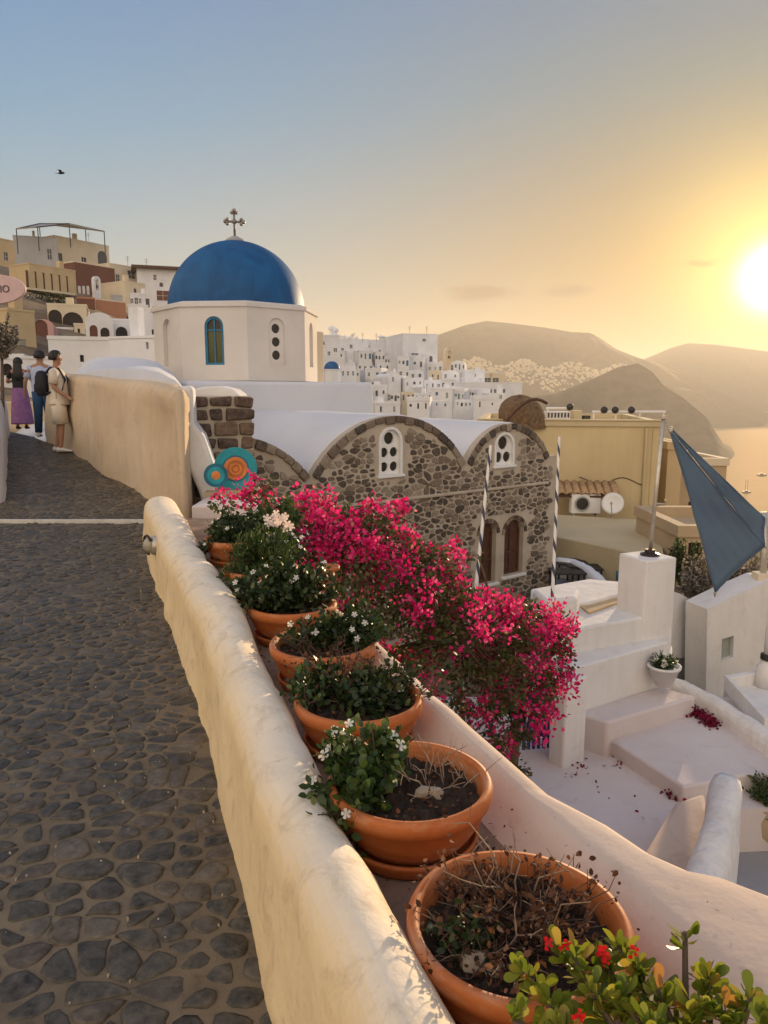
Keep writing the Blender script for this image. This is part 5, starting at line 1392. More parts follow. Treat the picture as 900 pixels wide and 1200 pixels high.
for q in ([(849, 791), (905, 782), (907, 786), (856, 794)], [(849, 791), (856, 794), (901, 838), (896, 842)], [(896, 842), (901, 837), (956, 834), (960, 838)]):
    o = prism_px('rim', q, -3.98, -4.2, 'white', bevel=.01, parent=cb)
c = Wz(898, 804, -4.15); pp = empty('white_post', c, 'white post with dark collar standing on the cistern', 'post')
m_ = MB(); m_.lathe([(.16, 0), (.15, .3), (.10, .36), (.09, .42)], 20, c - Vector((0, 0, .01))); adopt(pp, m_.build('base', 'white', smooth=True))
m_ = MB(); m_.lathe([(.11, .40), (.11, .47), (.08, .48)], 20, c); adopt(pp, m_.build('collar', 'metal_dark'))
m_ = MB(); m_.lathe([(.07, .47), (.07, 1.5), (.0, 1.52)], 18, c); adopt(pp, m_.build('shaft', 'white_paint', smooth=True))
# blue shade sail: two lapped triangles of cloth
def sail(name, a, b, c_, label, sag, bulge):
    a, b, c_ = Vector(a), Vector(b), Vector(c_)
    nrm_ = (b - a).cross(c_ - a).normalized(); n = 20; ce = (a + b + c_) / 3
    vs, idx, fs = [], {}, []
    for i in range(n + 1):
        for j in range(n + 1 - i):
            u, v = i / n, j / n; w = 1 - u - v
            p = a * w + b * u + c_ * v
            pull = sag * (4 * w * u * (1 - v) ** 2 + 4 * u * v * (1 - w) ** 2 + 4 * v * w * (1 - u) ** 2)
            edge = min(u, v, w)
            p = p + (ce - p) * pull * max(0, 1 - edge * 4)
            p += nrm_ * (bulge * 27 * u * v * w + (0.03 * math.sin(10 * u + 17 * v) + 0.018 * math.sin(31 * v - 12 * u)) * min(1, 5 * edge + .15))
            idx[(i, j)] = len(vs); vs.append(p)
    for i in range(n):
        for j in range(n - i):
            fs.append((idx[(i, j)], idx[(i + 1, j)], idx[(i, j + 1)]))
            if i + j < n - 1: fs.append((idx[(i + 1, j)], idx[(i + 1, j + 1)], idx[(i, j + 1)]))
    t_ = empty(name, a, label, 'shade sail')
    m_ = MB(); m_.add(vs, fs); o = m_.build('cloth', 'sail', None, smooth=True); adopt(t_, o)
    s = o.modifiers.new('thick', 'SOLIDIFY'); s.thickness = 0.006
    for ring in ([idx[(i, 0)] for i in range(n + 1)], [idx[(0, j)] for j in range(n + 1)], [idx[(i, n - i)] for i in range(n + 1)]):
        m_ = MB(); m_.tube([vs[k] for k in ring], 0.012, 6); adopt(t_, m_.build('hem', 'sail', smooth=True))
    for p in (a, b, c_):
        d = (p - ce).normalized(); m_ = MB()
        m_.tube([p, p + d * .1], .012, 6); ball(m_, p + d * .02, .03, 8); adopt(t_, m_.build('corner_ring', 'metal_pale', smooth=True))
    return t_
sail('shade_sail', W(786, 506, 10.0), W(896, 640, 12.9), W(838, 694, 12.5), 'blue triangular shade sail stretched from the pole down to the white house', 0.035, 0.10)
sail('shade_sail', W(787, 503, 10.15), W(896, 607, 13.0), W(896, 640, 12.95), 'narrow rear blue sail lapped behind the triangular one', 0.03, 0.06)
m_ = MB(); m_.tube([pole_top, W(786, 506, 10.0)], .008, 5); tag(m_.build('guy_rope', 'metal_pale'), 'short rope tying the blue sail to the pole top', 'rope')
c = W(895, 684, 13.15); sp_ = empty('sail_post', c, 'pale post holding the outer corner of the blue sail', 'post')
m_ = MB(); m_.tube([c - Vector((0, 0, .1)), W(895.5, 600, 13.15)], .06, 10); adopt(sp_, m_.build('shaft', 'metal_pale', smooth=True))
m_ = MB(); m_.box((c.x - .16, c.y - .1, c.z - .15), (c.x + .16, c.y + .16, c.z + .2)); adopt(sp_, m_.build('foot', 'cream_far', bevel=.02))
# striped poles
def striped(px, py, qx, qy, d0, d1, label, extra=0.0):
    a, b = W(qx, qy, d0), W(px, py, d1); a = a + (a - b).normalized() * extra
    n, m = 12, 60; r0 = 0.028
    t_ = (b - a).normalized(); u = t_.cross(Vector((0, 1, 0))).normalized(); w = t_.cross(u)
    vs, fs, uvs = [], [], []
    for i in range(m + 1):
        p = a.lerp(b, i / m)
        for k in range(n + 1):
            an = 2 * math.pi * k / n; vs.append(p + (u * math.cos(an) + w * math.sin(an)) * r0 * (1 - .35 * (i / m)))
            uvs.append((k / n, (b - a).length * i / m / 0.34))
    for i in range(m):
        for k in range(n): fs.append((i * (n + 1) + k, i * (n + 1) + k + 1, (i + 1) * (n + 1) + k + 1, (i + 1) * (n + 1) + k))
    m_ = MB(); m_.add(vs, fs); o = m_.build('flag_pole', 'pole_stripe', smooth=True, fix=False)
    ul = o.data.uv_layers.new(name='UVMap')
    for lp in o.data.loops: ul.data[lp.index].uv = uvs[lp.vertex_index]
    return tag(o, label, 'pole')
striped(575, 522, 557, 695, 8.9, 9.3, 'leaning striped pole rising from the bougainvillea before the stone windows', 1.6)
striped(655.5, 512, 647, 706, 9.9, 10.4, 'upright striped pole at the corner of the stone church', 0.8)
# round painted discs on the stone pier
def disc(px, py, d, r, label, rings, tilt=0.0):
    c = W(px, py, d); t_ = empty('painted_disc', c - Vector((0, 0, r)), label, 'sign')
    R_ = Matrix.Translation(c) @ Matrix.Rotation(math.radians(14), 4, 'Z') @ Matrix.Rotation(math.pi / 2 - tilt, 4, 'X')
    for i, (r0, r1, mt) in enumerate(rings):
        m_ = MB(); h = 0.012 + 0.004 * i
        pr_ = [(r0 * r, -.012), (r0 * r, h - .002), (r0 * r - .004, h), (r1 * r, h)] + ([(r1 * r, -.012)] if r1 > 0 else [])
        if r1 > 0: pr_.append((r0 * r, -.012)); m_.lathe(pr_[:-1], 44, (0, 0, 0), R_)
        else: m_.lathe(pr_, 44, (0, 0, 0), R_)
        adopt(t_, m_.build('ring', mt, smooth=False))
    return t_
disc(276, 549, 9.9, 0.285, 'large turquoise painted disc with an orange centre', [(1, .55, 'disc_teal'), (.62, .40, 'disc_teal_dark'), (.545, .0, 'disc_orange'), (.40, .28, 'disc_orange_dark'), (.2, .12, 'disc_orange_dark')])
disc(253, 557, 9.6, 0.155, 'small turquoise painted disc with an orange dot', [(1, .7, 'disc_teal_dark'), (.72, .3, 'disc_teal'), (.36, 0, 'disc_orange')])
m_ = MB(); A = W(240, 577, 9.7); B = W(305, 572, 10.1); m_.prism([A + Vector((0, 0, -.8)), B + Vector((0, 0, -.8)), B + Vector((-.1, .5, -.8)), A + Vector((-.1, .5, -.8))], [A, B, B + Vector((-.1, .5, 0)), A + Vector((-.1, .5, 0))])
tag(m_.build('sign_shelf', 'beige', bevel=.02), 'low plaster shelf under the turquoise discs', 'shelf')
# oval sign
c = W(-6, 339, 9.6); os_ = empty('oval_sign', c - Vector((0, 0, 1.6)), 'pale pink oval hanging sign with dark letters above the white wall end', 'sign')
R_ = Matrix.Translation(c) @ Matrix.Rotation(math.radians(-8), 4, 'Z') @ Matrix.Rotation(math.pi / 2, 4, 'X')
m_ = MB(); n = 48
m_.prism([R_ @ Vector((.435 * math.cos(2 * math.pi * i / n), .185 * math.sin(2 * math.pi * i / n), -.02)) for i in range(n)], [R_ @ Vector((.435 * math.cos(2 * math.pi * i / n), .185 * math.sin(2 * math.pi * i / n), .02)) for i in range(n)])
adopt(os_, m_.build('board', 'sign_pink', bevel=.008, seg=2))
cu = bpy.data.curves.new('letters', 'FONT'); cu.body = 'IO'; cu.size = .13; cu.extrude = .004; cu.align_x = 'LEFT'
ob = bpy.data.objects.new('letters', cu); ob.matrix_world = R_ @ Matrix.Translation((.085, -.045, .022)); COL.objects.link(ob)
bpy.context.view_layer.update()
me = bpy.data.meshes.new_from_object(ob); mw = ob.matrix_world.copy(); bpy.data.objects.remove(ob); me.transform(mw); me.materials.append(MATS['letter_dark'])
adopt(os_, link(bpy.data.objects.new('letters', me)))
m_ = MB(); m_.tube([c + Vector((-.2, 0, .17)), c + Vector((-.2, 0, .5)), c + Vector((-1.0, .1, .52))], .018, 8); adopt(os_, m_.build('bracket', 'metal_dark'))
m_ = MB(); m_.tube([c + Vector((-1.0, .1, .55)), (c.x - 1.0, c.y + .1, path_z(c.y) - .02)], .04, 10); adopt(os_, m_.build('pole', 'metal_dark'))
# lamp on the parapet
c = W(204, 685, 6.35); ray_n = Vector((-.936, -.351, 0))
lm = empty('wall_lamp', c, 'small round bulkhead lamp on the path side of the cream parapet', 'lamp')
yy = 6.28; c = Vector((wall_base_x(yy) + .03, yy, -1.32)); lm.location = c
R_ = Matrix.Translation(c) @ Vector((0, 0, 1)).rotation_difference(Vector((-.936, -.351, 0.12)).normalized()).to_matrix().to_4x4()
m_ = MB(); m_.lathe([(.085, -.06), (.085, .02), (.07, .035), (.0, .035)], 24, (0, 0, 0), R_); adopt(lm, m_.build('back_plate', 'metal_pale', smooth=True))
m_ = MB(); m_.lathe([(.068, .03), (.066, .06), (.05, .085), (.025, .1), (0, .103)], 24, (0, 0, 0), R_); adopt(lm, m_.build('diffuser', 'lamp_shade', smooth=True))
m_ = MB(); pth = [R_ @ Vector((.078 * math.cos(a), .078 * math.sin(a), .06 + .03 * math.sin(a))) for a in np.linspace(-.5, 3.6, 16)]; m_.tube(pth, .012, 8); adopt(lm, m_.build('hood', 'metal_dark', smooth=True))

# ------------------------------------------------------------------ plants
OVAL = np.array([(0, 0, 0), (.28, .30, .05), (.68, .27, .05), (1, 0, -.06), (.68, -.27, .05), (.28, -.30, .05)])
SPAT = np.array([(0, 0, 0), (.22, .06, .02), (.45, .14, .05), (.68, .20, .07), (.85, .19, .06), (.96, .11, .03), (1.0, 0, 0), (.96, -.11, .03), (.85, -.19, .06), (.68, -.20, .07), (.45, -.14, .05), (.22, -.06, .02)])
BRACT = np.array([(0, 0, 0), (.35, .42, .12), (.8, .30, .10), (1.05, 0, .0), (.8, -.30, .10), (.35, -.42, .12)])
LONG = np.array([(0, 0, 0), (.3, .09, .02), (.7, .08, .02), (1, 0, -.1), (.7, -.08, .02), (.3, -.09, .02)])
def leaf_mass(name, pos, dirs, size, mat, parent=None, tmpl=OVAL, seed=0):
    """pos, dirs (n x 3), size (n): one small face per leaf"""
    r = np.random.default_rng(seed); n = len(pos)
    d = dirs / (np.linalg.norm(dirs, axis=1, keepdims=True) + 1e-9)
    ref = r.normal(size=(n, 3)); s = np.cross(d, ref); s /= np.linalg.norm(s, axis=1, keepdims=True) + 1e-9
    u = np.cross(s, d)
    k = len(tmpl)
    v = pos[:, None, :] + size[:, None, None] * (tmpl[None, :, 0:1] * d[:, None, :] + tmpl[None, :, 1:2] * s[:, None, :] + tmpl[None, :, 2:3] * u[:, None, :])
    return from_arrays(name, v.reshape(-1, 3), np.arange(n * k).reshape(n, k), mat, parent)
def sphere_pts(r, n, fill=0.6):
    p = r.normal(size=(n, 3)); p /= np.linalg.norm(p, axis=1, keepdims=True)
    return p * (fill + (1 - fill) * r.random((n, 1)) ** 0.5)
def loc(parent, o):
    return adopt(parent, o)
flower_mesh = {}
def flower(parent, p, nrm_, size, mat, petals=5):
    key = (mat, petals)
    if key not in flower_mesh:
        m_ = MB()
        for i in range(petals):
            a = 2 * math.pi * i / petals
            pts = [(0, 0, 0), (.35, .22, .04), (.85, .34, .10), (1.0, .0, .08), (.85, -.34, .10), (.35, -.22, .04)]
            q = [(x * math.cos(a) - y * math.sin(a), x * math.sin(a) + y * math.cos(a), z) for x, y, z in pts]
            m_.add(q, [tuple(range(6))])
        me = m_.mesh('flower'); me.materials.append(MATS[mat]); flower_mesh[key] = me
    o = bpy.data.objects.new('flower', flower_mesh[key]); COL.objects.link(o)
    o.parent = parent
    M_ = Matrix.Translation(Vector(p) - parent.location) @ Vector((0, 0, 1)).rotation_difference(Vector(nrm_).normalized()).to_matrix().to_4x4() @ Matrix.Rotation(random.uniform(0, 6), 4, 'Z') @ Matrix.Scale(size, 4)
    o.matrix_local = M_
    return o

# --- bougainvillea
def bougainvillea(blobs, root, label, seed, leaf_mul=1.0):
    r = np.random.default_rng(seed)
    root = Vector(root); t = empty('bougainvillea', root, label, 'bougainvillea')
    lp, ld, ls, bp, bd, bs, twp = [], [], [], [], [], [], []
    wood = MB()
    hub = root + Vector((0.05, 0, 1.0))
    wood.tube([root, root + Vector((.03, .04, .5)), hub], [.06, .05, .045], 8)
    for (px, py, d, rad, lv, br) in blobs:
        c = np.array(W(px, py, d)); cv = Vector(c)
        mid = hub.lerp(cv, .5) + Vector((random.uniform(-.15, .15), random.uniform(-.15, .15), .25))
        wood.tube([hub, hub.lerp(mid, .5) + Vector((0, 0, .08)), mid, mid.lerp(cv, .5) + Vector((0, 0, .06)), cv], [.03, .025, .018, .013, .008], 6)
        for _ in range(int(44 * (rad / .4) ** 2)):
            e = Vector(c + sphere_pts(r, 1, .8)[0] * rad * r.uniform(1.0, 1.35) * np.array([1.1, 1.0, .95]))
            m1 = cv.lerp(e, .5) + Vector(r.normal(size=3)) * .05
            wood.tube([cv, m1, e], [.006, .0045, .003], 4, False)
        n = int(2500 * leaf_mul * lv * (rad / .4) ** 2.3)
        p = sphere_pts(r, n, .25); lump = np.array([noise.noise(Vector(q * 1.9 + c)) for q in p])
        p = p[lump > -.04] ; n = len(p)
        q = c + p * rad * np.array([1.15, 1.0, 1.0]); lp.append(q); ld.append(p + r.normal(size=(n, 3)) * .8 + np.array([0, 0, -.2])); ls.append(r.uniform(.03, .058, n))
        nc = int(30 * br * (rad / .4) ** 2) + 1
        cc = sphere_pts(r, nc, .8); cc[:, 2] = np.where(r.random(nc) < .5, np.abs(cc[:, 2]), cc[:, 2]); cc[:, 1] -= .15
        for k in range(nc):
            ctr = c + cc[k] * rad * np.array([1.2, 1.05, 1.08]) * r.uniform(.85, 1.3)
            if noise.noise(Vector(ctr) * 2.9) < .0 and r.random() < .9: continue
            m = int(r.integers(12, 70)); o = r.normal(size=(m, 3)) * (.018 + .0007 * m)
            bp.append(ctr + o); bd.append(o * 14 + r.normal(size=(m, 3)) * .5 + np.array([0, 0, .3])); bs.append(r.uniform(.03, .05, m))
    adopt(t, wood.build('stem', 'bark', smooth=True, fix=False))
    tag(adopt(t, leaf_mass('foliage', np.vstack(lp), np.vstack(ld), np.concatenate(ls), 'leaf_boug', None, OVAL, seed)), kind='stuff')
    tag(adopt(t, leaf_mass('blossom', np.vstack(bp), np.vstack(bd), np.concatenate(bs), 'bract', None, BRACT, seed + 1)), 'magenta papery blossoms', kind='stuff')
    return t
bougainvillea([(262, 592, 7.3, .12, .7, .7), (308, 568, 7.4, .12, .6, 1.8), (306, 592, 7.3, .18, .9, 1.4), (340, 608, 7.1, .22, .8, 1.2), (375, 612, 7.0, .24, .7, 1.5), (402, 620, 6.9, .24, .7, 1.6), (436, 612, 6.9, .17, .6, 1.3), (400, 650, 6.7, .30, .8, 1.6), (440, 640, 6.7, .28, .8, 1.3), (360, 640, 6.6, .22, 1, .9), (425, 680, 6.4, .25, .9, 1.3), (466, 605, 7.1, .10, .6, 1.2), (410, 745, 6.7, .32, 1, .5), (355, 705, 6.9, .30, 1, .5)],
              (-.55, 7.2, -4.4), 'magenta bougainvillea behind the potted white flowers near the turquoise discs', 21)
bougainvillea([(470, 655, 6.9, .26, .8, .5), (500, 670, 7.0, .27, .9, .7), (535, 655, 7.5, .12, .5, 1.5), (560, 650, 7.6, .07, .4, 1.8), (478, 705, 6.6, .30, 1, .8), (518, 715, 6.9, .32, .9, 1.3), (560, 720, 7.3, .28, .8, 1.5), (602, 728, 7.6, .28, .8, 1.5), (640, 738, 7.9, .25, .7, 1.6), (664, 742, 8.1, .12, .7, 1.6), (540, 750, 6.8, .36, 1.1, 1.0), (590, 765, 7.3, .38, 1, 1.1), (640, 775, 7.8, .28, .9, 1.2), (570, 800, 6.9, .34, 1.1, .9), (615, 815, 7.5, .30, 1, 1.0), (600, 850, 7.3, .24, 1, .8), (635, 810, 7.8, .18, .8, 1.1), (505, 745, 6.5, .22, 1, .6), (548, 865, 7.0, .34, 1, .5), (475, 800, 6.7, .34, 1, .5), (590, 905, 7.3, .24, 1, .4)],
              (1.35, 7.3, -4.4), 'magenta bougainvillea spilling over the pinkish parapet above the blue gate', 33, 1.1)
# fallen blossoms
def litter(name, pts_px, z, n, spread, label, seed, lift=0.04):
    r = np.random.default_rng(seed); pos = []
    for _ in range(n):
        a, b = pts_px[int(r.integers(0, len(pts_px) - 1))], None
        i = int(r.integers(0, max(1, len(pts_px) - 1))); a, b = Vector(pts_px[i]), Vector(pts_px[min(i + 1, len(pts_px) - 1)])
        q = a.lerp(b, r.random()); p = Wz(q.x, q.y, z); pos.append((p.x + r.normal(0, spread), p.y + r.normal(0, spread), z + .004 + abs(r.normal(0, lift)) ))
    o = leaf_mass(name, np.array(pos), r.normal(size=(n, 3)) * np.array([1, 1, .25]), r.uniform(.025, .045, n), 'bract_dead', None, BRACT, seed)
    return tag(o, label, 'petals', kind='stuff')
litter('fallen_blossom', [(795, 838), (815, 836), (830, 845), (834, 851)], -4.2, 900, .05, 'heap of dark fallen blossoms in the corner of the raised platform', 5, .035)
litter('fallen_blossom', [(786, 930), (798, 934), (806, 936)], PZ, 320, .05, 'dark fallen blossoms gathered at the foot of the pinkish ramp', 6, .03)
litter('fallen_blossom', [(700, 878), (715, 882), (745, 902), (706, 872), (755, 965), (675, 900), (735, 895), (660, 910), (690, 890)], PZ, 60, .05, 'few dark blossoms scattered over the patio floor', 7, .01)
r_ = np.random.default_rng(9)
pos = [(wall_base_x(y) + .35 + r_.random() * .45, y, LEDGE + .006 + abs(r_.normal(0, .008))) for y in r_.uniform(.8, 6.5, 700)]
tag(leaf_mass('leaf_litter', np.array(pos), r_.normal(size=(700, 3)) * np.array([1, 1, .2]), r_.uniform(.008, .028, 700), 'leaf_dry', None, OVAL, 3), 'dry leaf litter on the ledge between the pots', 'leaf litter', kind='stuff')
pos = [tuple(crest(y) + inward * r_.uniform(0.0, .14) + Vector((0, 0, -.03))) for y in r_.uniform(1.2, 2.6, 26)]
pos += [tuple(Wz(x, y, -1.24)) for x, y in ((828, 1058), (838, 1066), (860, 1078), (787, 1092), (700, 1070), (760, 1040))]
tag(leaf_mass('leaf_scrap', np.array(pos), r_.normal(size=(len(pos), 3)) * np.array([1, 1, .2]), r_.uniform(.006, .014, len(pos)), 'leaf_dry', None, OVAL, 4), 'tiny dry leaf scraps on the pinkish parapet', 'leaf litter', kind='stuff')

# --- terracotta bowls
RIM = -1.17
HB = RIM - LEDGE - .03
pot_px = [(607, 1075), (480, 912), (420, 815), (378, 751), (342, 706), (305, 664), (276, 630)]
pot_c = [Wz(x, y, RIM) for x, y in pot_px]
pot_c = [Vector((.53, .88, RIM))] + pot_c
pot_names = ['terracotta bowl holding the red flowered thorny plant', 'terracotta bowl full of dry brown stems', 'terracotta bowl with white flowers spilling over one side and a pale stone', 'terracotta bowl with low dark green leaves and a reddish dry plant',
             'terracotta bowl with dry twigs next to the dense white flowered bush', 'terracotta bowl under the dense dark green white flowered bush', 'terracotta bowl under the feathery yellow green plant', 'terracotta bowl nearest the turquoise discs']
def bowl(c, label, tilt=(0, 0), saucer=True):
    t = empty('terracotta_bowl', (c.x, c.y, LEDGE), label, 'flower pot', 'terracotta bowls in a row on the ledge')
    M_ = Matrix.Translation((c.x, c.y, LEDGE + .03)) @ Matrix.Rotation(tilt[0], 4, 'X') @ Matrix.Rotation(tilt[1], 4, 'Y')
    h = RIM - LEDGE - .03
    m_ = MB(); m_.lathe([(.165, 0), (.175, .008), (.20, .04), (.225, .085), (.238, h - .055), (.246, h - .05), (.252, h - .03), (.252, h - .012), (.246, h), (.232, h + .002), (.224, h - .008), (.218, h - .05), (.20, h - .10), (.0, h - .12)], 56, (0, 0, 0), M_, 0.004)
    adopt(t, m_.build('bowl', 'terracotta', smooth=True))
    m_ = MB(); rows = []
    for rr in np.linspace(0, .21, 16):
        rows.append([M_ @ Vector((rr * math.cos(a), rr * math.sin(a), h - .052 + .03 * noise.fractal((rr * 30 * math.cos(a) + c.x * 9, rr * 30 * math.sin(a), 1), .8, 2., 3))) for a in np.linspace(0, 2 * math.pi, 57)])
    m_.grid(rows); adopt(t, m_.build('soil', 'soil', smooth=True))
    if saucer:
        m_ = MB(); m_.lathe([(.175, -.03), (.20, -.02), (.212, .012), (.215, .022), (.205, .024), (.195, -.005), (.18, -.012), (0, -.012)], 48, (0, 0, 0), M_); adopt(t, m_.build('saucer', 'terracotta', smooth=True))
    return t
for i, c in enumerate(pot_c): bowl(c, pot_names[i])
r_ = np.random.default_rng(19); pos = []
for c in pot_c[1:6]:
    for _ in range(150):
        a = r_.uniform(0, 6.28); q = .2 * math.sqrt(r_.random()); pos.append((c.x + q * math.cos(a), c.y + q * math.sin(a), RIM - .045 + abs(r_.normal(0, .008))))
tag(leaf_mass('soil_litter', np.array(pos), r_.normal(size=(len(pos), 3)) * np.array([1, 1, .3]), r_.uniform(.008, .024, len(pos)), 'leaf_dry', None, OVAL, 13), 'dry crumbled leaves lying on the soil of the bowls', 'leaf litter', kind='stuff')
def stone(px, py, z, s, label):
    c = Wz(px, py, z); m_ = bmesh.new(); bmesh.ops.create_icosphere(m_, subdivisions=2, radius=1)
    for v in m_.verts:
        f = 1 + .35 * noise.noise(v.co * 1.3 + c * 7); v.co = Vector((v.co.x * s[0] * f + c.x, v.co.y * s[1] * f + c.y, v.co.z * s[2] * f + c.z))
    me = bpy.data.meshes.new('stone'); m_.to_mesh(me); m_.free(); me.materials.append(MATS['rock_pale'])
    return tag(link(bpy.data.objects.new('stone', me)), label, 'stone')
stone(503, 930, RIM - .05, (.046, .026, .022), 'pale wedge of stone lying on the soil beside the white flowers')
stone(556, 1128, RIM - .05, (.036, .026, .03), 'larger pale stone on the soil of the bowl of dry stems')
stone(580, 1136, RIM - .05, (.024, .02, .02), 'smaller brownish stone on the soil of the bowl of dry stems')
stone(425, 818, RIM - .05, (.05, .03, .02), 'flat grey stone in the bowl of low dark green leaves')

def bush(name, label, base, blobs, n_leaf, size, mat, tmpl=OVAL, flowers=0, fmat='petal_white', fsize=.018, seed=1, stem_mat='twig', up=0.4, cat='plant', n_stem=26, fsel=None, stem_r=.0035):
    """leafy pot plant: blobs = (offset from base, radii)"""
    r = np.random.default_rng(seed); base = Vector(base); t = empty(name, base, label, cat)
    P_, D_ = [], []; wood = MB(); tot = sum(b[1][0] * b[1][1] * b[1][2] for b in blobs) ** 1
    surf = []
    for off, rad in blobs:
        share = rad[0] * rad[1] * rad[2] / tot; n = int(n_leaf * share)
        tips = sphere_pts(r, max(4, int(n_stem * share)), .6)
        for q in tips:
            e = base + Vector(off) + Vector(q * np.array(rad)); s0 = base + Vector((off[0] * .3 + r.normal(0, .03), off[1] * .3 + r.normal(0, .03), 0))
            m1 = s0.lerp(e, .5) + Vector(r.normal(size=3)) * .02 + Vector((0, 0, .02))
            wood.tube([s0, m1, e], [stem_r, stem_r * .75, stem_r * .5], 5, False)
            k = max(1, n // len(tips))
            f = r.random(k) ** .6
            a = np.where(f[:, None] < .5, np.array(s0) + (np.array(m1) - np.array(s0)) * f[:, None] * 2, np.array(m1) + (np.array(e) - np.array(m1)) * (f[:, None] - .5) * 2)
            P_.append(a + r.normal(size=(k, 3)) * .016); D_.append(r.normal(size=(k, 3)) + np.array(q) * .5 + np.array([0, 0, up]))
            surf.append((np.array(e), q))
    adopt(t, wood.build('stem', stem_mat, smooth=True, fix=False))
    P_, D_ = np.vstack(P_), np.vstack(D_)
    tag(adopt(t, leaf_mass('foliage', P_, D_, r.uniform(size * .6, size * 1.15, len(P_)), mat, None, tmpl, seed)), kind='stuff')
    if flowers:
        surf = [s for s in surf if s[1][2] > -.3]
        for i in r.choice(len(surf), min(flowers, len(surf)), replace=False):
            e, q = surf[i]; flower(t, Vector(e) + Vector((0, -.008, .012)), Vector((q[0] * .6, q[1] * .6 - .7, .8)), fsize * r.uniform(.8, 1.15), fmat)
    return t
def twigs(name, label, base, n, h, spread, seed, mat='twig', leaf=0, lean=(0, 0), lmat='leaf_dry', rad=.003, cat='dry plant'):
    r = np.random.default_rng(seed); base = Vector(base); t = empty(name, base, label, cat); wood = MB(); lp, ld = [], []
    for _ in range(n):
        a = r.uniform(0, 6.28); s = base + Vector((math.cos(a), math.sin(a), 0)) * r.uniform(0, spread * .7)
        d = Vector((math.cos(a) * spread * r.uniform(.2, 1.0) + lean[0], math.sin(a) * spread * r.uniform(.2, 1.0) + lean[1], h * r.uniform(.4, 1.0)))
        pts = [s]
        for k in range(4): pts.append(s + d * (k + 1) / 4 + Vector(r.normal(size=3)) * h * .07)
        wood.tube(pts, [rad, rad * .85, rad * .7, rad * .5, rad * .3], 5, False)
        for k in range(int(r.integers(1, 4))):
            p0 = pts[int(r.integers(1, 4))]; e = p0 + Vector((r.normal() * h * .22, r.normal() * h * .22, abs(r.normal()) * h * .2)); wood.tube([p0, p0.lerp(e, .5) + Vector(r.normal(size=3)) * .006, e], [rad * .6, rad * .45, rad * .3], 4, False); pts.append(e)
        for k in range(leaf):
            p = pts[int(r.integers(1, len(pts)))]; lp.append(np.array(p) + r.normal(size=3) * .012); ld.append(r.normal(size=3))
    adopt(t, wood.build('twig', mat, smooth=True, fix=False))
    if leaf: tag(adopt(t, leaf_mass('dry_leaf', np.array(lp), np.array(ld), r.uniform(.01, .024, len(lp)), lmat, None, OVAL, seed)), kind='stuff')
    return t
SO = Vector((0, 0, -.06))
B = [c + SO for c in pot_c]
twigs('dry_plant', 'tangle of dry brown stems and curled leaves in a terracotta bowl', B[1] + Vector((.0, .03, 0)), 80, .11, .19, 41, 'twig', 13)
twigs('dry_plant', 'few pale bare stalks standing above the dry brown tangle', B[1] + Vector((.02, .12, 0)), 12, .21, .17, 42, 'twig_pale', 1)
bush('green_clump', 'small dark green clump beside the dry brown stems', B[1] + Vector((-.13, -.03, 0)), [((0, 0, .03), (.07, .07, .04))], 320, .022, 'leaf_dark', seed=43)
bush('periwinkle', 'green leafy plant with white flowers leaning over the side of a terracotta bowl', B[2] + Vector((-.13, -.02, 0)), [((-.02, .03, .13), (.13, .12, .10)), ((-.07, -.10, .06), (.10, .10, .10)), ((.04, .06, .11), (.10, .10, .08)), ((-.08, -.16, -.05), (.05, .05, .08))], 2100, .034, 'leaf_peri', flowers=10, seed=44, n_stem=60)
twigs('dry_plant', 'bare grey forked twigs on the dark soil beside the pale wedge of stone', B[2] + Vector((.09, .05, 0)), 15, .15, .12, 45, 'twig_pale', 0)
bush('green_clump', 'low dark green leaves filling a terracotta bowl', B[3] + Vector((.01, .04, 0)), [((0, 0, .06), (.20, .17, .08)), ((.13, .02, .09), (.12, .10, .09)), ((-.13, .05, .08), (.12, .12, .08))], 2300, .032, 'leaf_dark', seed=46, n_stem=50, flowers=2)
twigs('dry_plant', 'reddish dry plant at the back of the bowl of low dark green leaves', B[3] + Vector((-.05, .16, .02)), 55, .16, .15, 47, 'twig', 7)
twigs('dry_plant', 'leafy dry sprays reaching out toward the pinkish parapet', B[3] + Vector((.14, .02, 0)), 14, .22, .10, 48, 'twig', 12, lean=(.14, -.02), lmat='leaf_dark')
bush('periwinkle', 'sprawling plant with small light green leaves between cream parapet and terracotta bowl', B[3] + Vector((-.2, .02, 0)), [((0, 0, .08), (.09, .14, .07))], 420, .026, 'leaf_peri', seed=49)
bush('periwinkle', 'white flowered plant on the side of the bowl with dry twigs', B[4] + Vector((.10, .05, 0)), [((.02, .05, .13), (.20, .16, .10)), ((.12, -.02, .10), (.13, .12, .08)), ((-.2, .0, .08), (.12, .14, .08))], 2300, .034, 'leaf_dark', flowers=10, seed=50, n_stem=50)
twigs('dry_plant', 'dry twigs over the dark soil of the bowl next to the dense bush', B[4] + Vector((.0, 0, 0)), 36, .13, .17, 51, 'twig', 3)
bush('periwinkle', 'dense dark green bush with scattered white flowers in a terracotta bowl', B[5] + Vector((-.02, .03, 0)), [((-.06, .0, .14), (.25, .24, .15)), ((.12, .03, .14), (.20, .20, .13)), ((-.16, .05, .12), (.16, .2, .14))], 4600, .038, 'leaf_dark', flowers=14, seed=52, n_stem=90)
bush('feathery_plant', 'feathery yellow green plant between two white flowered bushes', B[6] + Vector((.02, .0, 0)), [((0, 0, .16), (.24, .22, .18)), ((.1, -.1, .12), (.16, .14, .14)), ((-.06, -.2, .02), (.22, .12, .11))], 3600, .055, 'leaf_peri', LONG, seed=53, up=1.6, n_stem=110)
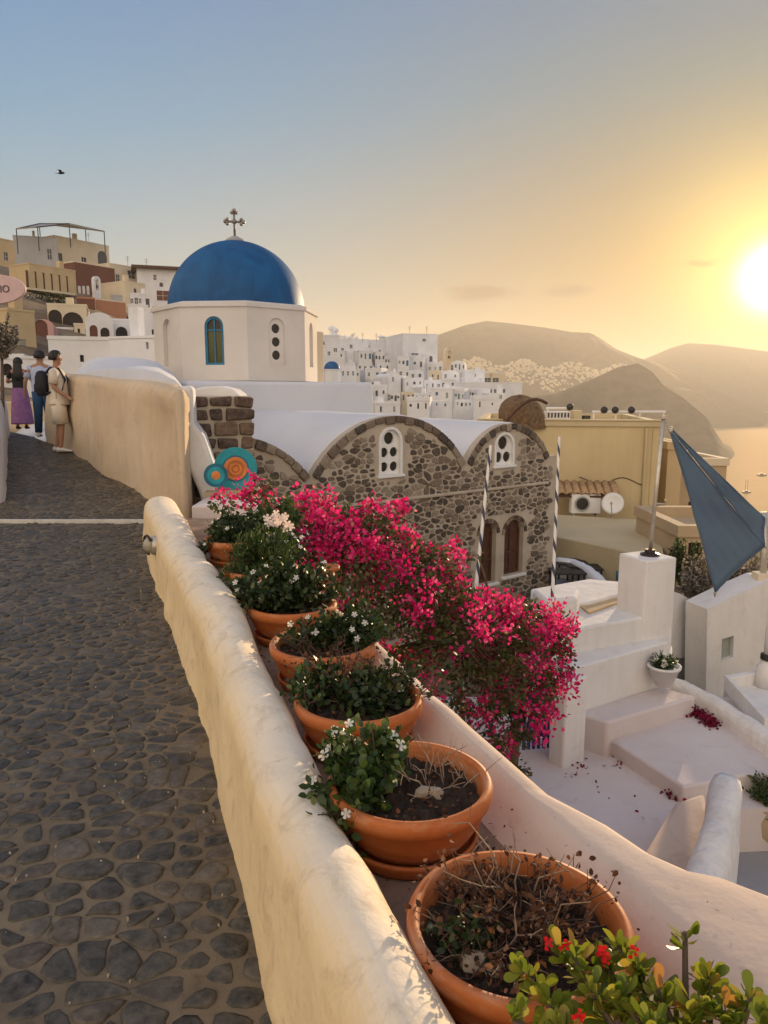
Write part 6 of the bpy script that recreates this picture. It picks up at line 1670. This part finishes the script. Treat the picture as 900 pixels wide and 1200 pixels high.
bush('periwinkle', 'white flowered bush nearest the turquoise discs', B[7] + Vector((.02, .05, 0)), [((0, 0, .08), (.30, .28, .15)), ((.15, .25, .08), (.26, .26, .16)), ((-.15, .25, .08), (.2, .25, .14)), ((-.08, -.22, .0), (.24, .12, .12))], 6400, .04, 'leaf_dark', flowers=20, seed=54, n_stem=100)
g = bush('geranium', 'leafy plant with a pink and white flower cluster above the bowls', B[7] + Vector((.28, .35, 0)), [((0, 0, .18), (.22, .2, .18))], 1300, .045, 'leaf_peri', seed=55, n_stem=60)
for k in range(16): flower(g, W(330 + random.gauss(0, 8), 612 + random.gauss(0, 5), 5.9 + random.gauss(0, .05)), (random.gauss(0, .4), -1, .5), .035, 'petal_pinkwhite')
c = W(385, 664, 5.6); m_ = MB(); m_.lathe([(.05, -.13), (.075, 0), (.085, 0), (.085, .025), (.07, .025), (.06, -.02), (0, -.02)], 24, c + Vector((0, 0, -.02)))
tag(m_.build('small_pot', 'terracotta', smooth=True), 'small terracotta pot standing on the pinkish parapet among white flowers', 'flower pot')
bush('periwinkle', 'white flowered sprawling plant hanging over the pinkish parapet', (crest(5.4).x, 5.4, -1.28), [((0, 0, .10), (.24, .22, .14)), ((.12, -.5, .02), (.14, .2, .10)), ((.2, -.9, -.02), (.1, .2, .08))], 3400, .036, 'leaf_dark', flowers=30, seed=56, n_stem=90)

# --- thorny plant with red flowers
r = np.random.default_rng(61)
base = B[0]; t = empty('crown_of_thorns', base, 'thorny plant with yellow green leaves and small red flowers', 'plant')
stems, thorns = MB(), MB(); lp, ld, ls = [], [], []; fl = []
tops = [(612, 1128, 1.36), (650, 1098, 1.36), (672, 1112, 1.32), (700, 1106, 1.34), (722, 1100, 1.36), (742, 1118, 1.30), (803, 1082, 1.36), (600, 1185, 1.26), (640, 1165, 1.27), (690, 1150, 1.26), (725, 1160, 1.24), (770, 1150, 1.24), (812, 1168, 1.2), (850, 1175, 1.2), (880, 1160, 1.22), (905, 1180, 1.15), (655, 1195, 1.2), (760, 1190, 1.16), (830, 1135, 1.26)]
for i, (px, py, d) in enumerate(tops):
    e = W(px, py + 10, d); s0 = base + Vector((r.normal(0, .07), r.normal(0, .07), -.02)); m1 = s0.lerp(e, .45) + Vector((r.normal(0, .02), r.normal(0, .02), .05))
    pts = [s0 * (1 - f) ** 2 + m1 * 2 * f * (1 - f) + e * f * f for f in np.linspace(0, 1, 9)]
    stems.tube(pts, list(np.linspace(.008, .005, 9)), 8)
    for f in np.linspace(.1, .97, 34):
        k = f * 8; j = min(int(k), 7); p = pts[j].lerp(pts[j + 1], k - j); q = Vector(r.normal(size=3)).normalized(); thorns.tube([p, p + q * r.uniform(.009, .016)], [.0016, .0003], 4, False)
    few = px in (803,)
    for k in range(11 if few else 44):
        f = 1 - abs(r.normal(0, .05 if few else .16)); f = max(f, .35); kk = f * 8; j = min(int(kk), 7); p = np.array(pts[j].lerp(pts[j + 1], kk - j)); dr = r.normal(size=3) * np.array([1, 1, .5]) + np.array([0, 0, .9 if f > .9 else .5])
        lp.append(p); ld.append(dr); ls.append(r.uniform(.024, .05))
    if i in (1, 2, 3, 4, 8, 5): fl.append(e)
adopt(t, stems.build('stem', 'bark', smooth=True, fix=False)); adopt(t, thorns.build('thorn', 'twig', fix=False)); tag(bpy.data.objects[t.children[-1].name], kind='stuff')
tag(adopt(t, leaf_mass('foliage', np.array(lp), np.array(ld), np.array(ls), 'leaf_crown', None, SPAT, 8)), kind='stuff')
for px, py, d in ((661, 1109, 1.33), (704, 1115, 1.31), (707, 1126, 1.30), (740, 1116, 1.28), (677, 1192, 1.18), (640, 1106, 1.33), (705, 1120, 1.30)):
    p = W(px, py, d); flower(t, p, (r.normal(0, .3), -.6, .8), .012, 'petal_red', 2); flower(t, p + Vector((.004, 0, .003)), (r.normal(0, .3), -.5, .8), .010, 'petal_red', 4)

# --- other plants
c = Wz(775, 782, -3.56 + 0.0); c = W(777, 803, 9.75)
pt = empty('conical_planter', c, 'white conical planter with a bushy plant beside the bench', 'planter')
m_ = MB(); m_.lathe([(.10, 0), (.20, .25), (.215, .25), (.215, .28), (.185, .28), (.16, .23), (0, .23)], 24, c); adopt(pt, m_.build('pot', 'white', smooth=True))
bush('planter_plant', 'bushy green plant with a pale flower head in the white conical planter', c + Vector((0, 0, .24)), [((0, 0, .08), (.19, .17, .10))], 800, .07, 'leaf_peri', LONG, seed=71, flowers=9, fsize=.03, up=1.0)
c = Wz(893, 986, -4.9); pt = empty('stone_urn', c, 'weathered urn with a bushy plant on the lower court', 'planter')
m_ = MB(); m_.lathe([(.13, 0), (.2, .15), (.22, .32), (.19, .42), (.22, .46), (.2, .46), (.17, .4), (0, .4)], 24, c); adopt(pt, m_.build('urn', 'beige', smooth=True))
bush('urn_plant', 'small leaved green bush in the weathered urn', c + Vector((0, 0, .42)), [((0, 0, .2), (.22, .2, .2)), ((-.05, -.08, .05), (.14, .1, .16))], 1300, .04, 'leaf_peri', seed=72, n_stem=60)
def shrub(px, py, d, rad, label, mat, seed, n=2600, size=.07, name='shrub'):
    c = W(px, py, d); z0 = c.z - rad[2] * 1.4
    return bush(name, label, (c.x, c.y, z0), [((0, 0, rad[2] * 1.3), rad), ((rad[0] * .5, -.1, rad[2] * 1.0), tuple(x * .7 for x in rad)), ((-rad[0] * .5, .1, rad[2] * 1.7), tuple(x * .6 for x in rad))], n, size, mat, seed=seed, n_stem=70, cat='shrub', stem_mat='bark', stem_r=.012)
shrub(818, 672, 14.6, (.42, .35, .5), 'dark shrub under the lower tip of the blue sail', 'leaf_olive', 81)
shrub(803, 652, 16.0, (.4, .35, .5), 'grey green shrub behind the lower tip of the blue sail', 'leaf_peri', 82)
shrub(872, 662, 15.0, (.6, .4, .4), 'low shrub behind the white house wall below the sail', 'leaf_olive', 83)
sb_ = shrub(0, 386, 13.5, (.34, .32, .36), 'pale flowering grey green bush rising behind the white wall end', 'leaf_olive', 84, 3400, .055)
m_ = MB(); q = sb_.location; m_.tube([(q.x - .15, q.y + .1, -1.3), (q.x - .1, q.y + .05, (q.z - 1.3) / 2), (q.x, q.y, q.z + .1)], [.05, .04, .025], 8); adopt(sb_, m_.build('trunk', 'bark', smooth=True))
shrub(50, 356, 118, (4.6, 2.5, 2.2), 'dark green hedge below the ochre balcony', 'leaf_dark', 85, 2600, .55)
shrub(26, 352, 114, (2.6, 2.0, 1.7), 'olive coloured hedge beside the dark green one', 'leaf_olive', 86, 1600, .5)
shrub(534, 470, 138, (1.2, 1.0, 1.6), 'small green bush between the houses beyond the church', 'leaf_dark', 87, 900, .4)

# ------------------------------------------------------------------ people
def skinned(name, verts, edges, radii, mat, parent, root=0, sub=2, M=None):
    me = bpy.data.meshes.new(name); me.from_pydata([tuple(M @ Vector(v)) if M is not None else v for v in verts], edges, [])
    o = bpy.data.objects.new(name, me); COL.objects.link(o)
    sk = o.modifiers.new('skin', 'SKIN'); sk.use_smooth_shade = True
    if not me.skin_vertices: me.attributes
    for i, d in enumerate(me.skin_vertices[0].data):
        r = radii[i]; d.radius = r if isinstance(r, tuple) else (r, r); d.use_root = (i == root)
    sb = o.modifiers.new('subsurf', 'SUBSURF'); sb.levels = sb.render_levels = sub
    me.materials.append(MATS[mat])
    if parent is not None: adopt(parent, o)
    return o
def person(loc, h, yaw, label, J, clothes, hair='short'):
    """J: joints in a local frame for height 1.75 (x to the person's right, y forward, z up)"""
    loc = Vector(loc); s = h / 1.75
    t = empty('person', loc, label, 'person')
    M = Matrix.Translation(loc) @ Matrix.Rotation(yaw, 4, 'Z') @ Matrix.Scale(s, 4)
    V, E, R = [], [], []
    def v(p, r, par=None):
        V.append(p); R.append(r * s); i = len(V) - 1
        if par is not None: E.append((par, i))
        return i
    pel = v((0, 0, .95), .13); sp = v((0, -.01, 1.10), .115, pel); ch = v((0, .0, 1.30), .135, sp); up = v((0, -.01, 1.43), .09, ch)
    nk = v((0, .0, 1.51), .052, up); hd0 = v((0, .02, 1.58), .07, nk); hd1 = v((0, .015, 1.66), .088, hd0); hd2 = v((0, .0, 1.715), .06, hd1)
    v((0, .108, 1.615), .014, hd0); v((.082, .0, 1.63), .014, hd1); v((-.082, .0, 1.63), .014, hd1); v((0, .09, 1.56), .022, hd0)
    for sd, k in ((1, 'R'), (-1, 'L')):
        shd = v((sd * .185, -.01, 1.41), .058, up); el = v(J['el' + k], .043, shd); wr = v(J['wr' + k], .029, el)
        d = (Vector(J['wr' + k]) - Vector(J['el' + k])).normalized(); sw = Vector((0, 1, 0)) if abs(d.y) < .7 else Vector((1, 0, 0)); sw = (sw - d * sw.dot(d)).normalized()
        w = Vector(J['wr' + k]); pm = v(tuple(w + d * .07), .030, wr)
        for q, ln in ((-.026, .062), (-.009, .075), (.009, .070), (.026, .055)):
            a = v(tuple(w + d * (.09 + ln * .4) + sw * q), .009, pm); v(tuple(w + d * (.09 + ln) + sw * q * .9 + d.cross(sw) * .012), .007, a)
        a = v(tuple(w + d * .06 + sw * .035), .010, pm); v(tuple(w + d * .095 + sw * .05), .008, a)
        hp = v((sd * .09, 0, .90), .092, pel); kn = v(J['kn' + k], .058, hp); an = v(J['an' + k], .037, kn)
        f = Vector(J['an' + k]); hl = v((f.x, f.y - .03, max(f.z - .05, .03)), .034, an); v((f.x + sd * .01, f.y + .15, max(f.z - .06, .025)), .030, hl)
    skinned('body', V, E, R, 'skin', t, 0, 2, M)
    def rings(name, rows, mat, n=28):
        m_ = MB(); P_ = []
        for z, rx, ry, ox, oy in rows:
            P_.append([M @ Vector((ox + rx * math.cos(a) * (1 + .03 * math.sin(7 * a + z * 4)), oy + ry * math.sin(a) * (1 + .03 * math.sin(7 * a + z * 4)), z)) for a in np.linspace(0, 2 * math.pi, n)])
        m_.grid(P_); o = m_.build(name, mat, None, smooth=True); sd_ = o.modifiers.new('thick', 'SOLIDIFY'); sd_.thickness = .008; sb = o.modifiers.new('subsurf', 'SUBSURF'); sb.levels = sb.render_levels = 1
        return adopt(t, o)
    def sleeves(mat, f=.85, r=.062):
        for sd, k in ((1, 'R'), (-1, 'L')):
            a = Vector((sd * .15, -.01, 1.42)); b = Vector((sd * .195, -.01, 1.39)); e = b.lerp(Vector(J['el' + k]), f)
            m_ = MB(); m_.tube([M @ a, M @ b, M @ b.lerp(e, .5), M @ e], [.055 * s, (r + .008) * s, r * s, r * .98 * s], 14); adopt(t, m_.build('sleeve', mat, smooth=True))
    def legs(name, mat, f, r0, r1):
        for sd, k in ((1, 'R'), (-1, 'L')):
            hp = Vector((sd * .085, 0, .93)); kn = Vector(J['kn' + k]); an = Vector(J['an' + k])
            pts = [hp, hp.lerp(kn, .5), kn] + ([kn.lerp(an, f - 1)] if f > 1 else []) if f >= 1 else [hp, hp.lerp(kn, f * .5), hp.lerp(kn, f)]
            m_ = MB(); m_.tube([M @ p for p in pts], [(r0 + (r1 - r0) * i / (len(pts) - 1)) * s for i in range(len(pts))], 16); adopt(t, m_.build(name, mat, smooth=True))
    def shoes(mat):
        for k in 'RL':
            f = Vector(J['an' + k]); m_ = MB(); z = max(f.z - .08, 0)
            P_ = []
            for yy, hw, hh in ((-.075, .025, .06), (-.05, .04, .085), (.02, .042, .085), (.08, .047, .06), (.15, .046, .045), (.19, .03, .03)):
                P_.append([M @ Vector((f.x + hw * math.cos(a), f.y + yy, z + max(0, hh * (.5 + .55 * math.sin(a))))) for a in np.linspace(0, 2 * math.pi, 13)])
            m_.grid(P_); m_.f.append(tuple(range(13))); m_.f.append(tuple(5 * 13 + i for i in range(13))); adopt(t, m_.build('shoe', mat, smooth=True))
    def cap_hair(long=False):
        m_ = MB(); P_ = []
        for el in np.linspace(-.45, 1.5, 9):
            row = []
            for a in np.linspace(0, 2 * math.pi, 25):
                fwd = max(0, math.sin(a)); lo = max(el, .35 * fwd * 1.9 - .05 if fwd > .3 else el)
                row.append(M @ Vector((.098 * math.cos(lo) * math.cos(a), -.005 + .108 * math.cos(lo) * math.sin(a), 1.655 + .108 * math.sin(lo))))
            P_.append(row)
        m_.grid(P_)
        o = adopt(t, m_.build('hair', 'hair_black', smooth=True, fix=False)); sd_ = o.modifiers.new('thick', 'SOLIDIFY'); sd_.thickness = .014; sd_.offset = 1
        if long:
            rows = [(1.70, .06, .03, 0, -.07), (1.64, .10, .05, 0, -.075), (1.52, .105, .05, 0, -.09), (1.38, .115, .05, 0, -.12), (1.27, .10, .04, 0, -.125), (1.20, .05, .02, 0, -.12)]
            rings('long_hair', rows, 'hair_black', 20)
    for c in clothes: c(dict(rings=rings, sleeves=sleeves, legs=legs, shoes=shoes))
    cap_hair(hair == 'long')
    return t, M
# man in cream: profile toward the tan wall
JM = dict(elR=(.24, -.03, 1.14), wrR=(.23, .20, .97), elL=(-.24, -.03, 1.14), wrL=(-.22, .18, .98), knR=(.09, .04, .50), knL=(-.09, -.03, .50), anR=(.09, .0, .09), anL=(-.10, -.10, .09))
p0 = W(73, 529, 13.2); p0.z = path_z(p0.y)
person(p0, 1.76, math.radians(-78), 'man in long cream tunic shirt and shorts carrying a black backpack', JM, [
    lambda k: k['rings']('tunic', [(1.475, .075, .07, 0, 0), (1.45, .14, .09, 0, 0), (1.40, .20, .125, 0, 0), (1.30, .205, .15, 0, .0), (1.15, .19, .15, 0, .01), (1.0, .20, .16, 0, .01), (.82, .215, .175, 0, .01)], 'cloth_cream'),
    lambda k: k['sleeves']('cloth_cream', .8, .075), lambda k: k['legs']('shorts', 'cloth_cream', 1.0, .125, .125), lambda k: k['shoes']('shoe_white')])
Rm = Matrix.Translation(p0) @ Matrix.Rotation(math.radians(-78), 4, 'Z')
def backpack(Mp, label, z=1.22):
    t_ = empty('backpack', Mp @ Vector((0, -.25, z - .22)), label, 'backpack')
    m_ = MB(); P_ = []
    for zz, hw, dp in ((-.23, .10, .06), (-.20, .14, .09), (-.05, .15, .11), (.10, .14, .10), (.18, .11, .07), (.21, .05, .03)):
        P_.append([Mp @ Vector((hw * math.copysign(abs(math.cos(a)) ** .6, math.cos(a)), -.255 + dp * math.copysign(abs(math.sin(a)) ** .6, math.sin(a)), z + zz)) for a in np.linspace(0, 2 * math.pi, 25)])
    m_.grid(P_); m_.f.append(tuple(range(25))); m_.f.append(tuple(5 * 25 + i for i in range(25))); adopt(t_, m_.build('bag', 'bag_black', smooth=True))
    m_ = MB(); m_.box((-.09, -.375, z - .17), (.09, -.345, z - .02), Mp); adopt(t_, m_.build('pocket', 'bag_black', bevel=.015))
    for sd in (-1, 1):
        m_ = MB(); m_.tube([Mp @ Vector(q) for q in ((sd * .09, -.17, z + .16), (sd * .12, -.08, z + .26), (sd * .125, .06, z + .24), (sd * .125, .155, z + .05), (sd * .15, .10, z - .12), (sd * .14, -.16, z - .18))], .018, 8); adopt(t_, m_.build('strap', 'bag_black', smooth=True))
backpack(Rm, 'black backpack worn by the man in cream')
# man in pale blue, from behind
JB = dict(elR=(.27, -.03, 1.14), wrR=(.25, .10, .93), elL=(-.29, -.04, 1.15), wrL=(-.33, .06, .93), knR=(.10, .05, .50), knL=(-.09, -.04, .50), anR=(.10, .02, .09), anL=(-.09, -.14, .10))
p1 = W(53, 512, 15.2); p1.z = path_z(p1.y)
person(p1, 1.74, math.radians(14), 'man in pale blue shirt and dark jeans seen from behind', JB, [
    lambda k: k['rings']('shirt', [(1.475, .075, .07, 0, 0), (1.45, .14, .09, 0, 0), (1.40, .205, .125, 0, 0), (1.30, .21, .145, 0, .0), (1.12, .19, .14, 0, .01), (.95, .19, .145, 0, .01), (.90, .188, .142, 0, .01)], 'cloth_blue'),
    lambda k: k['sleeves']('cloth_blue', .75, .07), lambda k: k['legs']('jeans', 'cloth_denim', 1.96, .115, .07), lambda k: k['shoes']('shoe_white')])
# woman with long hair and purple skirt
JW = dict(elR=(.30, .10, 1.16), wrR=(.20, .30, 1.28), elL=(-.30, .06, 1.16), wrL=(-.22, .27, 1.20), knR=(.09, .03, .50), knL=(-.09, -.02, .50), anR=(.09, .0, .09), anL=(-.10, -.05, .09))
p2 = W(27, 503, 17.6); p2.z = path_z(p2.y)
person(p2, 1.66, math.radians(12), 'woman with long black hair, black top and long purple skirt', JW, [
    lambda k: k['rings']('top', [(1.46, .08, .07, 0, 0), (1.43, .14, .09, 0, 0), (1.38, .185, .115, 0, 0), (1.28, .185, .13, 0, .0), (1.10, .155, .12, 0, .0), (.99, .17, .13, 0, .0)], 'cloth_black'),
    lambda k: k['sleeves']('cloth_black', .5, .058), lambda k: k['rings']('skirt', [(1.05, .155, .12, 0, 0), (.95, .185, .15, 0, 0), (.75, .21, .18, 0, 0), (.45, .24, .21, 0, 0), (.12, .27, .24, 0, 0)], 'cloth_purple'), lambda k: k['shoes']('cloth_black')], 'long')

# ------------------------------------------------------------------ bird, boats
c = W(71.5, 203, 32); bd = empty('bird', c, 'small dark bird gliding in the open sky above the hillside houses', 'bird')
m_ = MB(); P_ = []
for t_, rr in ((-.16, .004), (-.12, .025), (-.04, .042), (.05, .04), (.11, .026), (.14, .022), (.17, .006)):
    P_.append([(c.x + t_, c.y + rr * math.cos(a), c.z + rr * math.sin(a)) for a in np.linspace(0, 2 * math.pi, 11)])
m_.grid(P_)
for sd in (-1, 1):
    w_ = [[(c.x + .06, c.y, c.z + .02), (c.x + .08, c.y + sd * .14, c.z + .10), (c.x + .0, c.y + sd * .30, c.z + .07)], [(c.x - .06, c.y, c.z + .01), (c.x - .05, c.y + sd * .13, c.z + .09), (c.x - .04, c.y + sd * .30, c.z + .065)]]
    m_.grid([[Vector(p) for p in r] for r in w_])
m_.add([(c.x - .15, c.y, c.z), (c.x - .24, c.y - .05, c.z + .01), (c.x - .24, c.y + .05, c.z + .01)], [(0, 1, 2)])
o = adopt(bd, m_.build('body', 'bird_dark', smooth=True)); sd_ = o.modifiers.new('thick', 'SOLIDIFY'); sd_.thickness = .006
def boat(px, py, L_, mast, label):
    c = Wz(px, py, SEA_Z); t_ = empty('boat', c, label, 'boat', None)
    m_ = MB(); P_ = []
    for f, hw in ((-.5, .13), (-.3, .17), (0, .18), (.3, .12), (.5, .01)):
        P_.append([(c.x + f * L_, c.y - hw * L_, c.z + .13 * L_), (c.x + f * L_, c.y - hw * L_ * .6, c.z - .03 * L_), (c.x + f * L_, c.y + hw * L_ * .6, c.z - .03 * L_), (c.x + f * L_, c.y + hw * L_, c.z + .13 * L_)])
    m_.grid([[Vector(p) for p in r] for r in P_]); m_.f.append((0, 1, 2, 3)); m_.f.append(tuple(range(16, 20))); m_.f.append((0, 4, 8, 12, 16, 19, 15, 11, 7, 3)); adopt(t_, m_.build('hull', 'wood_dark'))
    m_ = MB(); m_.box((c.x - .2 * L_, c.y - .08 * L_, c.z + .12 * L_), (c.x + .12 * L_, c.y + .08 * L_, c.z + .24 * L_)); adopt(t_, m_.build('cabin', 'grey_paint'))
    for k in range(mast):
        m_ = MB(); xx = c.x + (.05 - .25 * k) * L_; m_.tube([(xx, c.y, c.z), (xx, c.y, c.z + 1.5 * L_)], .02 * L_, 6); adopt(t_, m_.build('mast', 'wood_dark'))
boat(875, 577, 11, 2, 'two masted sailing boat anchored off the headland')
boat(893, 557, 14, 0, 'low dark motor boat in the glitter of the sun')

# ------------------------------------------------------------------ air
m_ = MB(); m_.box((-13500, -13500, -142), (13500, 13500, 470))
hz = m_.build('haze', 'white'); hz.data.materials.clear(); tag(hz, 'thin golden evening haze', 'haze', kind='stuff')
hm = bpy.data.materials.new('haze'); hm.use_nodes = True; hm.node_tree.nodes.clear()
ho = hm.node_tree.nodes.new('ShaderNodeOutputMaterial'); hv = hm.node_tree.nodes.new('ShaderNodeVolumePrincipled')
hv.inputs['Color'].default_value = (0.92, 0.86, 0.76, 1); hv.inputs['Density'].default_value = HAZE; hv.inputs['Anisotropy'].default_value = 0.3
hm.node_tree.links.new(hv.outputs[0], ho.inputs['Volume']); hz.data.materials.append(hm)
